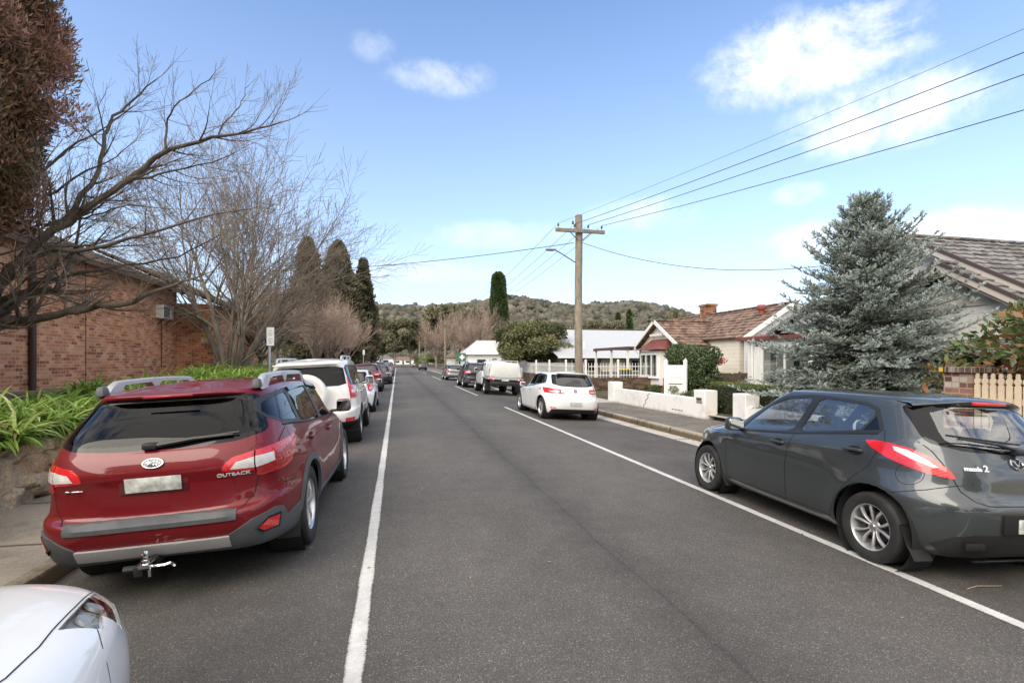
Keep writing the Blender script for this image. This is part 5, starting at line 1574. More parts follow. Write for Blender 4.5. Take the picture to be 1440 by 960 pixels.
def ground():
    asp = asphalt()
    xs = list(np.linspace(KERB_L, KERB_R, 28)); ys = [-25, 0, 20, 60, 120, 200, 290]
    m = MB(); m.grid([[(x, y, zroad(x)) for x in xs] for y in ys], 0, True)
    tag(m.build('road', asp), kind='structure')
    # land: verges, garden terraces and the paddocks beyond, one sheet with the road cut out of its middle
    gs = soil('garden_soil', (0.05, 0.038, 0.026), (0.10, 0.085, 0.045), 1.5)
    for prof in ([(-1500, 1.0), (-60, 1.0), (-12, 1.0), (-8, 0.95), (-4.62, 0.72), (-4.60, -0.02), (KERB_L - 0.14, -0.03), (KERB_L - 0.13, -0.4)],
                 [(KERB_R + 0.13, -0.4), (KERB_R + 0.14, 0.03), (8.6, 0.06), (8.7, 0.22), (12, 0.30), (60, 0.4), (1500, 0.4)]):
        m = MB(); m.grid([[(x, y, z) for x, z in prof] for y in (-25, 40, 100, 289)], 0, False)
        tag(m.build('verge', gs), kind='structure')
    gr = soil('grass_ground', (0.05, 0.07, 0.022), (0.12, 0.13, 0.05), 0.6)
    m = MB(); m.add([(-2500, -800, -0.45), (2500, -800, -0.45), (2500, 2600, -0.45), (-2500, 2600, -0.45)], [(0, 1, 2, 3)])
    tag(m.build('ground', gr), kind='structure')
    m = MB(); m.add([(-60, 289, 0.0), (60, 289, 0.0), (60, 420, 0.3), (-60, 420, 0.3)], [(0, 1, 2, 3)])
    tag(m.build('grass_field', gr), kind='structure')
    # kerbs, gutters, footpaths
    kc = concrete('kerb_concrete', (0.33, 0.295, 0.24), 1.8, 0.6)
    t = NT(kc); b = t.n['Principled BSDF']; c0 = b.inputs['Base Color'].links[0].from_socket
    tc = t.new('ShaderNodeTexCoord'); sp = t.new('ShaderNodeSeparateXYZ'); t.link(tc.outputs['Object'], sp.inputs[0])
    mz = t.ramp(t.math('ADD', t.math('MULTIPLY', sp.outputs['Z'], 5.0), t.math('MULTIPLY', t.noise(tc.outputs['Object'], 7, 6, 0.7).outputs['Fac'], 0.5)), [(0.18, (0.34, 0.28, 0.19)), (0.42, (1, 1, 1))])
    t.link(t.mix(1.0, c0, mz.outputs[0], 'MULTIPLY'), b.inputs['Base Color'])
    m = MB()
    prof = [(KERB_R, -0.2), (KERB_R + 0.012, 0.015), (KERB_R + 0.03, 0.04), (KERB_R + 0.15, 0.045), (KERB_R + 0.15, -0.2)]
    ys = [-25] + [y + random.uniform(-0.3, 0.3) for y in range(-20, 280, 4)]
    m.grid([[(x + random.uniform(-0.008, 0.008), y, z + random.uniform(-0.006, 0.006)) for x, z in prof] for y in ys], 0, False)
    tag(m.build('kerb', kc, None), kind='structure')
    m = MB(); prof = [(KERB_L, -0.2), (KERB_L - 0.012, -0.02), (KERB_L - 0.03, 0.0), (KERB_L - 0.15, 0.004), (KERB_L - 0.15, -0.2)]
    m.grid([[(x, y, z) for x, z in prof[::-1]] for y in ys], 0, False)
    tag(m.build('kerb', kc, None), kind='structure')
    m = MB(); m.grid([[(KERB_R - 0.40, y, zroad(KERB_R - 0.40) + 0.004), (KERB_R - 0.002, y, zroad(KERB_R) + 0.012)] for y in (-25, 280)], 0, False)
    tag(m.build('gutter', concrete('gutter_concrete', (0.46, 0.43, 0.38), 2.4, 0.35)), kind='structure')
    m = MB(); m.grid([[(KERB_L - 0.15, y, 0.0), (-3.4, y, 0.008), (-4.62, y, 0.012)] for y in (-25, 280)], 0, False)
    tag(m.build('footpath', concrete('path_concrete', (0.27, 0.235, 0.19), 1.6, 0.5)), kind='structure')
    pa = soil('worn_path_asphalt', (0.10, 0.088, 0.075), (0.19, 0.17, 0.145), 1.1)
    m = MB(); m.grid([[(KERB_R + 0.15, y, 0.042), (7.4, y, 0.07), (8.5, y, 0.092)] for y in (-25, 280)], 0, False)
    tag(m.build('footpath', pa), kind='structure')
    # painted lines
    wp = worn_paint()

    def line(x, y0, y1, w=0.10):
        m = MB(); n = max(2, int((y1 - y0) / 4))
        m.grid([[(x - w / 2, y, zroad(x) + 0.004), (x + w / 2, y, zroad(x) + 0.004)] for y in np.linspace(y0, y1, n)], 0, False)
        tag(m.build('road_line', wp), kind='structure')
    line(-0.23, -20, 140, 0.115)
    line(3.93, -20, 18.7)
    for a, b in ((25.3, 35.5), (47, 59), (70, 82), (95, 107)): line(3.93, a, b)
    # concrete crossovers on the right
    m = MB()
    for y0, y1 in ((18.9, 21.6), (60, 66)): m.add([(6.86, y0, 0.062), (9.0, y0, 0.108), (9.0, y1, 0.108), (6.86, y1, 0.062)], [(0, 1, 2, 3)])
    tag(m.build('driveway', concrete('drive_concrete', (0.44, 0.41, 0.36), None, 0.3)), kind='structure')
    m = MB(); m.add([(8.45, 11.5, 0.20), (14, 11.5, 0.36), (14, 12.7, 0.36), (8.45, 12.7, 0.20)], [(0, 1, 2, 3)])
    tag(m.build('garden_path', concrete('garden_path_concrete', (0.36, 0.33, 0.28), None, 0.3)), kind='structure')
    # leaves swept into the right gutter and scattered on the road
    rng = np.random.default_rng(3)
    V, F, T = [], [], []
    lm = leaf_mat('dry_leaves', [(0.10, 0.05, 0.02), (0.26, 0.15, 0.06), (0.42, 0.30, 0.14)])
    pos = [(KERB_R - abs(rng.normal(0, 0.09)) - 0.02, rng.uniform(6, 40)) for _ in range(900)]
    pos += [(rng.uniform(KERB_L, KERB_R), rng.uniform(1.5, 40)) for _ in range(130)]
    pos += [(KERB_L + abs(rng.normal(0, 0.12)), rng.uniform(1, 30)) for _ in range(260)] + [(rng.uniform(-4.6, -2.9), rng.uniform(1, 30)) for _ in range(140)]
    for x, y in pos:
        a = rng.uniform(0, 6.28); l = rng.uniform(0.008, 0.024); w = l * rng.uniform(0.3, 0.6); z = (zroad(x) if x > KERB_L else 0.012) + (0.012 if x > KERB_R - 0.42 else 0.0) + 0.006
        c, s_ = math.cos(a), math.sin(a); b0 = len(V)
        for (u, v_, dz) in ((-l, 0, 0), (0, -w, 0.004), (l, 0, rng.uniform(0, 0.01)), (0, w, 0.004)):
            V.append((x + c * u - s_ * v_, y + s_ * u + c * v_, z + dz)); T.append(rng.random())
        F.append((b0, b0 + 1, b0 + 2, b0 + 3))
        T[-4:] = [T[-1]] * 4
    o = link('leaf_litter', np_mesh('leaf_litter', np.array(V), np.array(F), lm, {'tone': np.array(T)})); tag(o, kind='stuff')
    # twigs
    tm = mat('dead_twig', (0.34, 0.27, 0.18), 0.9)
    for k, (p, ln, a, lab) in enumerate((((1385, 824), 0.16, 0.2, 'pale dead twig on the road behind the dark grey hatchback'), ((190, 955), 0.06, 1.6, 'short dry stick on the road beside the white bonnet'))):
        d = FPX * CZ / (p[1] - 508); q = at(p[0], p[1], d); m = MB(); zz = zroad(q.x) + 0.008
        m.tube([(q.x - ln * math.cos(a), q.y + 0.3 * ln * math.sin(a), zz), (q.x - 0.3 * ln * math.cos(a), q.y + 0.02, zz + 0.006), (q.x + ln * math.cos(a), q.y - 0.01, zz)], [0.004, 0.0035, 0.002], 5)
        tag(m.build('dead_twig', tm), lab, 'twig')


def leaf_mat(name, cols, trans=0.25, rough=0.6, gain=1.35):
    """leaf faces coloured by their own tone, a little light passing through"""
    m = bpy.data.materials.new(name); m.use_nodes = True; t = NT(m); b = t.n['Principled BSDF']
    at_ = t.new('ShaderNodeAttribute'); at_.attribute_name = 'tone'
    r = t.ramp(at_.outputs['Fac'], [(i / max(1, len(cols) - 1), tuple(min(0.6, v * gain) for v in c)) for i, c in enumerate(cols)])
    t.link(r.outputs[0], b.inputs['Base Color']); b.inputs['Roughness'].default_value = rough
    b.inputs['Specular IOR Level'].default_value = 0.3
    if trans:
        tr = t.new('ShaderNodeBsdfTranslucent'); t.link(r.outputs[0], tr.inputs['Color'])
        mx = t.new('ShaderNodeMixShader'); mx.inputs[0].default_value = trans
        t.link(b.outputs[0], mx.inputs[1]); t.link(tr.outputs[0], mx.inputs[2]); t.link(mx.outputs[0], t.n['Material Output'].inputs['Surface'])
    return m
# ------------------------------------------------------------------ vegetation
def bark(name, c0, c1, scale=6.0):
    m = bpy.data.materials.new(name); m.use_nodes = True; t = NT(m); b = t.n['Principled BSDF']
    tc = t.new('ShaderNodeTexCoord'); mp = t.new('ShaderNodeMapping'); mp.inputs['Scale'].default_value = (1, 1, 0.35)
    t.link(tc.outputs['Object'], mp.inputs[0])
    n = t.noise(mp.outputs[0], scale, 8, 0.7)
    r = t.ramp(n.outputs['Fac'], [(0.3, c0), (0.7, c1)]); t.link(r.outputs[0], b.inputs['Base Color'])
    b.inputs['Roughness'].default_value = 0.9; t.bump(n.outputs['Fac'], 0.7, 0.03, b)
    return m


TWIG = [0.0025]


def rvec(rng):
    v = Vector(rng.normal(size=3)); return v.normalized()


def grow(rng, p, d, L, r0, depth, out,  wander=0.16, up=0.04, spread=(0.5, 1.0), ratio=0.62, kids_=(5, 5, 4, 3), seg=None, droop=0.0, r1=0.35, bias=None, f0=0.25):
    n = max(3, min(9, int(L / (seg or 0.35)) + 2)); st = L / n
    d = Vector(d).normalized(); p = Vector(p); pts = [p.copy()]; rad = [r0]
    for i in range(n):
        d = d + rvec(rng) * wander + Vector((0, 0, up - droop))
        if bias is not None: d = d + bias
        d.normalize(); p = p + d * st; pts.append(p.copy()); rad.append(max(TWIG[0], r0 * (1 - (1 - r1) * (i + 1) / n)))
    out.append((pts, rad, depth))
    if depth <= 0: return
    k = kids_[min(len(kids_) - 1, depth - 1)]
    for j in range(k):
        f = f0 + (1 - f0) * (j + rng.random()) / k; i = min(n - 1, int(f * n)); u = f * n - i
        q = pts[i].lerp(pts[i + 1], min(1, max(0, u))); dd = (pts[i + 1] - pts[i]).normalized()
        ax = dd.cross(rvec(rng)).normalized(); ang = rng.uniform(*spread)
        nd = Matrix.Rotation(ang, 3, ax) @ dd
        grow(rng, q, nd, L * ratio * rng.uniform(0.7, 1.15), rad[i] * rng.uniform(0.45, 0.65), depth - 1, out, wander, up, spread, ratio, kids_, seg, droop, r1, bias)
    if depth >= 1:
        grow(rng, pts[-1], d, L * ratio, rad[-1], depth - 1, out, wander, up, spread, ratio, kids_, seg, droop, r1, bias)


def paths_mesh(name, paths, material, sides=lambda dep: 6 if dep >= 2 else 3):
    V, F = [], []; b = 0
    for pts, rad, dep in paths:
        n = sides(dep); P = np.array([tuple(p) for p in pts]); m = len(P)
        T = np.gradient(P, axis=0); T /= np.maximum(np.linalg.norm(T, axis=1), 1e-9)[:, None]
        ref = np.array([0.3, 0.5, 0.81]) if abs(T[0][2]) < 0.8 else np.array([0.9, 0.2, 0.1])
        U = np.cross(T, ref); U /= np.maximum(np.linalg.norm(U, axis=1), 1e-9)[:, None]; W_ = np.cross(T, U)
        a = np.arange(n) * 2 * np.pi / n; r = np.array(rad)[:, None, None]
        ring = P[:, None, :] + r * (U[:, None, :] * np.cos(a)[None, :, None] + W_[:, None, :] * np.sin(a)[None, :, None])
        V.append(ring.reshape(-1, 3))
        i = np.arange(m - 1)[:, None] * n; k = np.arange(n)[None, :]; k2 = (k + 1) % n
        F.append((np.stack([i + k, i + k2, i + n + k2, i + n + k], -1).reshape(-1, 4)) + b); b += m * n
    return np_mesh(name, np.concatenate(V), np.concatenate(F), material, None, True)


def bare_tree(name, label, paths, bark_m, twig_m, loc=(0, 0, 0), group=None, cut_=2):
    root = empty(name, loc); tag(root, label, 'tree', group)
    link('trunk', paths_mesh('trunk', [p for p in paths if p[2] >= cut_], bark_m), root)
    link('crown', paths_mesh('crown', [p for p in paths if p[2] < cut_], twig_m), root)
    return root


def leaf_cloud(rng, C, N, size, aspect=2.2, flat=0.0, tone=None, out=0.5, shape='quad'):
    """leaves at points C (n,3) with outward normals N: returns V, F, tone"""
    n = len(C)
    D = rng.normal(size=(n, 3)) + N * out; D /= np.linalg.norm(D, axis=1)[:, None]
    A = rng.normal(size=(n, 3)); A -= (A * D).sum(1)[:, None] * D; A /= np.linalg.norm(A, axis=1)[:, None]
    s_ = size * rng.uniform(0.6, 1.3, n)[:, None]
    tip = C + D * s_; side = A * s_ / aspect / 2; mid = C + D * s_ * 0.5 + np.array([0, 0, -0.04]) * s_
    if shape == 'tri':
        V = np.stack([C - side * 0.6, C + side * 0.6, tip], 1).reshape(-1, 3); F = np.arange(n * 3).reshape(-1, 3); k = 3
    else:
        V = np.stack([C, mid - side, tip, mid + side], 1).reshape(-1, 3); F = np.arange(n * 4).reshape(-1, 4); k = 4
    t = np.clip(rng.normal(0.5, 0.22, n) if tone is None else tone, 0, 1)
    return V, F, np.repeat(t, k)


def crown_points(rng, clumps, per, shell=0.55):
    """points through the outer shell of ellipsoid clumps (cx,cy,cz,rx,ry,rz)"""
    P, N, I = [], [], []
    for ci, c in enumerate(clumps):
        n = per if np.isscalar(per) else per[ci]
        d = rng.normal(size=(n, 3)); d /= np.linalg.norm(d, axis=1)[:, None]
        r = shell + (1 - shell) * rng.random(n) ** 0.6
        P.append(np.array(c[:3]) + d * r[:, None] * np.array(c[3:])); N.append(d); I.append(np.full(n, ci))
    return np.concatenate(P), np.concatenate(N), np.concatenate(I)


def leafy_tree(name, label, loc, clumps, per, size, material, bark_m, trunk_h, trunk_r, group=None, aspect=2.0, cat='tree', limbs=True, shell=0.4, seed=1, shape='quad'):
    rng = np.random.default_rng(seed)
    root = empty(name, loc); tag(root, label, cat, group)
    P, N, I = crown_points(rng, clumps, per, shell)
    tc = np.clip(0.5 + rng.normal(0, 0.16, len(clumps)), 0, 1)
    tone = tc[I] + rng.normal(0, 0.16, len(P))
    V, F, T = leaf_cloud(rng, P, N, size, aspect, tone=tone, shape=shape)
    link('crown', np_mesh('crown', V, F, material, {'tone': T}), root)
    if trunk_r > 0:
        paths = [([(0, 0, -0.3), (rng.normal(0, 0.04), rng.normal(0, 0.04), trunk_h * 0.5), (0, 0, trunk_h)], [trunk_r * 1.25, trunk_r, trunk_r * 0.8], 3)]
        if limbs:
            for c in clumps:
                e = Vector(c[:3]); s0 = Vector((0, 0, trunk_h * rng.uniform(0.6, 1.0)))
                m_ = s0.lerp(e, 0.5) + Vector(rng.normal(0, 0.12, 3)) * (e - s0).length * 0.4
                paths.append(([s0, m_, e], [trunk_r * 0.5, trunk_r * 0.3, trunk_r * 0.12], 2))
        link('trunk', paths_mesh('trunk', paths, bark_m), root)
    return root


def random_clumps(rng, n, R_, H, z0, squash=0.7, lo=0.28, hi=0.5):
    o = []
    for _ in range(n):
        a = rng.uniform(0, 6.28); u = rng.random(); r = R_ * math.sqrt(rng.random()) * (0.35 + 0.75 * math.sin(math.pi * (0.15 + 0.75 * u)))
        s_ = R_ * rng.uniform(lo, hi)
        o.append((r * math.cos(a), r * math.sin(a), z0 + H * u, s_, s_, s_ * squash))
    return o


def spruce(loc, H, R_, label, mat_n, bark_m, seed=5):
    rng = np.random.default_rng(seed)
    root = empty('spruce_tree', loc); tag(root, label, 'tree')
    paths = [([(0, 0, -0.2), (0.02, 0, H * 0.5), (0.0, 0.02, H * 0.93), (0.01, 0.0, H)], [0.11, 0.07, 0.018, 0.006], 3)]
    tw = []          # (point, direction, length, place along branch)
    z = 0.22
    while z < H * 0.97:
        u = z / H
        reach = R_ * (1 - u) ** 0.8 * (0.85 if u < 0.06 else 1.0) + 0.05
        nb = int(11 + 5 * (1 - u))
        a0 = rng.uniform(0, 6.28)
        for k in range(nb):
            a = a0 + 6.283 * k / nb + rng.normal(0, 0.18); L = reach * rng.uniform(0.62, 1.22)
            el = 0.12 + 0.75 * u + rng.normal(0, 0.08)
            if u > 0.9: el = 0.9
            p = Vector((0, 0, z + rng.uniform(-0.08, 0.08))); d = Vector((math.cos(a) * math.cos(el), math.sin(a) * math.cos(el), math.sin(el)))
            n = max(4, int(L / 0.14)); pts = [p.copy()]
            for i in range(n):
                t_ = i / n
                d = (d + Vector((0, 0, -0.10 * (1 - u) if t_ < 0.6 else 0.12)) + rvec(rng) * 0.06).normalized()
                p = p + d * (L / n); pts.append(p.copy())
                if t_ > 0.08:
                    for sg in (-1, 1):
                        side = d.cross(Vector((0, 0, 1))).normalized() * sg
                        q = (d * 0.75 + side * 0.75 + Vector((0, 0, rng.uniform(-0.10, 0.45)))).normalized()
                        l2 = (0.10 + 0.30 * (1 - t_) * min(1, L)) * rng.uniform(0.7, 1.2)
                        tw.append((p, q, l2, t_))
                        if l2 > 0.17:
                            m_ = p + q * l2 * 0.5
                            for s2 in (-1, 1):
                                tw.append((m_, (q * 0.8 + side.cross(q) * 0.3 * s2 + d * 0.6 * s2 + Vector((0, 0, 0.15))).normalized(), l2 * 0.6, t_))
                    if rng.random() < 0.5: tw.append((p, (d * 0.6 + Vector((0, 0, 0.9)) + rvec(rng) * 0.3).normalized(), 0.12, t_))
            tw.append((pts[-1], d, 0.16, 1.0))
            paths.append((pts, list(np.linspace(0.022 * (1 - u) + 0.006, 0.004, len(pts))), 1))
        z += rng.uniform(0.11, 0.165) * (1.15 - 0.35 * u)
    tw.append((Vector((0, 0, H - 0.25)), Vector((0, 0, 1)), 0.35, 1))
    P = np.array([tuple(t[0]) for t in tw]); D = np.array([tuple(t[1]) for t in tw]); L = np.array([t[2] for t in tw]); Fr = np.array([t[3] for t in tw])
    per = 34
    n = len(P); u = rng.random((n, per)) * 1.0
    base = P[:, None, :] + D[:, None, :] * (u * L[:, None])[:, :, None]
    A = rng.normal(size=(n, per, 3)); A -= (A * D[:, None, :]).sum(-1)[..., None] * D[:, None, :]; A /= np.linalg.norm(A, axis=-1)[..., None]
    nd = A * 0.8 + D[:, None, :] * 0.75 + np.array([0, 0, 0.12]); nd /= np.linalg.norm(nd, axis=-1)[..., None]
    nl = 0.038 * rng.uniform(0.8, 1.25, (n, per))[..., None]
    tip = base + nd * nl
    B = np.cross(nd, rng.normal(size=(n, per, 3))); B /= np.linalg.norm(B, axis=-1)[..., None]
    B *= 0.0075
    V = np.stack([base - B, base + B, tip], 2).reshape(-1, 3); F = np.arange(len(V)).reshape(-1, 3)
    tone = np.clip(0.08 + 0.66 * Fr[:, None] + 0.25 * u + rng.normal(0, 0.14, (n, 1)) + 0 * u, 0, 1)  # needles darker inwards: shade inside the crown put into the tone
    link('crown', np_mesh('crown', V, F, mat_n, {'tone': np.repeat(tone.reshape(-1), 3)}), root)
    link('trunk', paths_mesh('trunk', paths, bark_m, lambda d_: 8 if d_ > 2 else 4), root)
    return root, len(tw)


def strap_clump(rng, n=105, L=0.54, w=0.030):
    """arching strap leaves of one clump"""
    V, F, T = [], [], []; b = 0
    for _ in range(n):
        a = rng.uniform(0, 6.28); l = L * rng.uniform(0.6, 1.15); ww = w * rng.uniform(0.7, 1.2)
        el = rng.uniform(0.75, 1.45); k = 6; p = np.array([rng.normal(0, 0.06), rng.normal(0, 0.06), 0.0]); tone = np.clip(rng.normal(0.5, 0.22), 0, 1)
        bend = rng.uniform(0.18, 0.42); side = np.array([-math.sin(a), math.cos(a), 0.0]); tw_ = rng.normal(0, 0.25)
        for i in range(k + 1):
            t_ = i / k; wi = ww * (0.75 + 0.6 * t_ if t_ < 0.5 else 1.05 * (1 - ((t_ - 0.5) / 0.5) ** 2.2)) / 2
            nrm = np.array([-math.cos(a) * math.sin(el), -math.sin(a) * math.sin(el), math.cos(el)])
            s_ = side * math.cos(tw_ * t_) + nrm * math.sin(tw_ * t_)
            V += [p - s_ * wi, p + s_ * wi + nrm * 0.0]; T += [tone - 0.12 + 0.2 * t_] * 2
            p = p + np.array([math.cos(a) * math.cos(el), math.sin(a) * math.cos(el), math.sin(el)]) * l / k
            el -= bend
        for i in range(k): F.append((b + 2 * i, b + 2 * i + 1, b + 2 * i + 3, b + 2 * i + 2))
        b += 2 * (k + 1)
    return np.array(V), np.array(F), np.clip(T, 0, 1)


def hedge_box(name, label, c, d, material, core, n, size=0.035, seed=2):
    """a clipped hedge: leaves all over a slightly uneven block"""
    rng = np.random.default_rng(seed); root = empty(name, (c[0], c[1], c[2] - d[2] / 2)); tag(root, label, 'hedge')
    m = MB(); m.rbox((0, 0, d[2] / 2), (d[0] - 0.08, d[1] - 0.08, d[2] - 0.06), 0.04, 2); m.build('twigs', core, root)
    fc = rng.choice(5, n, p=np.array([d[1] * d[2], d[1] * d[2], d[0] * d[2], d[0] * d[2], d[0] * d[1] * 1.2]) / (2 * d[1] * d[2] + 2 * d[0] * d[2] + d[0] * d[1] * 1.2))
    P = (rng.random((n, 3)) - 0.5) * np.array(d); N = np.zeros((n, 3))
    for k, (ax, sg) in enumerate(((0, -1), (0, 1), (1, -1), (1, 1), (2, 1))):
        i = fc == k; P[i, ax] = sg * d[ax] / 2 + rng.normal(0, 0.014, i.sum()) - sg * 0.02; N[i, ax] = sg
    P[:, 2] += d[2] / 2
    wob = 0.025 * np.sin(P[:, 1] * 3.1 + P[:, 0] * 2) + 0.015 * np.sin(P[:, 1] * 9)
    P[:, 2] += wob * (P[:, 2] / d[2])
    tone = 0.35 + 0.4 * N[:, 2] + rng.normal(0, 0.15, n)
    V, F, T = leaf_cloud(rng, P, N, size, 1.6, tone=tone, out=0.9)
    link('foliage', np_mesh('foliage', V, F, material, {'tone': T}), root)
    return root


def plants():
    B_grey = bark('grey_bark', (0.085, 0.068, 0.052), (0.27, 0.23, 0.185)); B_tw = bark('twig_bark', (0.13, 0.098, 0.075), (0.27, 0.215, 0.17), 3)
    B_dark = bark('dark_bark', (0.04, 0.031, 0.025), (0.16, 0.13, 0.10)); B_pink = bark('pinkish_twigs', (0.26, 0.185, 0.14), (0.46, 0.34, 0.27), 2)
    B_pale = bark('pale_bark', (0.24, 0.20, 0.16), (0.42, 0.37, 0.31), 3)
    # --- near bare tree reaching in from the left: limbs set out in real space a few metres behind the stone wall
    rng = np.random.default_rng(21); out = []

    def limb(px, d0, d1, r0, r1, kids_n, Ls, depth, bias=None):
        n = len(px); pts = [at(p[0], p[1], d0 + (d1 - d0) * i / (n - 1) + rng.normal(0, 0.06)) for i, p in enumerate(px)]
        fine = []
        for i in range(n - 1):
            fine += [pts[i].lerp(pts[i + 1], k / 3) + rvec(rng) * 0.03 for k in range(3)]
        fine.append(pts[-1]); m = len(fine)
        rad = [r0 + (r1 - r0) * (i / (m - 1)) ** 0.8 for i in range(m)]; out.append((fine, rad, 3))
        for k in range(kids_n):
            f = 0.12 + 0.88 * (k + rng.random()) / kids_n; i = min(m - 2, int(f * (m - 1)))
            dd = (fine[i + 1] - fine[i]).normalized(); ax = dd.cross(rvec(rng)).normalized()
            nd = Matrix.Rotation(rng.uniform(0.45, 1.1), 3, ax) @ dd
            grow(rng, fine[i], nd, Ls * rng.uniform(0.6, 1.2) * (1.1 - 0.5 * f), rad[i] * 0.5, depth, out, 0.13, 0.05, (0.35, 0.85), 0.62, (4, 4, 3), 0.22, bias=bias)
        grow(rng, fine[-1], fine[-1] - fine[-2], Ls * 0.7, rad[-1], depth - 1, out, 0.12, 0.04, (0.3, 0.7), 0.6, (4, 4, 3), 0.22)
    bs = Vector((0.03, -0.01, 0.03))
    limb([(-120, 560), (-90, 500), (-40, 455), (0, 452), (45, 449), (95, 437), (140, 431), (185, 425), (235, 404)], 9.0, 9.6, 0.16, 0.03, 12, 1.0, 2)
    limb([(-60, 470), (-20, 420), (15, 380), (62, 335), (110, 302), (180, 250), (240, 208), (300, 193), (350, 184), (395, 172)], 9.1, 9.0, 0.11, 0.012, 20, 0.95, 2, bs)
    limb([(62, 335), (105, 292), (138, 240), (148, 190), (160, 165), (185, 140), (220, 112)], 9.2, 9.7, 0.06, 0.010, 12, 0.75, 2, bs)
    limb([(20, 385), (60, 352), (130, 352), (205, 330), (285, 304), (350, 294)], 9.1, 8.4, 0.06, 0.010, 13, 1.0, 2)
    limb([(-30, 455), (20, 425), (55, 408), (80, 408), (100, 370), (112, 315), (118, 270)], 9.2, 10.2, 0.09, 0.012, 12, 1.0, 2)
    limb([(-20, 470), (10, 420), (50, 400), (110, 385), (180, 372), (250, 362), (310, 330)], 9.3, 10.2, 0.06, 0.010, 12, 1.0, 2)
    limb([(-60, 430), (-10, 330), (40, 262), (90, 212), (150, 178)], 9.6, 10.6, 0.07, 0.012, 11, 1.2, 2, bs)
    limb([(178, 252), (225, 246), (280, 232), (330, 215)], 9.1, 9.6, 0.03, 0.008, 8, 0.9, 2, bs)
    limb([(232, 208), (232, 175), (246, 150), (275, 125), (300, 105)], 9.0, 8.7, 0.022, 0.006, 9, 0.5, 1, bs)
    limb([(305, 188), (325, 165), (340, 140), (350, 120)], 9.0, 9.3, 0.016, 0.005, 8, 0.45, 1, bs)
    for k in range(9):
        y0 = rng.uniform(300, 415); x0 = rng.uniform(-60, 60); L_ = rng.uniform(130, 250); sl = rng.uniform(-0.75, -0.15)
        limb([(x0 + L_ * i / 5, y0 + sl * L_ * i / 5 + rng.normal(0, 6)) for i in range(6)], rng.uniform(8.6, 10.4), rng.uniform(8.4, 10.8), rng.uniform(0.018, 0.035), 0.006, 8, 0.75, 2)
    base = at(-110, 600, 9.1); base.z = 0.7
    out.append(([base, base.lerp(at(-120, 560, 9.0), 0.6), at(-120, 560, 9.0)], [0.22, 0.19, 0.16], 3))
    out2 = [([p - base for p in pts], r, d) for pts, r, d in out]
    bare_tree('bare_tree', 'bare tree with a thick dark limb across the brick wall, at the left edge', out2, B_dark, B_tw, base, None, 2)
    # --- multi-stemmed bare tree in front of the brick building
    rng = np.random.default_rng(33); out = []; TWIG[0] = 0.0058
    for k in range(11):
        a = 6.283 * k / 11 + rng.normal(0, 0.2); lean = rng.choice([0.10, 0.2, 0.33, 0.48, 0.66])
        grow(rng, (0.14 * math.cos(a), 0.14 * math.sin(a), -0.1), (math.cos(a) * lean, math.sin(a) * lean, 1), rng.uniform(3.9, 5.2), rng.uniform(0.085, 0.15), 4, out, 0.12, 0.015, (0.35, 0.9), 0.58, (4, 4, 4, 6), 0.45, f0=0.40)
    for k in range(1):
        a = rng.uniform(0, 6.28)
        grow(rng, (0, 0, 0.5), (math.cos(a), math.sin(a), 0.45), 2.6, 0.06, 3, out, 0.12, 0.06, (0.35, 0.8), 0.62, (4, 4, 4), 0.35)
    bare_tree('bare_tree', 'tall many-stemmed bare tree spreading like a vase before the brick building', out, B_grey, B_tw, (-6.25, 21.8, 0.95), None, 2)
    # --- bare trees further along the left
    protos = []; TWIG[0] = 0.007
    for sd, bm_, tm_ in ((41, B_grey, B_pink), (42, B_dark, B_pink), (43, B_grey, B_tw)):
        rng = np.random.default_rng(sd); out = []
        grow(rng, (0, 0, -0.2), (0, 0, 1), 1.6, 0.16, 0, out, 0.05, 0.0)
        out[-1] = (out[-1][0], out[-1][1], 4); top = out[-1][0][-1]
        for k in range(8):
            a = 6.283 * k / 8 + rng.normal(0, 0.25); ln = rng.uniform(0.3, 1.2)
            grow(rng, top - Vector((0, 0, rng.uniform(0, 0.6))), (math.cos(a) * ln, math.sin(a) * ln, 0.9), rng.uniform(1.6, 2.2), 0.075, 3, out, 0.14, 0.07, (0.35, 0.85), 0.66, (5, 5, 5), 0.35)
        protos.append((out, bm_, tm_))
    G1 = 'leafless trees along the left verge'
    spots = [(-6.6, 27.5, 1.05, 1, 'dark-limbed bare tree behind the tall white four-wheel drive'),
             (-4.9, 33.0, 0.95, 0, 'low pinkish bare tree over the tall white car, nearest of the pink row'),
             (-7.6, 36.0, 1.3, 2, 'grey bare tree rising behind the low pinkish ones'),
             (-4.8, 40.5, 1.0, 1, 'pinkish bare tree with dark limbs above the bright red wagon'),
             (-5.2, 49.0, 1.1, 0, 'pinkish bare tree above the dark cars on the left'),
             (-5.4, 60.0, 1.2, 1, 'bare tree near the second parking sign post'),
             (-6.0, 74.0, 1.4, 0, 'bare tree below the narrowest dark conifer'),
             (-6.5, 95.0, 1.6, 2, 'last bare tree of the left row, before the gum trees')]
    made = {}
    for i, (x, y, sc, k, lab) in enumerate(spots):
        if k not in made:
            o = bare_tree('bare_tree', lab, *protos[k], (x, y, 0.8), G1, 2); made[k] = o
        else:
            o = copy_tree(made[k]); tag(o, lab)
        o.location = (x, y, 0.75); o.scale = (sc * 1.1, sc * 1.1, sc); o.rotation_euler = (0, 0, i * 1.3)
    G2 = 'leafless trees behind the right kerb'
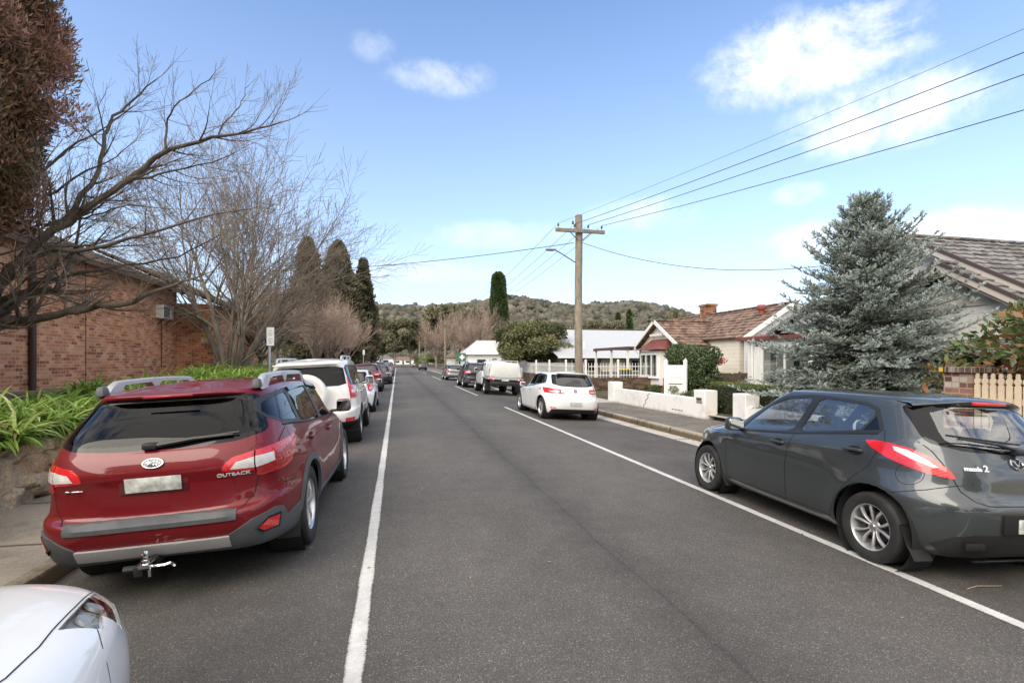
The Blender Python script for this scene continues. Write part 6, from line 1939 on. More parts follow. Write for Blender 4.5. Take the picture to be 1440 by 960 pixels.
    for i, (x, y, sc, k, lab) in enumerate([(9.5, 84, 2.0, 0, 'pale pinkish bare tree right of the second power pole'), (11.5, 72, 1.7, 1, 'pinkish bare tree beside the green street board'),
                                            (8.8, 118, 2.1, 0, 'pinkish bare tree behind the third power pole'), (15.0, 66, 1.5, 2, 'grey bare tree below the tall clipped cypress'), (18, 92, 2.0, 1, 'bare tree left of the cypress foot')]):
        o = copy_tree(made[k]); tag(o, lab, None, G2); o.location = (x, y, 0.2); o.scale = (sc, sc, sc); o.rotation_euler = (0, 0, 2 + i)
    # --- browning conifer at the top left
    rng = np.random.default_rng(8)
    lm = leaf_mat('browning_sprays', [(0.06, 0.07, 0.022), (0.12, 0.095, 0.045), (0.25, 0.125, 0.09), (0.42, 0.24, 0.19)], 0.3)
    cl = []; c0 = Vector((-7.05, 9.9, 0.0))
    for k in range(260):
        u = rng.random(); z = 3.45 + 5.6 * u; Rz = 1.50 * (math.sin(math.pi * min(1, 0.16 + 0.80 * u)) ** 0.7)
        a = rng.uniform(0, 6.283); r = Rz * rng.uniform(0.45, 1.0); s_ = rng.uniform(0.28, 0.5)
        cl.append((r * math.cos(a), r * math.sin(a), z, s_, s_, s_ * 1.1))
    P, N, I = crown_points(rng, cl, 760, 0.1)
    Nn = N * 0.6 + np.array([0, 0, 0.7]); tc = np.clip(rng.normal(0.55, 0.25, len(cl)), 0, 1)
    rad = np.linalg.norm(P[:, :2], axis=1)
    V, F, T = leaf_cloud(rng, P, Nn, 0.115, 4.2, tone=np.clip(tc[I] * 0.55 + 0.32 * (rad / 1.7) + rng.normal(0, 0.14, len(P)), 0, 1), out=2.4)
    root = empty('conifer_tree', (c0.x, c0.y, 0.75)); tag(root, 'browning conifer cut by the top left corner of the view', 'tree')
    link('crown', np_mesh('crown', V, F, lm, {'tone': T}), root)
    link('trunk', paths_mesh('trunk', [([(0, 0, -0.2), (0.05, 0, 4), (0, 0, 10)], [0.22, 0.16, 0.03], 3)] + [([(0, 0, c[2] - 0.5), Vector(c[:3]) * 0.6 + Vector((0, 0, (c[2] - 0.2) * 0.4)), c[:3]], [0.03, 0.02, 0.008], 1) for c in cl[::2]], B_dark), root)
    # --- dark columnar conifers on the left
    dk = leaf_mat('dark_conifer', [(0.018, 0.023, 0.011), (0.045, 0.05, 0.026), (0.11, 0.10, 0.058)], 0.15)

    def column(name, label, loc, H, R_, seed, material, top=0.25, n=26000, size=0.34, group=None, waist=0.0):
        rng = np.random.default_rng(seed); u = rng.random(n) ** 0.9
        prof = np.where(u < 0.25, 0.86 + 0.14 * u / 0.25, 1 - (1 - top) * np.clip((u - 0.25) / 0.75, 0, 1) ** 1.15) * np.minimum(1, (1 - u) / 0.06) ** 0.5 * (1 - waist * u)
        a = rng.uniform(0, 6.283, n); lump = 1 + 0.16 * np.sin(a * 3 + seed + u * 9) + 0.16 * np.sin(a * 7 + u * 31 + seed) + 0.12 * np.sin(u * 70 + a * 5) + 0.14 * np.sin(u * 150 + a * 11) + 0.16 * np.sin(a * 2 - u * 22 + seed * 2)
        r = R_ * prof * lump * (0.62 + 0.38 * rng.random(n) ** 0.5) * np.exp(rng.normal(0, 0.13, n))
        P = np.stack([r * np.cos(a), r * np.sin(a), u * H], 1); N = np.stack([np.cos(a) * 0.7, np.sin(a) * 0.7, np.full(n, 0.75)], 1)
        tone = 0.45 + 0.35 * (lump - 1) / 0.2 + rng.normal(0, 0.2, n)
        V, F, T = leaf_cloud(rng, P, N, size, 2.4, tone=tone, out=1.8)
        root = empty(name, loc); tag(root, label, 'tree', group)
        link('crown', np_mesh('crown', V, F, material, {'tone': T}), root)
        m = MB(); m.tube([(0, 0, -0.5), (0, 0, H * 0.5), (0, 0, H * 0.85)], [R_ * 0.16, R_ * 0.1, 0.03], 7); m.build('trunk', B_dark, root)
        return root
    for px, py, d, w, sd, lab in ((433, 338, 60, 44, 1, 'dark conifer, leftmost of the group beyond the bare tree'), (476, 342, 62, 54, 2, 'widest dark conifer in the middle of the group on the left'), (511, 367, 66, 26, 3, 'narrowest dark conifer, nearest the road in its group')):
        p = at(px, py, d); column('conifer_tree', lab, (p.x, p.y, 0.5), p.z - 0.5, w / 2 / 720 * d * 1.25, sd, dk, 0.12, 30000, 0.5, 'dark conifers on the left')
    # --- tall clipped cypress on the right
    cy = leaf_mat('cypress_green', [(0.02, 0.034, 0.012), (0.045, 0.07, 0.022), (0.085, 0.115, 0.04)], 0.1)
    p = at(701, 384, 88)
    rng = np.random.default_rng(4); n = 42000; u = rng.random(n)
    prof = np.interp(u, [0, 0.1, 0.3, 0.5, 0.7, 0.9, 0.97, 1.0], [1.0, 0.98, 0.82, 0.62, 0.47, 0.40, 0.30, 0.08]); a = rng.uniform(0, 6.283, n)
    lump = 1 + 0.07 * np.sin(a * 4 + u * 14) + 0.06 * np.sin(a * 9 + u * 37); r = 2.55 * prof * lump * (0.8 + 0.2 * rng.random(n) ** 0.5)
    P = np.stack([r * np.cos(a), r * np.sin(a), u * (p.z - 0.3)], 1); N = np.stack([np.cos(a), np.sin(a), np.full(n, 0.5)], 1)
    V, F, T = leaf_cloud(rng, P, N, 0.40, 2.2, tone=0.5 + 2.2 * (lump - 1) + rng.normal(0, 0.2, n), out=1.5)
    root = empty('cypress_tree', (p.x, p.y, 0.3)); tag(root, 'tall green cypress tapering to a blunt tip, right of the road', 'tree')
    link('crown', np_mesh('crown', V, F, cy, {'tone': T}), root)
    m = MB(); m.tube([(0, 0, -0.5), (0, 0, 8)], [0.4, 0.2], 7); m.build('trunk', B_dark, root)
    # pair of small cypresses on the foot of the hill
    for px, py, lab in ((869, 441, 'slim dark cypress on the hill foot, left of a pair'), (885, 437, 'slim dark cypress on the hill foot, right of a pair')):
        q = at(px, py, 190); column('cypress_tree', lab, (q.x, q.y, 3.0), q.z - 3.0, 1.25, int(px), cy, 0.3, 6000, 0.8, 'pair of cypresses')
    # --- blue spruce
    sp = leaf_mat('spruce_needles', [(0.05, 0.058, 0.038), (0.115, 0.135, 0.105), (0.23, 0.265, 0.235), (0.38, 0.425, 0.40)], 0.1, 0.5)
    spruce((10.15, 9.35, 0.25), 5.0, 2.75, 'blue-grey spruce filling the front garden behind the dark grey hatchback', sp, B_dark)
    # --- camellia
    cam_ = leaf_mat('camellia_leaves', [(0.014, 0.024, 0.010), (0.035, 0.055, 0.02), (0.085, 0.115, 0.05), (0.2, 0.23, 0.14)], 0.1, 0.3)
    rng = np.random.default_rng(12)
    cl = [(0, 0, 0.95, 0.72, 0.72, 0.9)] + [(math.cos(a) * r, math.sin(a) * r, z, 0.42, 0.42, 0.42) for a, r, z in [(rng.uniform(0, 6.28), rng.uniform(0.4, 0.72), rng.uniform(0.3, 1.7)) for _ in range(26)]]
    leafy_tree('camellia_bush', 'round glossy dark green bush behind the white sign board', (10.85, 17.4, 0.35), cl, [3500] + [850] * 26, 0.085, cam_, B_dark, 0.7, 0.05, None, 1.7, 'bush', True, 0.72, 3)
    # --- magnolia at the right edge
    mg = leaf_mat('magnolia_leaves', [(0.26, 0.11, 0.045), (0.20, 0.09, 0.035), (0.04, 0.06, 0.016), (0.07, 0.105, 0.03), (0.18, 0.21, 0.08)], 0.15, 0.25)
    rng = np.random.default_rng(14)
    cl = [(rng.normal(0, 0.45), rng.normal(0, 0.5), rng.uniform(0.6, 1.75), 0.36, 0.36, 0.32) for _ in range(20)]
    leafy_tree('magnolia_tree', 'broad-leaved tree with rusty new leaves over the cream picket fence', (9.35, 5.4, 0.78), cl, 190, 0.135, mg, B_dark, 1.0, 0.05, None, 2.2, 'tree', True, 0.35, 5)
    # --- olive-green spreading tree behind the white ute
    ol = leaf_mat('olive_leaves', [(0.035, 0.042, 0.018), (0.075, 0.082, 0.035), (0.13, 0.135, 0.06), (0.21, 0.20, 0.085)], 0.15)
    rng = np.random.default_rng(15)
    cl = [(rng.normal(0, 1.35), rng.normal(0, 1.25), 1.9 + 1.9 * rng.random() ** 1.2, 0.85, 0.85, 0.6) for _ in range(34)]
    cl = [c for c in cl if abs(c[0]) < 2.7]
    q = at(752, 520, 38); leafy_tree('spreading_tree', 'wide olive-green tree on short stems behind the white ute and hatchback', (q.x, q.y, 0.3), cl, 900, 0.22, ol, B_dark, 1.6, 0.12, None, 2.0, 'tree', True, 0.4, 7)
    # --- gum trees at the end of the street and beyond
    eu = leaf_mat('gum_leaves', [(0.05, 0.053, 0.03), (0.10, 0.10, 0.055), (0.17, 0.16, 0.095), (0.25, 0.235, 0.15)], 0.25)
    G3 = 'gum trees at the far end of the street'
    trees = []
    for sd in (61, 62, 63):
        rng = np.random.default_rng(sd)
        cl = [(rng.normal(0, 2.3), rng.normal(0, 2.3), rng.uniform(4.5, 10.5), 1.5, 1.5, 1.0) for _ in range(24)]
        trees.append((cl, sd))
    # (px, py of the top, depth, variant, label)
    gp = [(555, 448, 165, 0, 'broad grey-green gum tree left of the road end'), (577, 452, 180, 1, 'gum tree standing over the road end, left of the far poles'), (538, 462, 150, 2, 'gum tree behind the last bare trees on the left'),
          (640, 427, 150, 1, 'tallest gum tree behind the second power pole'), (655, 445, 175, 0, 'rounded gum tree just right of the tallest one'), (613, 452, 210, 2, 'small gum tree behind the far poles'), (670, 462, 160, 2, 'gum tree left of the cypress foot'),
          (690, 458, 190, 0, 'gum tree half hidden by the cypress')]
    first = {}
    for px, py, d, k, lab in gp:
        q = at(px, py, d); s_ = (q.z - 0.5) / 11.3
        if k not in first:
            o = leafy_tree('gum_tree', lab, (0, 0, 0), trees[k][0], 900, 0.62, eu, B_pale, 4.5, 0.22, G3, 2.0, 'tree', True, 0.35, trees[k][1]); first[k] = o
        else:
            o = copy_tree(first[k]); tag(o, lab)
        o.location = (q.x, q.y, 0.3); o.scale = (s_, s_, s_); o.rotation_euler = (0, 0, px)
    G4 = 'trees behind the houses on the right'
    for px, py, d, k, lab in ((790, 456, 150, 1, 'gum tree behind the left end of the grey shed roof'), (845, 452, 170, 0, 'pale gum tree rising over the grey shed roof'), (925, 452, 160, 2, 'gum tree behind the ridge of the cream gable house'), (951, 433, 75, 1, 'small dark tree poking above the brown tiled roof')):
        q = at(px, py, d); s_ = (q.z - 0.5) / 11.3; o = copy_tree(first[k]); tag(o, lab, None, G4); o.location = (q.x, q.y, 0.3); w = s_ * (0.35 if d == 75 else 1); o.scale = (w, w, s_)
    # --- evergreens behind the viewer, mirrored in car glass; two nearest added to darken reflections
    ev = leaf_mat('evergreen_leaves', [(0.014, 0.02, 0.008), (0.03, 0.042, 0.015), (0.06, 0.08, 0.03)], 0.1)
    for i, (x, y, h, lab) in enumerate(((-6.5, -13, 9, 'dense evergreen tree behind the viewer on the left verge'), (9.5, -12, 8, 'dense evergreen tree behind the viewer on the right verge'), (-4.9, -7.6, 8, 'unseen evergreen tree added nearest behind the viewer, beside the left kerb'), (-7.6, -8.5, 9, 'unseen broad evergreen tree added against the brick hall, behind the viewer'), (-12, -26, 11, 'taller evergreen tree far behind the viewer on the left'), (-4, -40, 10, 'evergreen tree farthest behind the viewer, left of the road'), (6, -42, 12, 'evergreen tree farthest behind the viewer, right of the road'), (14, -27, 10, 'broad evergreen tree far behind the viewer on the right'))):
        rng = np.random.default_rng(70 + i); leafy_tree('evergreen_tree', lab, (x, y, 0.3), random_clumps(rng, 26, 3.4 if abs(y) > 9 else 2.3, h - (3 if abs(y) > 9 else 1.8), 2.4 if abs(y) > 9 else 1.0, 0.85), 700, 0.4, ev, B_dark, 3, 0.2, 'evergreens behind the viewer', 1.8, 'tree', True, 0.4, 80 + i)
    # --- strap-leaved clumps along the stone wall
    ag = leaf_mat('strap_leaves', [(0.20, 0.14, 0.06), (0.085, 0.14, 0.022), (0.15, 0.245, 0.042), (0.25, 0.36, 0.08), (0.44, 0.5, 0.2)], 0.35, 0.5)
    ms = []
    for sd in range(5):
        V, F, T = strap_clump(np.random.default_rng(90 + sd)); ms.append(np_mesh('strap_leaf_clump', V, F, ag, {'tone': T}))
    rng = np.random.default_rng(55); k = 0
    GA = 'strap-leaved clumps on the bank behind the stone wall'
    spots = []
    y = 3.2
    while y < 34:
        for x in (-4.62, -4.98, -5.35, -5.75, -6.2):
            if y > 16 and x > -4.8 and y > 20: pass
            spots.append((x + rng.normal(0, 0.09), y + rng.normal(0, 0.13)))
        y += 0.36 if y < 14 else 0.52
    spots = [s_ for s_ in spots if not (s_[1] < 17.5 and s_[0] < -5.55 and 9 < s_[1] < 12)][:290]
    for x, y in spots:
        o = link('strap_leaf_clump', ms[k % 5]); k += 1
        tag(o, 'clump of arching green strap leaves on the bank above the stone wall', 'plant', GA)
        sc = rng.uniform(0.95, 1.3) * (1.0 if y < 14 else 1.15); o.location = (x, y, 0.70 + 0.10 * (-x - 4.6) + (0.22 if y > 17 else 0)); o.scale = (sc, sc, sc * rng.uniform(0.85, 1.15)); o.rotation_euler = (rng.normal(0, 0.08), rng.normal(0, 0.1) + (0.25 if x > -4.8 else 0), rng.uniform(0, 6.28))
    # --- hedges and small shrubs in the right gardens
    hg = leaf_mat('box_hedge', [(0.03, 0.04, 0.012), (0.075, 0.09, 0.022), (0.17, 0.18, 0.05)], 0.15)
    hd = leaf_mat('dark_hedge', [(0.018, 0.028, 0.010), (0.045, 0.062, 0.02), (0.12, 0.14, 0.05)], 0.12)
    core = mat('hedge_twigs', (0.02, 0.018, 0.01), 0.95)
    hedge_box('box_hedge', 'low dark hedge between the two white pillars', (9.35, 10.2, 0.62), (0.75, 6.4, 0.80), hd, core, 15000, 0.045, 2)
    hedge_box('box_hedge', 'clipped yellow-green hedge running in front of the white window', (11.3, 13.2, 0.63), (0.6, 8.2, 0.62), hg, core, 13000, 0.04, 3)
    rng = np.random.default_rng(17)
    for x, y, r, m_, lab in ((9.2, 13.4, 0.30, hd, 'low dark shrub at the foot of the white sign'), (9.1, 14.5, 0.28, hd, 'low shrub behind the white wall, left of the pillar'), (9.0, 16.3, 0.28, hd, 'straggly shrub left of the white sign'), (9.1, 17.6, 0.3, hd, 'straggly shrub at the far end of the white wall')):
        cl = [(rng.normal(0, r * 0.6), rng.normal(0, r * 0.9), rng.uniform(0.1, 0.6), r * 0.6, r * 0.6, r * 0.5) for _ in range(8)]
        leafy_tree('garden_shrub', lab, (x, y, 0.25), cl, 220, 0.055, m_, B_dark, 0.3, 0.015, 'shrubs behind the white wall', 1.8, 'shrub', True, 0.3, int(y * 10))
    rd = leaf_mat('red_flowers', [(0.30, 0.03, 0.04), (0.45, 0.06, 0.08), (0.22, 0.10, 0.06)], 0.2)
    cl = [(rng.normal(0, 0.35), rng.normal(0, 0.35), rng.uniform(1.3, 1.6), 0.2, 0.2, 0.1) for _ in range(12)]
    leafy_tree('flowering_shrub', 'shrub with red flowers above the brown paling fence', (13.2, 19.6, 0.3), cl, 90, 0.07, rd, B_tw, 1.3, 0.02, None, 1.6, 'shrub', True, 0.2, 6)
    cl = [(rng.normal(0, 0.4), rng.normal(0, 0.4), rng.uniform(0.3, 0.8), 0.25, 0.25, 0.22) for _ in range(8)]
    leafy_tree('garden_shrub', 'pale twiggy shrub under the white window', (12.6, 15.6, 0.3), cl, 90, 0.06, leaf_mat('grey_leaves', [(0.10, 0.10, 0.08), (0.3, 0.3, 0.26)], 0.1), B_pale, 0.4, 0.02, None, 1.6, 'shrub', True, 0.2, 9)
    gs = leaf_mat('street_shrub', [(0.03, 0.05, 0.012), (0.09, 0.12, 0.03), (0.2, 0.22, 0.06)], 0.15)
    for i, (px, py, d, r, lab) in enumerate(((600, 498, 118, 1.6, 'yellow-green shrub at the foot of the third power pole'), (592, 500, 135, 1.5, 'palm-like dark shrub beside the far poles'), (664, 512, 62, 0.9, 'green shrub beside the street board'), (716, 520, 40, 0.8, 'low shrub behind the ute canopy'))):
        rng = np.random.default_rng(100 + i); q = at(px, 508, d)
        leafy_tree('street_shrub', lab, (q.x, q.y, 0.1), random_clumps(rng, 10, r, r * 1.4, r * 0.35, 0.8), 160, 0.16 * r, gs, B_dark, r, 0.05, 'shrubs along the right verge', 1.8, 'shrub', True, 0.3, 120 + i)


# ------------------------------------------------------------------ wooded hill
def hills():
    rng = np.random.default_rng(77)
    px = np.array([-700, -300, 0, 400, 525, 560, 600, 640, 700, 760, 830, 870, 940, 1000, 1100, 1300, 1600, 2200])
    py = np.array([465, 458, 450, 441, 437, 434, 432, 431, 429, 427, 430, 432, 440, 447, 452, 458, 470, 485])
    az = np.arctan((px - 720) / 720.0) + TH
    A = np.linspace(R(-62), R(72), 130)
    H = np.interp(A, az, (508 - py)); wx = np.interp(A, az, px)
    dep = 1 / np.cos(A - TH)          # depth -> range

    def top(a, rr):
        h = np.interp(a, A, H) / 720.0 * 1150 * np.cos(a - TH) / np.cos(a - TH)
        f = np.clip((rr - 420) / 730, 0, 1); f = f * f * (3 - 2 * f)
        return 1.7 + h * f * (1 + 0.10 * np.sin(a * 23) * np.sin(f * 6)) - 9 * (f > 0.5) * 0
    rows = []
    for rr in (380, 480, 600, 720, 840, 960, 1060, 1150, 1350):
        rng_ = rr * np.ones_like(A) / 1.0
        z = top(A, min(rr, 1150)) - (30 if rr > 1200 else 0) - (2 if rr < 400 else 6)
        rows.append([(rr * dep[i] * math.sin(A[i]), rr * dep[i] * math.cos(A[i]), float(z[i])) for i in range(len(A))])
    m = MB(); m.grid(rows, 0, True)
    tag(m.build('hills', soil('hill_soil', (0.05, 0.05, 0.035), (0.11, 0.10, 0.075), 0.02)), kind='structure')
    # bush covering the hill: one mass
    n = 15000
    a = rng.uniform(R(-22), R(46), n); rr = 400 + 770 * rng.random(n) ** 0.75
    z = top(a, rr) - 7
    dp = 1 / np.cos(a - TH); x, y = rr * dp * np.sin(a), rr * dp * np.cos(a)
    size = np.clip(rng.lognormal(1.42, 0.34, n), 2.0, 8.5) * np.where(rr > 1080, 0.85, 1)
    bm = bmesh.new(); bmesh.ops.create_icosphere(bm, subdivisions=2, radius=1); bv = np.array([v.co[:] for v in bm.verts]); bf = np.array([[v.index for v in f.verts] for f in bm.faces]); bm.free()
    nv = len(bv)
    jit = (1 + rng.normal(0, 0.20, (n, nv, 1))) * np.stack([rng.uniform(0.7, 1.3, n), rng.uniform(0.7, 1.3, n), rng.uniform(0.6, 1.25, n)], -1)[:, None, :]
    V = bv[None] * jit * size[:, None, None] * np.array([1, 1, 0.95]) + np.stack([x, y, z + size * 0.9], 1)[:, None, :]
    F = (bf[None] + (np.arange(n) * nv)[:, None, None]).reshape(-1, 3)
    tone = np.clip(rng.normal(0.45, 0.16, n)[:, None] + rng.normal(0, 0.10, (n, nv)), 0, 1)
    lm = leaf_mat('hill_bush', [(0.032, 0.033, 0.024), (0.060, 0.058, 0.043), (0.10, 0.09, 0.072), (0.16, 0.135, 0.115)], 0.0, 0.95)
    o = link('hill_forest', np_mesh('hill_forest', V.reshape(-1, 3), F, lm, {'tone': tone.reshape(-1)})); tag(o, kind='stuff')
    # belt of trees between the street's end and the hill
    n = 900
    a = rng.uniform(R(-14), R(34), n); rr = rng.uniform(240, 420, n); keep = (a > R(6)) | (rr > 300); a, rr = a[keep], rr[keep]; n = len(a)
    dp = 1 / np.cos(a - TH); C = np.stack([rr * dp * np.sin(a), rr * dp * np.cos(a), rng.uniform(1.0, 4.5, n)], 1); s_ = rng.uniform(2.2, 4.2, n)
    per = 90; d = rng.normal(size=(n, per, 3)); d /= np.linalg.norm(d, axis=-1)[..., None]
    P = (C[:, None, :] + d * s_[:, None, None] * rng.uniform(0.5, 1, (n, per, 1))).reshape(-1, 3)
    tn = np.clip(rng.normal(0.5, 0.25, n)[:, None] + rng.normal(0, 0.14, (n, per)), 0, 1).reshape(-1)
    V, F, T = leaf_cloud(rng, P, d.reshape(-1, 3), 1.5, 1.8, tone=tn)
    o = link('distant_trees', np_mesh('distant_trees', V, F, leaf_mat('far_leaves', [(0.05, 0.052, 0.028), (0.11, 0.10, 0.062), (0.20, 0.165, 0.125)], 0.2), {'tone': T})); tag(o, kind='stuff')
# ------------------------------------------------------------------ buildings and street furniture
def boards(name, col, pitch=0.17, gap=0.3):
    """painted weatherboards: shallow laps every `pitch` metres of height"""
    m = bpy.data.materials.new(name); m.use_nodes = True; t = NT(m); b = t.n['Principled BSDF']
    tc = t.new('ShaderNodeTexCoord'); sp = t.new('ShaderNodeSeparateXYZ'); t.link(tc.outputs['Object'], sp.inputs[0])
    f = t.math('FRACT', t.math('DIVIDE', sp.outputs['Z'], pitch))
    r = t.ramp(f, [(0.0, tuple(c * gap for c in col)), (0.06, col), (1.0, col)])
    n = t.noise(tc.outputs['Object'], 2.5, 6, 0.6); g = t.ramp(n.outputs['Fac'], [(0.3, (0.9,) * 3), (0.7, (1.04,) * 3)])
    t.link(t.mix(1.0, r.outputs[0], g.outputs[0], 'MULTIPLY'), b.inputs['Base Color']); b.inputs['Roughness'].default_value = 0.55
    t.bump(f, 0.5, 0.02, b)
    return m


def tiles(name, cols):
    m = bpy.data.materials.new(name); m.use_nodes = True; t = NT(m); b = t.n['Principled BSDF']
    tc = t.new('ShaderNodeTexCoord'); P = tc.outputs['Object']
    v = t.new('ShaderNodeTexVoronoi'); v.inputs['Scale'].default_value = 4.0; t.link(P, v.inputs['Vector'])
    sc = t.new('ShaderNodeSeparateColor'); t.link(v.outputs['Color'], sc.inputs[0])
    n = t.noise(P, 9, 6, 0.75)
    f = t.math('ADD', t.math('MULTIPLY', sc.outputs[0], 0.5), t.math('MULTIPLY', n.outputs['Fac'], 0.5))
    r = t.ramp(f, [(0.25, cols[0]), (0.5, cols[1]), (0.72, cols[2])])
    t.link(r.outputs[0], b.inputs['Base Color']); b.inputs['Roughness'].default_value = 0.85
    t.bump(n.outputs['Fac'], 0.3, 0.02, b)
    return m


def tile_roof(mb, p0, along, up, course=0.30, pitch=0.30, mi=0, step=0.032, trim0=None, trim1=None):
    """roof slope from eave corner p0: `along` runs the eave, `up` runs to the ridge; real stepped courses of rolled tiles"""
    p0, along, up = Vector(p0), Vector(along), Vector(up); L, U = along.length, up.length
    n = along.cross(up).normalized()
    if n.z < 0: n = -n
    nc = max(1, int(round(U / course))); nx = max(2, int(L / (pitch / 3)))
    a0 = trim0 or (lambda u: 0.0); a1 = trim1 or (lambda u: 1.0)
    for i in range(nc):
        u0, u1 = i / nc, (i + 1) / nc; rows = []
        for (u, h) in ((u0, -step * 0.6), (u0, step), (u1, 0.0)):
            row = []; s0, s1 = a0((u0 + u1) / 2), a1((u0 + u1) / 2)
            for k in range(nx + 1):
                s_ = s0 + (s1 - s0) * k / nx
                roll = 0.010 * math.cos(2 * math.pi * s_ * L / pitch)
                row.append(p0 + along * s_ + up * u + n * (h + (roll if h > -0.001 else 0)))
            rows.append(row)
        mb.grid(rows, mi, True)
    # underside
    mb.add([p0 + along * a0(0) - n * 0.05, p0 + along * a1(0) - n * 0.05, p0 + along * a1(1) + up - n * 0.05, p0 + along * a0(1) + up - n * 0.05], [(0, 1, 2, 3)], mi)


def bar(mb, a, b, w, h, mi=0):
    """a board from a to b: w across (level), h deep"""
    a, b = Vector(a), Vector(b); d = (b - a).normalized(); s_ = d.cross(Vector((0, 0, 1))).normalized() * (w / 2); u = s_.cross(d).normalized() * (h / 2)
    vs = [a - s_ - u, a + s_ - u, a + s_ + u, a - s_ + u, b - s_ - u, b + s_ - u, b + s_ + u, b - s_ + u]
    mb.add(vs, [(0, 1, 2, 3), (7, 6, 5, 4), (0, 4, 5, 1), (1, 5, 6, 2), (2, 6, 7, 3), (3, 7, 4, 0)], mi)


def window(parent, x, y0, y1, z0, z1, panes, fm, face=-1, curtain=None, depth=0.10, axis='X'):
    """window on a wall whose outside is at x (facing -x): frame, sill, glass panes, curtains"""
    m = MB(); t_ = 0.06
    fx = x + face * 0.03
    for z in (z0, z1): m.box((fx, (y0 + y1) / 2, z), (0.10, y1 - y0 + 2 * t_, t_))
    ys = np.linspace(y0, y1, panes + 1)
    for y in ys: m.box((fx, y, (z0 + z1) / 2), (0.09, t_, z1 - z0 - t_ + 0.004))
    f = m.build('window', fm, parent)
    m = MB(); m.box((fx + face * 0.02, (y0 + y1) / 2, z0 - 0.06), (0.16, y1 - y0 + 0.24, 0.05)); m.build('sill', fm, f)
    m = MB(); m.box((fx + face * 0.012, (y0 + y1) / 2, (z0 + z1) / 2), (0.006, y1 - y0, z1 - z0)); m.build('pane', M['house_glass'], f)
    m = MB(); m.box((x + face * 0.006, (y0 + y1) / 2, (z0 + z1) / 2), (0.008, y1 - y0, z1 - z0)); m.build('dark_room', M['room_dark'], f)
    if curtain:
        m = MB()
        for i in range(panes):
            a, b = ys[i], ys[i + 1]; w = (b - a)
            for (s0, s1) in ((0.02, 0.40), (0.66, 0.98)):
                rows = [[(x + face * (0.020 + 0.007 * math.sin(k * 1.9)), a + w * (s0 + (s1 - s0) * k / 14), z) for k in range(15)] for z in (z0 + 0.02, z1 - 0.02)]
                m.grid(rows, 0, True)
        m.build('curtain', curtain, f)
    return f


def wall_mesh(mb, pts, x0, x1, mi=0):
    """outline pts (y,z) made into a slab between x0 and x1"""
    n = len(pts); vs = [(x0, y, z) for y, z in pts] + [(x1, y, z) for y, z in pts]
    fs = [tuple(range(n)), tuple(range(2 * n - 1, n - 1, -1))] + [(i, n + i, n + (i + 1) % n, (i + 1) % n) for i in range(n)]
    mb.add(vs, fs, mi)


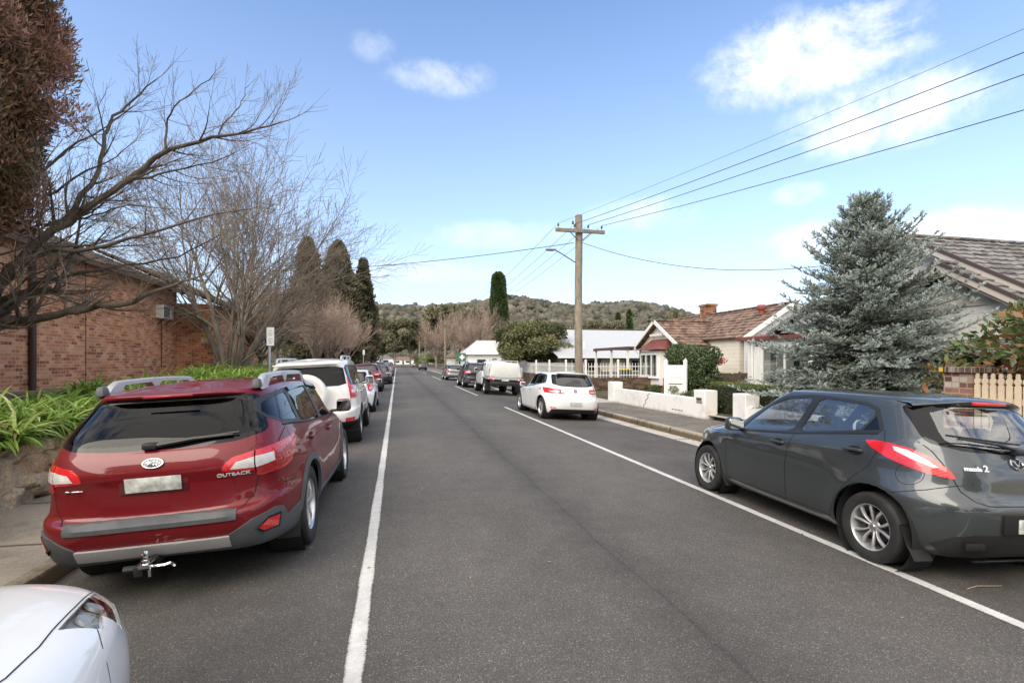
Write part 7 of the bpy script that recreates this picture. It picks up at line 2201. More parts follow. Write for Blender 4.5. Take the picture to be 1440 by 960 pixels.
def buildings():
    M['room_dark'] = mat('dark_room', (0.05, 0.047, 0.043), 0.9)
    M['house_glass'] = glass('house_glass', (0.75, 0.78, 0.78), 0.12)
    white = mat('white_house_paint', (0.78, 0.77, 0.73), 0.5, var=0.05); wb = boards('white_weatherboard', (0.78, 0.77, 0.74)); cream = boards('cream_weatherboard', (0.76, 0.71, 0.58))
    tile_br = tiles('brown_tiles', [(0.09, 0.055, 0.04), (0.175, 0.11, 0.077), (0.26, 0.175, 0.125)])
    tile_gr = tiles('grey_tiles', [(0.075, 0.068, 0.063), (0.145, 0.132, 0.122), (0.23, 0.212, 0.20)])
    dark = mat('dark_opening', (0.02, 0.02, 0.02), 0.8); redm = mat('dull_red_metal', (0.19, 0.055, 0.045), 0.5, var=0.25); curt = mat('cream_curtain', (0.62, 0.58, 0.48), 0.9)
    # ---------------- brick hall on the left
    b_or = brick('orange_brick', [(0.42, 0.15, 0.075), (0.58, 0.245, 0.125), (0.66, 0.34, 0.195)], (0.56, 0.48, 0.38), 'XY')
    hall = empty('brick_hall', (0, 0, 0)); tag(hall, 'long orange brick hall with a dark roof behind the bare trees on the left', 'building')
    FX, Y0, Y1, ZE = -8.5, -6.0, 22.7, 4.5
    m = MB(); m.box((FX - 5, (Y0 + Y1) / 2, (ZE + 0.4) / 2), (10, Y1 - Y0, ZE - 0.4)); m.box((FX - 4.2 + 1.3, 26.2, 2.2), (8.4, 7.0, 3.6)); m.build('wall', b_or, hall)
    m = MB()
    for ya in (2.0, 9.4, 16.6): m.box((FX + 0.004, ya, (ZE + 0.4) / 2), (0.02, 0.012, ZE - 0.44))
    m.build('control_joint', dark, hall)
    m = MB(); rm = tiles('hall_roof_tiles', [(0.11, 0.08, 0.062), (0.19, 0.14, 0.11), (0.27, 0.21, 0.17)])
    tile_roof(m, (FX + 0.28, Y0, ZE - 0.02), (0, Y1 - Y0 + 0.3, 0), (-5.2, 0, 2.3), 0.36, 0.45); tile_roof(m, (FX + 1.6, 22.5, 3.97), (0, 7.4, 0), (-5.0, 0, 2.3), 0.36, 0.45)
    m.build('roof', rm, hall)
    m = MB(); m.box((FX + 0.26, (Y0 + Y1) / 2, ZE - 0.06), (0.12, Y1 - Y0 + 0.3, 0.14)); m.box((FX + 0.11, (Y0 + Y1) / 2, ZE - 0.05), (0.2, Y1 - Y0, 0.03)); m.build('gutter', mat('brown_gutter', (0.13, 0.085, 0.062), 0.6), hall)
    for ya in (at_x(46, FX + 0.08),):
        m = MB(); m.tube([(FX + 0.08, ya, ZE - 0.2), (FX + 0.08, ya, 0.9)], 0.07, 10); m.build('downpipe', mat('dark_pipe', (0.045, 0.03, 0.025), 0.6), hall)
    m = MB(); m.box((FX + 0.09, (Y0 + Y1) / 2, 0.86), (0.19, Y1 - Y0, 0.30)); m.build('plinth', concrete('plinth_render', (0.22, 0.17, 0.13), None, 0.5), hall)
    # wall air conditioner
    ya = at_x(226, FX); r = empty('air_conditioner', (FX, ya, z_of(439, FX, ya))); tag(r, 'white window air conditioner on the brick hall', 'air conditioner')
    wm = mat('ac_white', (0.66, 0.66, 0.63), 0.5, var=0.1)
    m = MB(); m.rbox((0.13, 0, 0), (0.26, 0.86, 0.50), 0.015, 1); c = m.build('casing', wm, r)
    m = MB(); m.box((0.264, -0.15, 0), (0.02, 0.46, 0.40)); m.build('grille', M['gap'], r)
    m = MB()
    for k in range(8): m.box((0.276, -0.15, -0.18 + k * 0.05), (0.012, 0.46, 0.010))
    for k in range(9): m.box((0.266, 0.28, -0.18 + k * 0.045), (0.012, 0.24, 0.014))
    m.build('louvre', wm, c)
    for s_ in (-0.3, 0.3):
        m = MB(); bar(m, (0.02, s_, -0.45), (0.24, s_, -0.255), 0.03, 0.03); m.build('bracket', M['gap'], r)
    m = MB(); m.tube([(0.03, 0.0, -0.26), (0.03, 0.0, -2.0)], 0.018, 6); m.build('drain_pipe', mat('pipe_brown', (0.10, 0.06, 0.045), 0.6), r)
    # camera warning signs on the return wall
    SY = 22.7; X = at_y(291, SY); d = X * SN + SY * CS; sc = d / FPX
    z1, z2 = CZ + (508 - 466.5) * sc, CZ + (508 - 477) * sc
    yel = mat('sign_yellow', (0.72, 0.58, 0.03), 0.45, var=0.06); wht = mat('sign_white', (0.76, 0.76, 0.74), 0.4, var=0.05)
    r = empty('warning_sign', (X, SY - 0.012, z1)); tag(r, 'small white and yellow sign with a black camera symbol on the brick hall', 'sign')
    m = MB(); m.rbox((0, 0, 0.05), (0.24, 0.012, 0.22), 0.003, 1, 0); m.rbox((0, 0, -0.115), (0.24, 0.012, 0.105), 0.003, 1, 1); m.build('board', [wht, yel], r)
    m = MB()
    T = Matrix.Translation((0, -0.008, 0.06)) @ Matrix.Rotation(R(20), 4, 'Y')
    m.box((0, 0, 0), (0.11, 0.004, 0.045), 0, 0, T); m.box((-0.07, 0, 0.0), (0.03, 0.004, 0.03), 0, 0, T); m.box((0.03, 0, -0.045), (0.012, 0.004, 0.05), 0, 0, T); m.box((0.06, 0, -0.065), (0.06, 0.004, 0.012), 0, 0, T)
    m.build('symbol', M['gap'], r)
    r = empty('warning_sign', (X + 0.0, SY - 0.012, z2)); tag(r, 'wider white sign with a yellow band, hung below the camera symbol sign', 'sign')
    m = MB(); m.rbox((0, 0, 0.075), (0.40, 0.012, 0.075), 0.003, 1, 1); m.rbox((0, 0, -0.04), (0.40, 0.012, 0.145), 0.003, 1, 0); m.build('board', [wht, yel], r)
    m = MB(); gy = mat('sign_print', (0.25, 0.25, 0.25), 0.6)
    for k, (zz, w) in enumerate(((0.085, 0.30), (0.0, 0.3), (-0.03, 0.34), (-0.06, 0.28), (-0.085, 0.3))): m.box((0, -0.0075, zz), (w, 0.003, 0.010))
    m.build('print', gy, r)
    # ---------------- dry stone retaining wall
    rng = np.random.default_rng(31); st = stone()
    m = MB(); NY, NZ = 420, 18; Yw = np.linspace(0.5, 36, NY); cells = [(y + rng.normal(0, 0.12), z + rng.normal(0, 0.05), rng.normal(0, 0.055), rng.normal(0, 0.12), rng.normal(0, 0.25)) for y in np.arange(0.3, 36.5, 0.52) for z in (0.1, 0.38, 0.64)]
    cy_ = np.array([c[0] for c in cells]); cz_ = np.array([c[1] for c in cells])
    rows = []
    for i, y in enumerate(Yw):
        row = []
        tz = 0.66 + 0.05 * math.sin(y * 1.7) + 0.04 * math.sin(y * 4.3 + 1) + (0.12 if y > 14 else 0)
        for k in range(NZ + 1):
            z = -0.03 + (tz + 0.03) * k / NZ
            dd = np.hypot((cy_ - y) * 0.75, (cz_ - z) * 1.3); o_ = np.argpartition(dd, 2)[:2]; o_ = o_[np.argsort(dd[o_])]
            c = cells[o_[0]]; edge = dd[o_[1]] - dd[o_[0]]
            x = -4.30 - 0.16 * (z / 0.7) + c[2] * 1.2 + c[3] * (y - c[0]) + c[4] * (z - c[1]) - 0.05 * math.exp(-(edge / 0.025) ** 2) + 0.035 * noise.noise(Vector((y * 3.1, z * 3.1, 0.2))) + 0.018 * noise.noise(Vector((y * 11, z * 11, 4.2)))
            row.append((x, y, z))
        row.append((-4.75, y, tz + 0.03)); rows.append(row)
    m.grid(rows, 0, True); o = m.build('stone_wall', st, None, 32); tag(o, 'low rough stone retaining wall beside the left footpath', 'wall')
    # ---------------- cottage with brown tiled roof (white near room, cream far gable)
    h = empty('weatherboard_cottage', (0, 0, 0)); tag(h, 'cream and white weatherboard cottage with a brown tiled roof and brick chimney', 'house')
    RX, RZ, EX, EZ, YA, YB = 16.8, 4.25, 14.3, 2.72, 19.2, 29.0
    m = MB(); m.box((16.8, (YA + YB) / 2 + 0.1, 1.45), (4.6, YB - YA - 0.4, 2.6)); m.build('wall', cream, h)
    m = MB(); tile_roof(m, (EX, YA - 0.25, EZ), (0, YB - YA + 0.4, 0), (RX - EX, 0, RZ - EZ)); tile_roof(m, (2 * RX - EX, YA - 0.25, EZ), (0, YB - YA + 0.4, 0), (EX - RX, 0, RZ - EZ))
    for y in np.arange(YA - 0.2, YB + 0.1, 0.38): m.rbox((RX, y, RZ + 0.03), (0.2, 0.40, 0.09), 0.035, 1)
    # front wing
    WY, WZ, WE, WX = 23.8, 3.74, 2.45, 12.75
    hw = 2.25
    tile_roof(m, (WX, WY - hw, WE), (RX - WX - 0.9, 0, 0), (0, hw, WZ - WE), trim1=lambda u: 0.62 + 0.38 * u); tile_roof(m, (WX, WY + hw, WE), (RX - WX - 0.9, 0, 0), (0, -hw, WZ - WE), trim1=lambda u: 0.62 + 0.38 * u)
    for x in np.arange(WX + 0.1, RX - 0.9, 0.38): m.rbox((x, WY, WZ + 0.03), (0.40, 0.2, 0.09), 0.035, 1)
    m.build('roof', tile_br, h)
    m = MB(); wall_mesh(m, [(WY - 1.95, 0.25), (WY + 1.95, 0.25), (WY + 1.95, 2.5), (WY, 3.62), (WY - 1.95, 2.5)], 13.05, 15.2); m.build('wing_wall', cream, h)
    m = MB()
    for sg in (-1, 1):
        bar(m, (WX - 0.02, WY + sg * (hw + 0.06), WE - 0.05), (WX - 0.02, WY, WZ - 0.02), 0.05, 0.17)
        bar(m, (WX + 0.15, WY + sg * 2.0, 2.10), (WX - 0.1, WY + sg * 2.0, 2.42), 0.07, 0.07)
    m.box((WX + 0.12, WY, 3.05), (0.05, 1.3, 0.09)); bar(m, (EX + 0.0, YA - 0.28, EZ - 0.06), (RX, YA - 0.28, RZ - 0.03), 0.05, 0.19); bar(m, (2 * RX - EX, YA - 0.28, EZ - 0.06), (RX, YA - 0.28, RZ - 0.03), 0.05, 0.19)
    m.build('barge_board', white, h)
    m = MB(); n_ = [(EX + 0.25, 2.6), (2 * RX - EX - 0.25, 2.6), (RX, RZ - 0.12)]
    vs = [(x, YA - 0.02, z) for x, z in n_] + [(x, YA + 0.08, z) for x, z in n_]; m.add(vs, [(0, 1, 2), (5, 4, 3), (0, 3, 4, 1), (1, 4, 5, 2), (2, 5, 3, 0)]); m.box((RX, YA + 0.02, 1.4), (4.5, 0.1, 2.6)); m.build('gable_wall', wb, h)
    # near room with flat red gutter and paired window
    m = MB(); m.box((14.65, 14.9, 1.38), (2.3, 5.3, 2.3)); m.build('room_wall', white, h)
    m = MB(); m.box((13.30, 14.95, 2.57), (0.12, 6.2, 0.12)); m.build('gutter', redm, h)
    m = MB(); m.add([(13.25, 11.9, 2.63), (13.25, 18.05, 2.63), (16.2, 18.05, 3.0), (16.2, 11.9, 3.0)], [(0, 1, 2, 3)]); m.add([(13.26, 11.9, 2.50), (13.26, 18.05, 2.50), (13.55, 18.05, 2.52), (13.55, 11.9, 2.52)], [(3, 2, 1, 0)], 1); m.build('room_roof', [redm, white], h)
    for y in (17.52, 16.95, 12.6):
        m = MB(); m.box((13.47, y, 1.4), (0.07, 0.12, 2.24)); m.build('corner_board', white, h)
    m = MB(); m.tube([(13.42, 17.3, 2.5), (13.42, 17.3, 0.3)], 0.04, 8); m.build('downpipe', white, h)
    window(h, 13.5, 14.5, 16.75, 0.85, 2.22, 2, white, -1, curt)
    # little gable over the near room
    m = MB(); tile_roof(m, (13.1, 16.0, 2.72), (2.6, 0, 0), (0, -2.1, 0.95)); tile_roof(m, (13.1, 11.8, 2.72), (2.6, 0, 0), (0, 2.1, 0.95)); m.build('porch_roof', tile_gr, h)
    m = MB(); wall_mesh(m, [(15.7, 2.7), (12.1, 2.7), (13.9, 3.52)], 13.3, 13.4); m.build('porch_gable', wb, h)
    gb = mat('grey_barge', (0.16, 0.15, 0.14), 0.6)
    for ye in (16.05, 11.75):
        m = MB(); bar(m, (13.06, ye, 2.66), (13.06, 13.9, 3.64), 0.05, 0.12); m.build('barge_board', gb, h)
    # chimney and vent
    bx = at(1000, 470, 24.6)
    m = MB(); cb = brick('chimney_brick', [(0.20, 0.07, 0.03), (0.36, 0.14, 0.06), (0.45, 0.2, 0.1)], (0.3, 0.25, 0.2), 'XY'); m.box((RX + 0.1, 25.4, 4.35), (0.55, 0.75, 0.95)); m.box((RX + 0.1, 25.4, 4.80), (0.66, 0.86, 0.12)); ch = m.build('chimney', cb, h)
    m = MB(); m.lathe([(0.12, 0), (0.12, 0.22), (0.20, 0.25), (0.22, 0.36), (0.16, 0.46), (0.001, 0.48)], 16, 0, Matrix.Translation((16.0, 20.0, 3.78))); m.build('roof_vent', mat('vent_red', (0.24, 0.055, 0.04), 0.6), h)
    # bay window with red hood, verandah
    m = MB(); m.rbox((12.75, 23.6, 1.38), (0.7, 2.0, 1.7), 0.01, 1); m.build('bay', white, h)
    window(h, 12.4, 22.75, 24.45, 0.95, 2.05, 3, white, -1, curt)
    m = MB(); rows = []
    for u, z in ((0, 2.28), (0.3, 2.36), (0.6, 2.52), (1.0, 2.82)): rows.append([(12.15 + 0.85 * u, 22.35 + 0.35 * u, z), (12.15 + 0.85 * u, 24.85 - 0.35 * u, z)])
    m.grid(rows, 0, True)
    for e in (0, 1): m.add([rows[0][e], rows[1][e], rows[2][e], rows[3][e], (13.1, rows[0][e][1], 2.28)], [(0, 1, 2, 3, 4) if e else (4, 3, 2, 1, 0)])
    m.build('bay_hood', redm, h)
    m = MB(); m.box((12.9, 22.9, 0.55), (0.62, 1.9, 0.7)); m.build('brick_base', brick('base_brick', [(0.20, 0.06, 0.04), (0.3, 0.10, 0.07), (0.36, 0.15, 0.1)], (0.3, 0.26, 0.2), 'XY'), h)
    m = MB(); m.box((13.6, 28.4, 2.47), (2.6, 5.0, 0.10)); m.box((12.32, 28.4, 2.40), (0.08, 5.0, 0.10)); m.build('verandah_roof', mat('verandah_brown', (0.10, 0.06, 0.05), 0.6), h)
    for y in (26.1, 28.3, 30.7):
        m = MB(); m.box((12.4, y, 1.3), (0.11, 0.11, 2.2)); m.build('post', white, h)
    window(h, 14.5, 26.6, 28.6, 0.9, 2.1, 3, white, -1)
    # ---------------- large gabled house at the right edge
    h = empty('gabled_house', (0, 0, 0)); tag(h, 'large pale house with two stepped gables and weathered grey tiles, at the right edge', 'house')
    G1X, G1Y, G1Z = 12.5, 10.45, 4.86; G2X, G2Y, G2Z = 11.95, 9.2, 3.92
    pale = mat('pale_render', (0.80, 0.77, 0.70), 0.6, var=0.05); trim = mat('taupe_trim', (0.52, 0.47, 0.42), 0.5); sl = 0.64
    m = MB(); tile_roof(m, (G1X, G1Y - 5.2, G1Z - 5.2 * sl), (12, 0, 0), (0, 5.2, 5.2 * sl)); tile_roof(m, (G1X, G1Y + 2.3, G1Z - 2.3 * sl), (12, 0, 0), (0, -2.3, 2.3 * sl))
    for x in np.arange(G1X + 0.1, 24, 0.40): m.rbox((x, G1Y, G1Z + 0.03), (0.42, 0.2, 0.09), 0.035, 1, taper=(0.96, 0.6))
    tile_roof(m, (G2X, G2Y - 2.9, G2Z - 2.9 * sl), (2.2, 0, 0), (0, 2.9, 2.9 * sl)); tile_roof(m, (G2X, G2Y + 1.6, G2Z - 1.6 * sl), (0.8, 0, 0), (0, -1.6, 1.6 * sl))
    for x in np.arange(G2X + 0.1, 13.6, 0.40): m.rbox((x, G2Y, G2Z + 0.03), (0.42, 0.2, 0.09), 0.035, 1, taper=(0.96, 0.6))
    m.build('roof', tile_gr, h)
    m = MB(); wall_mesh(m, [(G1Y - 4.6, 0.3), (G1Y + 1.8, 0.3), (G1Y + 1.8, G1Z - 0.2 - 1.8 * sl), (G1Y, G1Z - 0.2), (G1Y - 4.6, 1.9)], G1X + 0.42, 22); m.build('upper_wall', pale, h)
    m = MB(); wall_mesh(m, [(G2Y - 2.5, 2.93), (G2Y + 1.3, 2.93), (G2Y + 1.3, G2Z - 0.2 - 1.3 * sl), (G2Y, G2Z - 0.2), (G2Y - 1.35, G2Z - 0.2 - 1.35 * sl)], G2X + 0.36, G2X + 0.75); m.build('gable_panel', pale, h)
    m = MB(); wall_mesh(m, [(G2Y - 2.5, 2.10), (G2Y + 1.5, 2.10), (G2Y + 1.5, 2.92), (G2Y - 2.5, 2.92)], G2X + 0.32, 14); m.build('board_wall', boards('wide_weatherboard', (0.78, 0.77, 0.75), 0.21, 0.35), h)
    m = MB()
    for yy in (-1.9, -1.0, -0.35, 0.35, 1.0):
        zt = G2Z - 0.22 - abs(yy) * sl
        if zt > 3.0: m.box((G2X + 0.34, G2Y + yy, (zt + 2.95) / 2), (0.05, 0.10, zt - 2.95))
    m.box((G2X + 0.31, G2Y - 0.5, 2.96), (0.06, 4.0, 0.10)); m.build('gable_batten', trim, h)
    for (gx, gy, gz, a, b) in ((G1X, G1Y, G1Z, 5.25, 2.3), (G2X, G2Y, G2Z, 2.95, 1.65)):
        for yy in (-a, b):
            m = MB(); bar(m, (gx - 0.02, gy + yy, gz - abs(yy) * sl - 0.09), (gx - 0.02, gy, gz - 0.09), 0.06, 0.20); m.build('barge_board', trim, h)
    m = MB()
    for (gx, gy, gz, a, b) in ((G1X, G1Y, G1Z, 5.25, 2.3), (G2X, G2Y, G2Z, 2.95, 1.65)):
        bar(m, (gx - 0.045, gy - a, gz - a * sl + 0.03), (gx - 0.045, gy, gz + 0.03), 0.05, 0.07); bar(m, (gx - 0.045, gy + b, gz - b * sl + 0.03), (gx - 0.045, gy, gz + 0.03), 0.05, 0.07)
        bar(m, (gx + 0.12, gy - a, gz - a * sl - 0.17), (gx + 0.12, gy, gz - 0.17), 0.36, 0.03)
    m.build('roof_edge', mat('dark_edge', (0.07, 0.05, 0.045), 0.7), h)
    m = MB()
    for i in range(6):
        u0, u1 = i / 6, (i + 1) / 6
        m.add([(11.65 + 0.6 * u0, 6.6, 1.88 + 0.30 * u0 + 0.012), (11.65 + 0.6 * u0, 10.4, 1.88 + 0.30 * u0 + 0.012), (11.65 + 0.6 * u1, 10.4, 1.88 + 0.30 * u1), (11.65 + 0.6 * u1, 6.6, 1.88 + 0.30 * u1)], [(0, 1, 2, 3)])
    m.box((11.66, 8.5, 1.85), (0.05, 3.8, 0.06)); m.build('window_hood', soil('shingle_grey', (0.16, 0.155, 0.15), (0.30, 0.29, 0.28), 9), h)
    m = MB(); wall_mesh(m, [(6.6, 0.3), (10.6, 0.3), (10.6, 2.1), (6.6, 2.1)], 12.4, 12.5); m.build('porch_wall', mat('porch_brown', (0.12, 0.10, 0.085), 0.8), h)
    for yy in (7.0, 8.75, 10.3):
        m = MB(); m.box((11.9, yy, 1.0), (0.14, 0.14, 1.75)); m.build('post', mat('post_dark', (0.05, 0.045, 0.04), 0.7), h)
    m = MB(); m.box((12.33, 8.0, 1.25), (0.03, 1.2, 1.0)); m.build('porch_window', M['house_glass'], h)
    m = MB(); m.lathe([(0.001, 0), (0.05, 0.01), (0.06, 0.06), (0.001, 0.12)], 12, 0, Matrix.Translation((11.75, 8.75, 1.74))); m.build('porch_lamp', white, h)
    # ---------------- grey metal shed, houses far off
    h = empty('metal_shed', (0, 0, 0)); tag(h, 'long shed with a broad pale grey metal roof behind the white picket fence', 'building')
    gm = bpy.data.materials.new('corrugated_roof'); gm.use_nodes = True; t = NT(gm); b = t.n['Principled BSDF']; b.inputs['Base Color'].default_value = (0.44, 0.45, 0.46, 1); b.inputs['Roughness'].default_value = 0.6
    tc = t.new('ShaderNodeTexCoord'); w = t.new('ShaderNodeTexWave'); w.bands_direction = 'Y'; w.inputs['Scale'].default_value = 4; t.link(tc.outputs['Object'], w.inputs['Vector']); t.bump(w.outputs['Fac'], 0.4, 0.03, b)
    xa, xb, ya, yr, yb = 10.6, 25.0, 33.0, 41.5, 50.0
    m = MB(); m.add([(xa, ya, 2.02), (xb, ya, 2.02), (xb, yr, 4.45), (xa, yr, 4.45), (xa, ya, 1.97), (xb, ya, 1.97)], [(0, 1, 2, 3), (0, 4, 5, 1)]); m.add([(xa, yb, 2.02), (xb, yb, 2.02), (xb, yr, 4.45), (xa, yr, 4.45)], [(3, 2, 1, 0)]); m.build('roof', gm, h)
    m = MB(); m.box(((xa + xb) / 2, (ya + yb) / 2, 1.1), (xb - xa - 0.8, yb - ya - 1.2, 1.8))
    for x in (xa + 0.4, xb - 0.4): m.add([(x, ya + 0.6, 2.0), (x, yb - 0.6, 2.0), (x, yr, 4.3)], [(0, 1, 2)])
    m.build('wall', mat('shed_wall', (0.17, 0.165, 0.16), 0.7, var=0.15), h)
    m = MB(); m.box(((xa + xb) / 2, yr, 4.47), (xb - xa, 0.5, 0.05)); m.build('ridge_cap', mat('ridge_brown', (0.10, 0.08, 0.07), 0.7), h)
    m = MB(); m.box(((xa + xb) / 2, ya - 0.03, 1.98), (xb - xa, 0.1, 0.11)); m.build('gutter', white, h)
    m = MB(); m.tube([(xa + 2.3, ya + 1.2, 2.6), (xa + 2.3, ya + 1.2, 3.1)], 0.05, 8); m.build('vent_pipe', white, h)
    for k in range(6):
        x0 = xa + 1.2 + k * 2.2; m = MB(); yy = ya + 0.585
        for x in (x0, x0 + 0.85, x0 + 1.7): m.box((x, yy, 1.42), (0.06, 0.05, 0.8))
        for z in (1.02, 1.82): m.box((x0 + 0.85, yy, z), (1.76, 0.05, 0.06))
        f = m.build('window', white, h); m = MB(); m.box((x0 + 0.85, yy + 0.012, 1.42), (1.64, 0.01, 0.76)); m.build('pane', curt if k % 3 == 1 else M['glass_dark'], f)

    def small_house(label, c, w, dpt, hw_, hr, wm_, rm_):
        h = empty('distant_house', c); tag(h, label, 'house', 'houses at the far end of the street')
        m = MB(); m.box((0, 0, hw_ / 2), (w, dpt, hw_)); m.build('wall', wm_, h)
        m = MB(); o_ = 0.5
        vs = [(-w / 2 - o_, -dpt / 2 - o_, hw_), (w / 2 + o_, -dpt / 2 - o_, hw_), (w / 2 + o_, dpt / 2 + o_, hw_), (-w / 2 - o_, dpt / 2 + o_, hw_), (-w / 4, 0, hr), (w / 4, 0, hr)]
        m.add(vs, [(0, 1, 5, 4), (1, 2, 5), (2, 3, 4, 5), (3, 0, 4)]); m.build('roof', rm_, h)
        m = MB(); m.box((-w * 0.25, -dpt / 2 - 0.02, hw_ * 0.55), (w * 0.16, 0.06, hw_ * 0.4)); m.box((w * 0.22, -dpt / 2 - 0.02, hw_ * 0.55), (w * 0.2, 0.06, hw_ * 0.4)); m.build('window', dark, h)
        m = MB(); m.box((0.0, -dpt / 2 - 0.02, hw_ * 0.4), (w * 0.08, 0.06, hw_ * 0.78)); m.build('door', mat('door_dark', (0.05, 0.05, 0.06), 0.6), h)
    small_house('white house facing down the street beyond the grass', (3.5, 300, 0.0), 12, 8, 2.6, 4.4, white, tile_br)
    small_house('white house left of the road end, beside the parked cars', (-8.5, 285, 0.0), 13, 8, 3.2, 5.0, white, tile_gr)
    small_house('small white house right of the road end', (16.5, 315, 0.0), 11, 8, 2.6, 4.4, white, tile_gr)
    small_house('low pale-roofed house behind the white ute', (at_y(688, 70), 70, 0.0), 7, 8, 2.6, 4.6, white, mat('pale_roof', (0.55, 0.55, 0.54), 0.6, var=0.1))
    small_house('brown-roofed house beside the second power pole', (at_y(662, 92), 92, 0.0), 8, 8, 2.4, 4.2, cream, tile_br)
    # ---------------- white rendered garden wall and pillars
    wr = bpy.data.materials.new('white_render'); wr.use_nodes = True; t = NT(wr); b = t.n['Principled BSDF']; tc = t.new('ShaderNodeTexCoord'); P = tc.outputs['Object']
    n = t.noise(P, 2.2, 7, 0.65); n2 = t.noise(P, 14, 5, 0.7); r_ = t.ramp(n.outputs['Fac'], [(0.25, (0.60, 0.57, 0.51)), (0.5, (0.80, 0.785, 0.75))]); ch_ = t.ramp(n2.outputs['Fac'], [(0.27, (0.25, 0.23, 0.2)), (0.31, (1, 1, 1))])
    sp = t.new('ShaderNodeSeparateXYZ'); t.link(P, sp.inputs[0]); mo = t.ramp(t.math('ADD', sp.outputs['Z'], t.math('MULTIPLY', n2.outputs['Fac'], 0.12)), [(0.10, (0.42, 0.37, 0.28)), (0.22, (1, 1, 1))])
    t.link(t.mix(1.0, t.mix(1.0, r_.outputs[0], ch_.outputs[0], 'MULTIPLY'), mo.outputs[0], 'MULTIPLY'), b.inputs['Base Color']); b.inputs['Roughness'].default_value = 0.8; t.bump(n2.outputs['Fac'], 0.3, 0.01, b)
    r = empty('garden_wall', (0, 0, 0)); tag(r, 'low cracked white rendered wall stepping along the right footpath', 'wall')
    m = MB(); m.rbox((8.50, 16.15, 0.33), (0.22, 6.1, 0.62), 0.012, 1); m.rbox((8.50, 9.3, 0.30), (0.22, 3.8, 0.56), 0.012, 1); m.build('wall', wr, r)
    m = MB()
    for (y0, y1) in ((12.70, 13.25), (18.85, 19.4), (11.0, 11.5)): m.rbox((8.55, (y0 + y1) / 2, 0.46), (0.40, y1 - y0, 0.86), 0.012, 1)
    m.build('pillar', wr, r)
    m = MB(); pts = [(8.386, 15.95, 0.64), (8.386, 16.10, 0.53), (8.386, 16.05, 0.45), (8.386, 16.25, 0.36), (8.386, 16.22, 0.27), (8.386, 16.40, 0.18), (8.386, 16.38, 0.1)]
    for i in range(6): bar(m, pts[i], pts[i + 1], 0.014, 0.012)
    for k in range(4): m.box((8.386, 13.95 + k * 0.17, 0.22), (0.012, 0.10, 0.022))
    m.build('crack', M['gap'], r)
    r = empty('letterbox', (8.345, 12.97, 0.60)); tag(r, 'grey metal letterbox plate set in the white pillar', 'letterbox')
    m = MB(); m.rbox((0, 0, 0), (0.016, 0.27, 0.17), 0.006, 1); m.build('plate', mat('letterbox_grey', (0.32, 0.32, 0.31), 0.5, 0.3), r)
    m = MB(); m.box((-0.009, 0, 0.03), (0.012, 0.22, 0.028)); m.build('slot', M['gap'], r)
    m = MB(); m.rbox((-0.014, 0, 0.055), (0.02, 0.24, 0.02), 0.004, 1); m.build('flap', mat('letterbox_dark', (0.12, 0.12, 0.12), 0.5), r)
    # ---------------- white sign board
    X, Y = 8.95, 15.25
    r = empty('sign_board', (X, Y, 0.3), (0, 0, R(40))); tag(r, 'tall white sign board on two posts behind the white garden wall', 'sign')
    m = MB(); m.box((0, 0, 0.72), (0.05, 0.56, 1.12)); m.build('board', white, r)
    for y in (-0.32, 0.32):
        m = MB(); m.box((0, y, 0.70), (0.10, 0.10, 1.44)); m.add([(-0.05, y - 0.05, 1.42), (0.05, y - 0.05, 1.42), (0.05, y + 0.05, 1.42), (-0.05, y + 0.05, 1.42), (0, y, 1.50)], [(0, 1, 4), (1, 2, 4), (2, 3, 4), (3, 0, 4)]); m.build('post', white, r)
    m = MB(); pr = mat('faded_print', (0.42, 0.42, 0.44), 0.7); dk_ = mat('dark_print', (0.05, 0.05, 0.06), 0.7)
    m.box((-0.027, 0, 0.66), (0.004, 0.46, 0.030), 0, 1)
    for z, w, k in ((1.05, 0.10, 0), (0.98, 0.30, 0), (0.90, 0.40, 0), (0.86, 0.36, 0), (0.58, 0.10, 0), (0.52, 0.34, 0), (0.47, 0.38, 0), (0.42, 0.20, 0), (0.36, 0.24, 0), (0.31, 0.30, 0), (0.26, 0.36, 0)): m.box((-0.027, (0.15 if w < 0.12 else 0), z), (0.004, w, 0.012), 0, 0)
    m.build('print', [pr, dk_], r)
    # ---------------- brick and picket fence of the far house
    dbk = brick('dark_brown_brick', [(0.075, 0.045, 0.032), (0.14, 0.085, 0.055), (0.20, 0.13, 0.085)], (0.16, 0.13, 0.10), 'XY')
    r = empty('brick_fence', (0, 0, 0)); tag(r, 'dark brown brick fence topped with thin white pickets, beyond the white wall', 'fence')
    m = MB(); m.box((9.0, 29.7, 0.46), (0.24, 12.2, 0.90)); m.box((10.85, 23.6, 0.46), (3.46, 0.24, 0.90)); m.build('wall', dbk, r)
    m = MB()
    ys = np.arange(23.7, 35.8, 0.16)
    for y in ys: m.box((9.0, y, 1.24), (0.018, 0.018, 0.76 if int(y * 10) % 5 else 0.78))
    for x in np.arange(9.15, 12.55, 0.155): m.box((x, 23.6, 1.24), (0.020, 0.018, 0.76))
    for z in (1.02, 1.45): m.box((9.0, 29.7, z), (0.022, 12.2, 0.035)); m.box((10.85, 23.6, z), (3.4, 0.022, 0.035))
    m.build('pickets', white, r)
    for x, y in ((9.0, 23.6), (9.0, 26.6), (9.0, 29.7), (9.0, 32.7), (9.0, 35.7), (12.5, 23.6), (10.7, 23.6)):
        m = MB(); m.box((x, y, 1.30), (0.09, 0.09, 0.84)); m.lathe([(0.07, 0), (0.05, 0.05), (0.001, 0.09)], 8, 0, Matrix.Translation((x, y, 1.72))); m.build('post', white, r)
    # brown palings between the houses
    r = empty('paling_fence', (0, 0, 0)); tag(r, 'short weathered brown paling fence under the red flowers', 'fence')
    m = MB(); rng = np.random.default_rng(3)
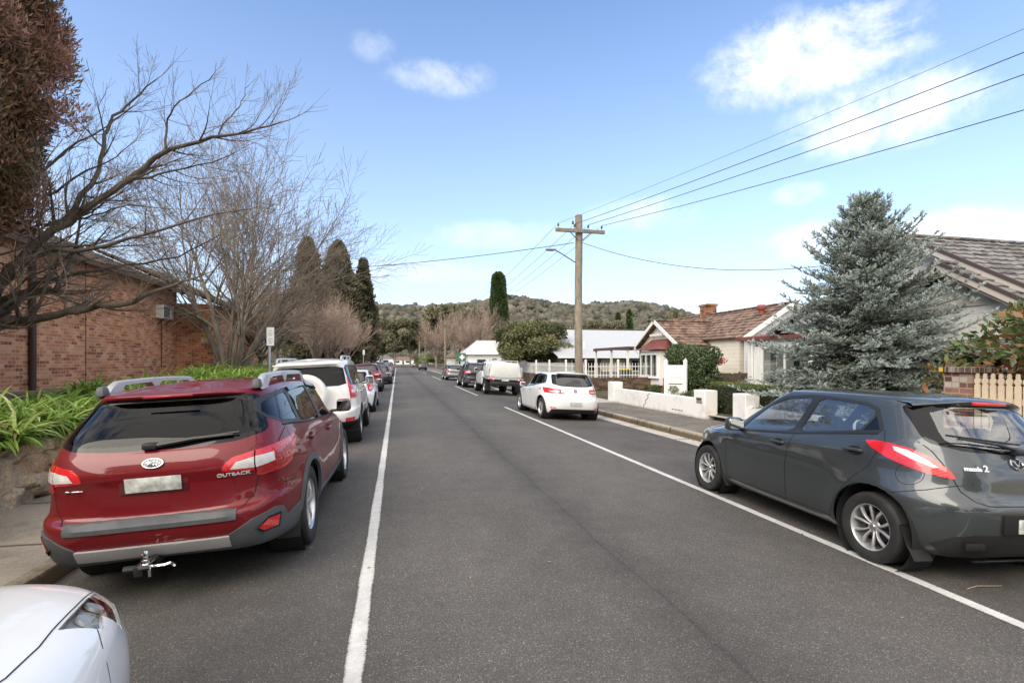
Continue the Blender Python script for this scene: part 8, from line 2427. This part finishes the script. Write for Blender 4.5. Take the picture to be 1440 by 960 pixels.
    for k in range(14): m.box((12.8 + k * 0.115, 18.6, 0.75 + rng.normal(0, 0.015)), (0.10, 0.02, 0.95))
    m.build('palings', mat('weathered_wood', (0.12, 0.085, 0.06), 0.9, var=0.4, vscale=8), r)
    m = MB(); m.box((13.55, 18.635, 0.95), (1.6, 0.04, 0.07)); m.build('rail', mat('rail_wood', (0.10, 0.07, 0.05), 0.9), r)
    # ---------------- brick pier and cream picket fence
    mb_ = brick('mixed_brick', [(0.26, 0.11, 0.075), (0.40, 0.20, 0.14), (0.58, 0.47, 0.38)], (0.42, 0.36, 0.29), 'XY', 0.21, 0.066, 0.016)
    r = empty('brick_pier', (8.26, 5.93, 0)); tag(r, 'old mottled brick pier at the end of the cream picket fence', 'pillar')
    m = MB(); m.box((0, 0, 0.80), (0.37, 0.40, 1.46)); m.build('shaft', mb_, r)
    m = MB(); m.rbox((0, 0, 1.575), (0.46, 0.49, 0.085), 0.008, 1); m.build('cap', brick('cap_brick', [(0.14, 0.08, 0.06), (0.24, 0.16, 0.12), (0.42, 0.36, 0.3)], (0.4, 0.36, 0.3), 'XY', 0.09, 0.2, 0.014), r)
    m = MB(); m.box((-0.233, 0.20, 1.575), (0.006, 0.05, 0.06)); m.build('yellow_tag', mat('yellow_tag', (0.7, 0.45, 0.02), 0.5), r)
    cr = mat('cream_picket', (0.72, 0.58, 0.40), 0.55, var=0.06, vscale=6)
    r = empty('picket_fence', (8.10, 0, 0)); tag(r, 'cream timber picket fence with shaped tops behind the dark grey hatchback', 'fence')
    pk = [(-0.036, 0.16), (0.036, 0.16), (0.036, 1.36), (0.022, 1.375), (0.040, 1.41), (0.036, 1.445), (0.018, 1.465), (0.024, 1.49), (0.014, 1.53), (0, 1.54)]
    pk = pk + [(-y, z) for y, z in pk[-2:2:-1]] + [(-0.036, 1.36)]
    pk = [(-0.036, 0.16), (0.036, 0.16), (0.036, 1.36), (0.022, 1.375), (0.040, 1.41), (0.036, 1.445), (0.018, 1.465), (0.024, 1.49), (0.014, 1.53), (-0.014, 1.53), (-0.024, 1.49), (-0.018, 1.465), (-0.036, 1.445), (-0.040, 1.41), (-0.022, 1.375), (-0.036, 1.36)]
    for k, y in enumerate(np.arange(5.68, -1.0, -0.098)):
        m = MB(); wall_mesh(m, [(y + a, z + random.uniform(-0.004, 0.004) * 0) for a, z in pk], -0.011, 0.011); m.build('picket', cr, r)
    m = MB()
    for z in (0.45, 1.15): m.box((0.035, 2.3, z), (0.045, 6.8, 0.075))
    m.build('rail', cr, r)
    # ---------------- power poles, wires, street lamp
    wood = bark('pole_timber', (0.15, 0.118, 0.085), (0.33, 0.28, 0.215), 5); iron = mat('dark_iron', (0.05, 0.05, 0.052), 0.6); ins = mat('insulator', (0.06, 0.055, 0.05), 0.3, 0, 0.6)
    XP, YP = 6.95, 19.0; dP = XP * SN + YP * CS; HP = z_of(303, XP, YP)

    def pole(label, x, y, H, r0, r1, arm=True, hero=False):
        o = empty('power_pole', (x, y, 0.0)); tag(o, label, 'pole', 'timber power poles on the right')
        m = MB(); n = 9; m.tube([(0.012 * math.sin(i), 0.01 * math.cos(i * 2), -0.3 + (H + 0.3) * i / n) for i in range(n + 1)], list(np.linspace(r0, r1, n + 1)), 14); m.build('shaft', wood, o)
        if arm:
            za = H - 0.66; m = MB(); m.box((0, -r1 - 0.06, za), (2.0, 0.11, 0.125)); a = m.build('cross_arm', bark('arm_timber', (0.12, 0.10, 0.08), (0.26, 0.23, 0.19), 6), o)
            for sg in (-1, 1):
                m = MB(); bar(m, (sg * 0.10, -r1 - 0.03, za - 0.34), (sg * 0.42, -r1 - 0.08, za - 0.06), 0.012, 0.035); m.build('brace', iron, o)
            for xx in (-0.90, -0.24, 0.32, 0.88):
                m = MB(); m.lathe([(0.012, 0), (0.012, 0.08), (0.035, 0.085), (0.045, 0.11), (0.03, 0.13), (0.04, 0.15), (0.025, 0.19), (0.001, 0.2)], 12, 0, Matrix.Translation((xx, -r1 - 0.06, za + 0.062))); m.build('insulator', ins, a)
        return o
    p1 = pole('tall timber power pole with a wide cross arm and street lamp behind the white hatchback', XP, YP, HP, 0.160, 0.140)
    za = HP - 0.66
    m = MB(); q = at(771, 353, dP - 0.5)
    L = Vector((q.x - XP, q.y - YP, q.z)); z0 = z_of(369, XP, YP)
    m.tube([(-0.15, 0, z0), (-0.75, -0.1, z0 + 0.30), (-0.98, -0.12, z0 + 0.40)], 0.022, 8); la = m.build('lamp_arm', iron, p1)
    m = MB(); m.rbox((-1.17, -0.13, z0 + 0.43), (0.42, 0.16, 0.085), 0.035, 3, 0); m.rbox((-1.20, -0.13, z0 + 0.385), (0.28, 0.12, 0.03), 0.012, 2, 1); m.build('lamp_head', [mat('lamp_grey', (0.34, 0.34, 0.34), 0.4), iron], la)
    m = MB(); m.lathe([(0.03, 0), (0.045, 0.03), (0.03, 0.06), (0.04, 0.09), (0.02, 0.13), (0.001, 0.135)], 12, 0, Matrix.Translation((-0.27, -0.1, HP - 0.38))); bar(m, (-0.27, -0.1, HP - 0.36), (-0.1, -0.05, HP - 0.42), 0.02, 0.02); m.build('insulator', ins, p1)
    far = []
    for (px, Y, lab) in ((626, 74, 'second power pole, standing behind the silver grey wagon'), (598, 122, 'third power pole above the small charcoal hatchback'), (590, 150, 'fourth power pole, taller-looking of the far pair'), (587, 185, 'last and smallest power pole before the grass')):
        x = at_y(px, Y); h_ = 7.6; far.append(pole(lab, x, Y, h_, 0.16, 0.13))
    # wires: to the viewer's right, and on down the street
    wire = mat('wire', (0.03, 0.03, 0.03), 0.6)

    def cable(name, label, a, b, sag, r_=0.009, group='overhead wires', n=24):
        a, b = Vector(a), Vector(b); m = MB()
        pts = [a.lerp(b, i / n) - Vector((0, 0, sag * 4 * (i / n) * (1 - i / n))) for i in range(n + 1)]
        m.tube(pts, r_, 5, 0, False); o = m.build(name, wire); tag(o, label, 'wire', group); return o
    yw = YP - 0.21; zw = za + 0.25
    ends = [(1440, 22), (1440, 55), (1440, 86), (1440, 136)]
    labs = ['uppermost wire from the near power pole to the top right', 'second wire down from the near power pole to the top right', 'third wire down from the near power pole to the top right', 'lowest of the four wires from the near power pole to the top right']
    for i, xx in enumerate((-0.90, -0.24, 0.32, 0.88)):
        a = Vector((XP + xx, yw, zw)); e = at(*ends[i], 9.5); b = a + (e - a) * 1.9
        cable('power_line', labs[i], a, b, 0.25, 0.010 if i else 0.005)
        x2, y2 = far[0].location.x + xx, 74 - 0.19
        cable('power_line', ['leftmost wire running on to the second pole', 'second wire from the left running on to the second pole', 'third wire from the left running on to the second pole', 'rightmost wire running on to the second pole'][i], a + Vector((0, 0.3, -0.02)), (x2, y2, 7.6 - 0.66 + 0.25), 0.9, 0.008)
    cable('service_cable', 'service cable from the near pole to the large gabled house behind the spruce', (XP + 0.1, YP, za - 0.38), (14.5, 10.5, 4.9), 0.95, 0.011)
    e = at(515, 369, 24); e2 = Vector((XP - 0.2, YP, za - 0.42)); cable('service_cable', 'service cable crossing the road from the near pole to the left', e2, e2 + (e - e2) * 1.6, 0.22, 0.014)
    # ---------------- parking sign posts on the left, green street board
    zinc = mat('galvanised', (0.42, 0.43, 0.44), 0.45, 0.6, var=0.15)
    for px, X, py, lab, hero in ((379, -3.0, 461, 'white parking sign on a grey post beside the tall white four-wheel drive', True), (511, -3.0, 492, 'small parking sign post farther along the left kerb', False)):
        Y = at_x(px, X); zt = z_of(py, X, Y)
        r = empty('parking_sign', (X, Y, 0.0)); tag(r, lab, 'sign')
        m = MB(); m.tube([(0, 0, -0.1), (0, 0, zt)], 0.03, 10); m.build('post', zinc, r)
        m = MB(); m.rbox((0.03, -0.045, zt - 0.21), (0.17, 0.008, 0.44), 0.003, 1); m.build('board', wht, r)
        m = MB()
        for z, w in ((-0.07, 0.08), (-0.13, 0.11), (-0.17, 0.09), (-0.27, 0.10), (-0.32, 0.12), (-0.36, 0.07)): m.box((0.03, -0.0505, zt + z), (w, 0.003, 0.012))
        m.build('print', mat('sign_green', (0.25, 0.42, 0.32), 0.6), r)
    q = at(648, 502, 63); r = empty('street_board', (q.x, q.y, 0)); tag(r, 'green board with a white emblem on posts, right of the second pole', 'sign')
    m = MB(); m.rbox((0, 0, q.z), (1.25, 0.06, 1.0), 0.01, 1); m.build('board', mat('board_green', (0.05, 0.13, 0.07), 0.5), r)
    m = MB(); m.box((0.15, -0.036, q.z), (0.62, 0.012, 0.22)); m.box((0.15, -0.037, q.z), (0.22, 0.014, 0.62)); m.build('emblem', wht, r)
    for s_ in (-0.5, 0.5):
        m = MB(); m.box((s_, 0.05, q.z / 2), (0.08, 0.05, q.z)); m.build('post', zinc, r)
    q = at(640, 515, 75); r = empty('white_cabinet', (q.x, q.y, 0.0)); tag(r, 'small white gate panel by the foot of the second pole', 'gate')
    m = MB(); m.rbox((0, 0, 0.7), (1.9, 0.06, 1.2), 0.01, 1); m.build('panel', white, r)
    m = MB(); m.box((-1.0, 0, 0.75), (0.12, 0.12, 1.5)); m.box((1.0, 0, 0.75), (0.12, 0.12, 1.5)); m.build('post', white, r)
    # wheelie bin behind the white pickets
    r = empty('wheelie_bin', (12.0, 25.6, 0.3)); tag(r, 'dark wheelie bin with a yellow lid behind the white pickets', 'bin')
    m = MB(); m.rbox((0, 0, 0.5), (0.50, 0.55, 0.9), 0.03, 2, 0, Matrix.Translation((0, 0, 1)) @ Matrix.Rotation(math.pi, 4, 'X') @ Matrix.Identity(4), 0, (0.82, 0.85)); m.build('body', mat('bin_green', (0.03, 0.045, 0.035), 0.5), r)
    m = MB(); m.rbox((0, 0, 0.98), (0.56, 0.62, 0.07), 0.025, 2); m.build('lid', yel, r)
mazda()
outback()
other_cars()
nose_car()
ground()
plants()
hills()
buildings()
# ------------------------------------------------------------------ camera, sky, sun
cam = bpy.data.cameras.new('camera'); co = link('camera', cam)
cam.sensor_width = 36; cam.lens = FPX / 1440 * 36
cam.shift_y = 28 / 1440
cam.clip_end = 8000; cam.clip_start = 0.05
co.location = (0, 0, CZ); co.rotation_euler = (math.pi / 2, 0, -TH)
SC.camera = co

SUN_AZ, SUN_EL = R(-130), R(38)      # azimuth from +Y towards +X
sun = bpy.data.lights.new('sun', 'SUN'); sun.energy = 1.3; sun.angle = R(48); sun.color = (1.0, 0.90, 0.76)
so_ = link('sun', sun)
sd = Vector((math.sin(SUN_AZ) * math.cos(SUN_EL), math.cos(SUN_AZ) * math.cos(SUN_EL), math.sin(SUN_EL)))
so_.rotation_euler = (-sd).to_track_quat('-Z', 'Y').to_euler()

STR = 0.106
W = bpy.data.worlds.new('World'); SC.world = W; W.use_nodes = True
t = NT(W)
bg = t.n['Background']; bg.inputs['Strength'].default_value = STR
sky = t.new('ShaderNodeTexSky'); sky.sky_type = 'NISHITA'; sky.sun_disc = False
sky.sun_elevation = SUN_EL; sky.sun_rotation = SUN_AZ
sky.air_density = 1.0; sky.dust_density = 0.4; sky.ozone_density = 1.2; sky.altitude = 600
tc = t.new('ShaderNodeTexCoord'); D = tc.outputs['Generated']
sp = t.new('ShaderNodeSeparateXYZ'); t.link(D, sp.inputs[0])


def dotv(v):
    n = t.new('ShaderNodeVectorMath'); n.operation = 'DOT_PRODUCT'; t.link(D, n.inputs[0]); n.inputs[1].default_value = tuple(v); return n.outputs['Value']


# soft cumulus: elliptical regions of sky broken up by noise
n1 = t.noise(D, 6.5, 10, 0.68); n1.inputs['Distortion'].default_value = 0.6; n2 = t.noise(D, 22, 8, 0.66)
brk = t.math('ADD', t.math('MULTIPLY', t.math('SUBTRACT', n1.outputs['Fac'], 0.5), 3.4), t.math('MULTIPLY', t.math('SUBTRACT', n2.outputs['Fac'], 0.5), 1.9))
tot = None
for px, py, a, b, amp in ((1145, 75, 145, 62, 0.92), (1235, 160, 125, 52, 0.85), (620, 110, 85, 30, 0.42), (1365, 332, 115, 40, 1.0), (1140, 338, 70, 30, 0.55), (905, 300, 110, 30, 0.4), (1120, 272, 40, 18, 0.4), (525, 65, 35, 22, 0.25), (1282, 25, 30, 24, 0.3), (700, 330, 150, 26, 0.3),
                          (560, 380, 200, 22, 0.3), (-300, 250, 260, 90, 0.9), (2100, 200, 260, 110, 0.9), (-900, 100, 260, 120, 0.9), (2600, 420, 300, 50, 0.8)):
    c = (at(px, py, 1) - Vector((0, 0, CZ))).normalized(); u = Vector((c.y, -c.x, 0)).normalized(); v = u.cross(c)
    du, dv = t.math('MULTIPLY', dotv(u), 720 / a), t.math('MULTIPLY', dotv(v), 720 / b)
    r2 = t.math('ADD', t.math('POWER', t.math('ABSOLUTE', du), 2.0), t.math('POWER', t.math('ABSOLUTE', dv), 2.0))
    f = t.math('MULTIPLY', t.math('SUBTRACT', 0.85, r2), t.math('GREATER_THAN', dotv(c), 0.2)); f.node.use_clamp = False
    q = t.math('ADD', f, brk); q = t.math('MULTIPLY', t.math('MULTIPLY', q, 0.85), t.math('MINIMUM', t.math('MAXIMUM', t.math('MULTIPLY', f, 1.8), 0.0), 1.0)); q.node.use_clamp = True
    q = t.math('MULTIPLY', q, amp)
    tot = q if tot is None else t.math('MAXIMUM', tot, q)
# thin haze low on the sky
low = t.ramp(sp.outputs['Z'], [(0.0, (0.80,) * 3), (0.08, (0.62,) * 3), (0.26, (0.28,) * 3), (0.62, (0.0,) * 3)])
cs = t.new('ShaderNodeSeparateColor'); t.link(low.outputs[0], cs.inputs[0])
tint = t.mix(1.0, sky.outputs[0], (0.94, 1.02, 1.12), 'MULTIPLY')
hz = t.mix(cs.outputs[0], tint, (3.05, 3.35, 3.7))
col = t.mix(tot, hz, (5.2, 5.25, 5.3))
# unseen broken cloud sheet, added overhead and behind the viewer as neutral fill light
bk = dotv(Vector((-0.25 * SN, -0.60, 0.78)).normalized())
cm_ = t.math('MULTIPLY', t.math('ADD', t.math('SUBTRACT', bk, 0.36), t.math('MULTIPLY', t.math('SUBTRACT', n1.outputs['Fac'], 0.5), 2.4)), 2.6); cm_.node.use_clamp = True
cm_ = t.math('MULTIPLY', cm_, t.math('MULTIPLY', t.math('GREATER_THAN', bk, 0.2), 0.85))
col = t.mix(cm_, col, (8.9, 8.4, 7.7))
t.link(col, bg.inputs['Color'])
SC.view_settings.view_transform = 'Standard'; SC.view_settings.look = 'None'
SC.view_settings.exposure = 1.36; SC.view_settings.gamma = 1.0; SC.view_settings.use_curve_mapping = False
SC.cycles.max_bounces = 8; SC.cycles.transparent_max_bounces = 24
SC.cycles.use_denoising = True
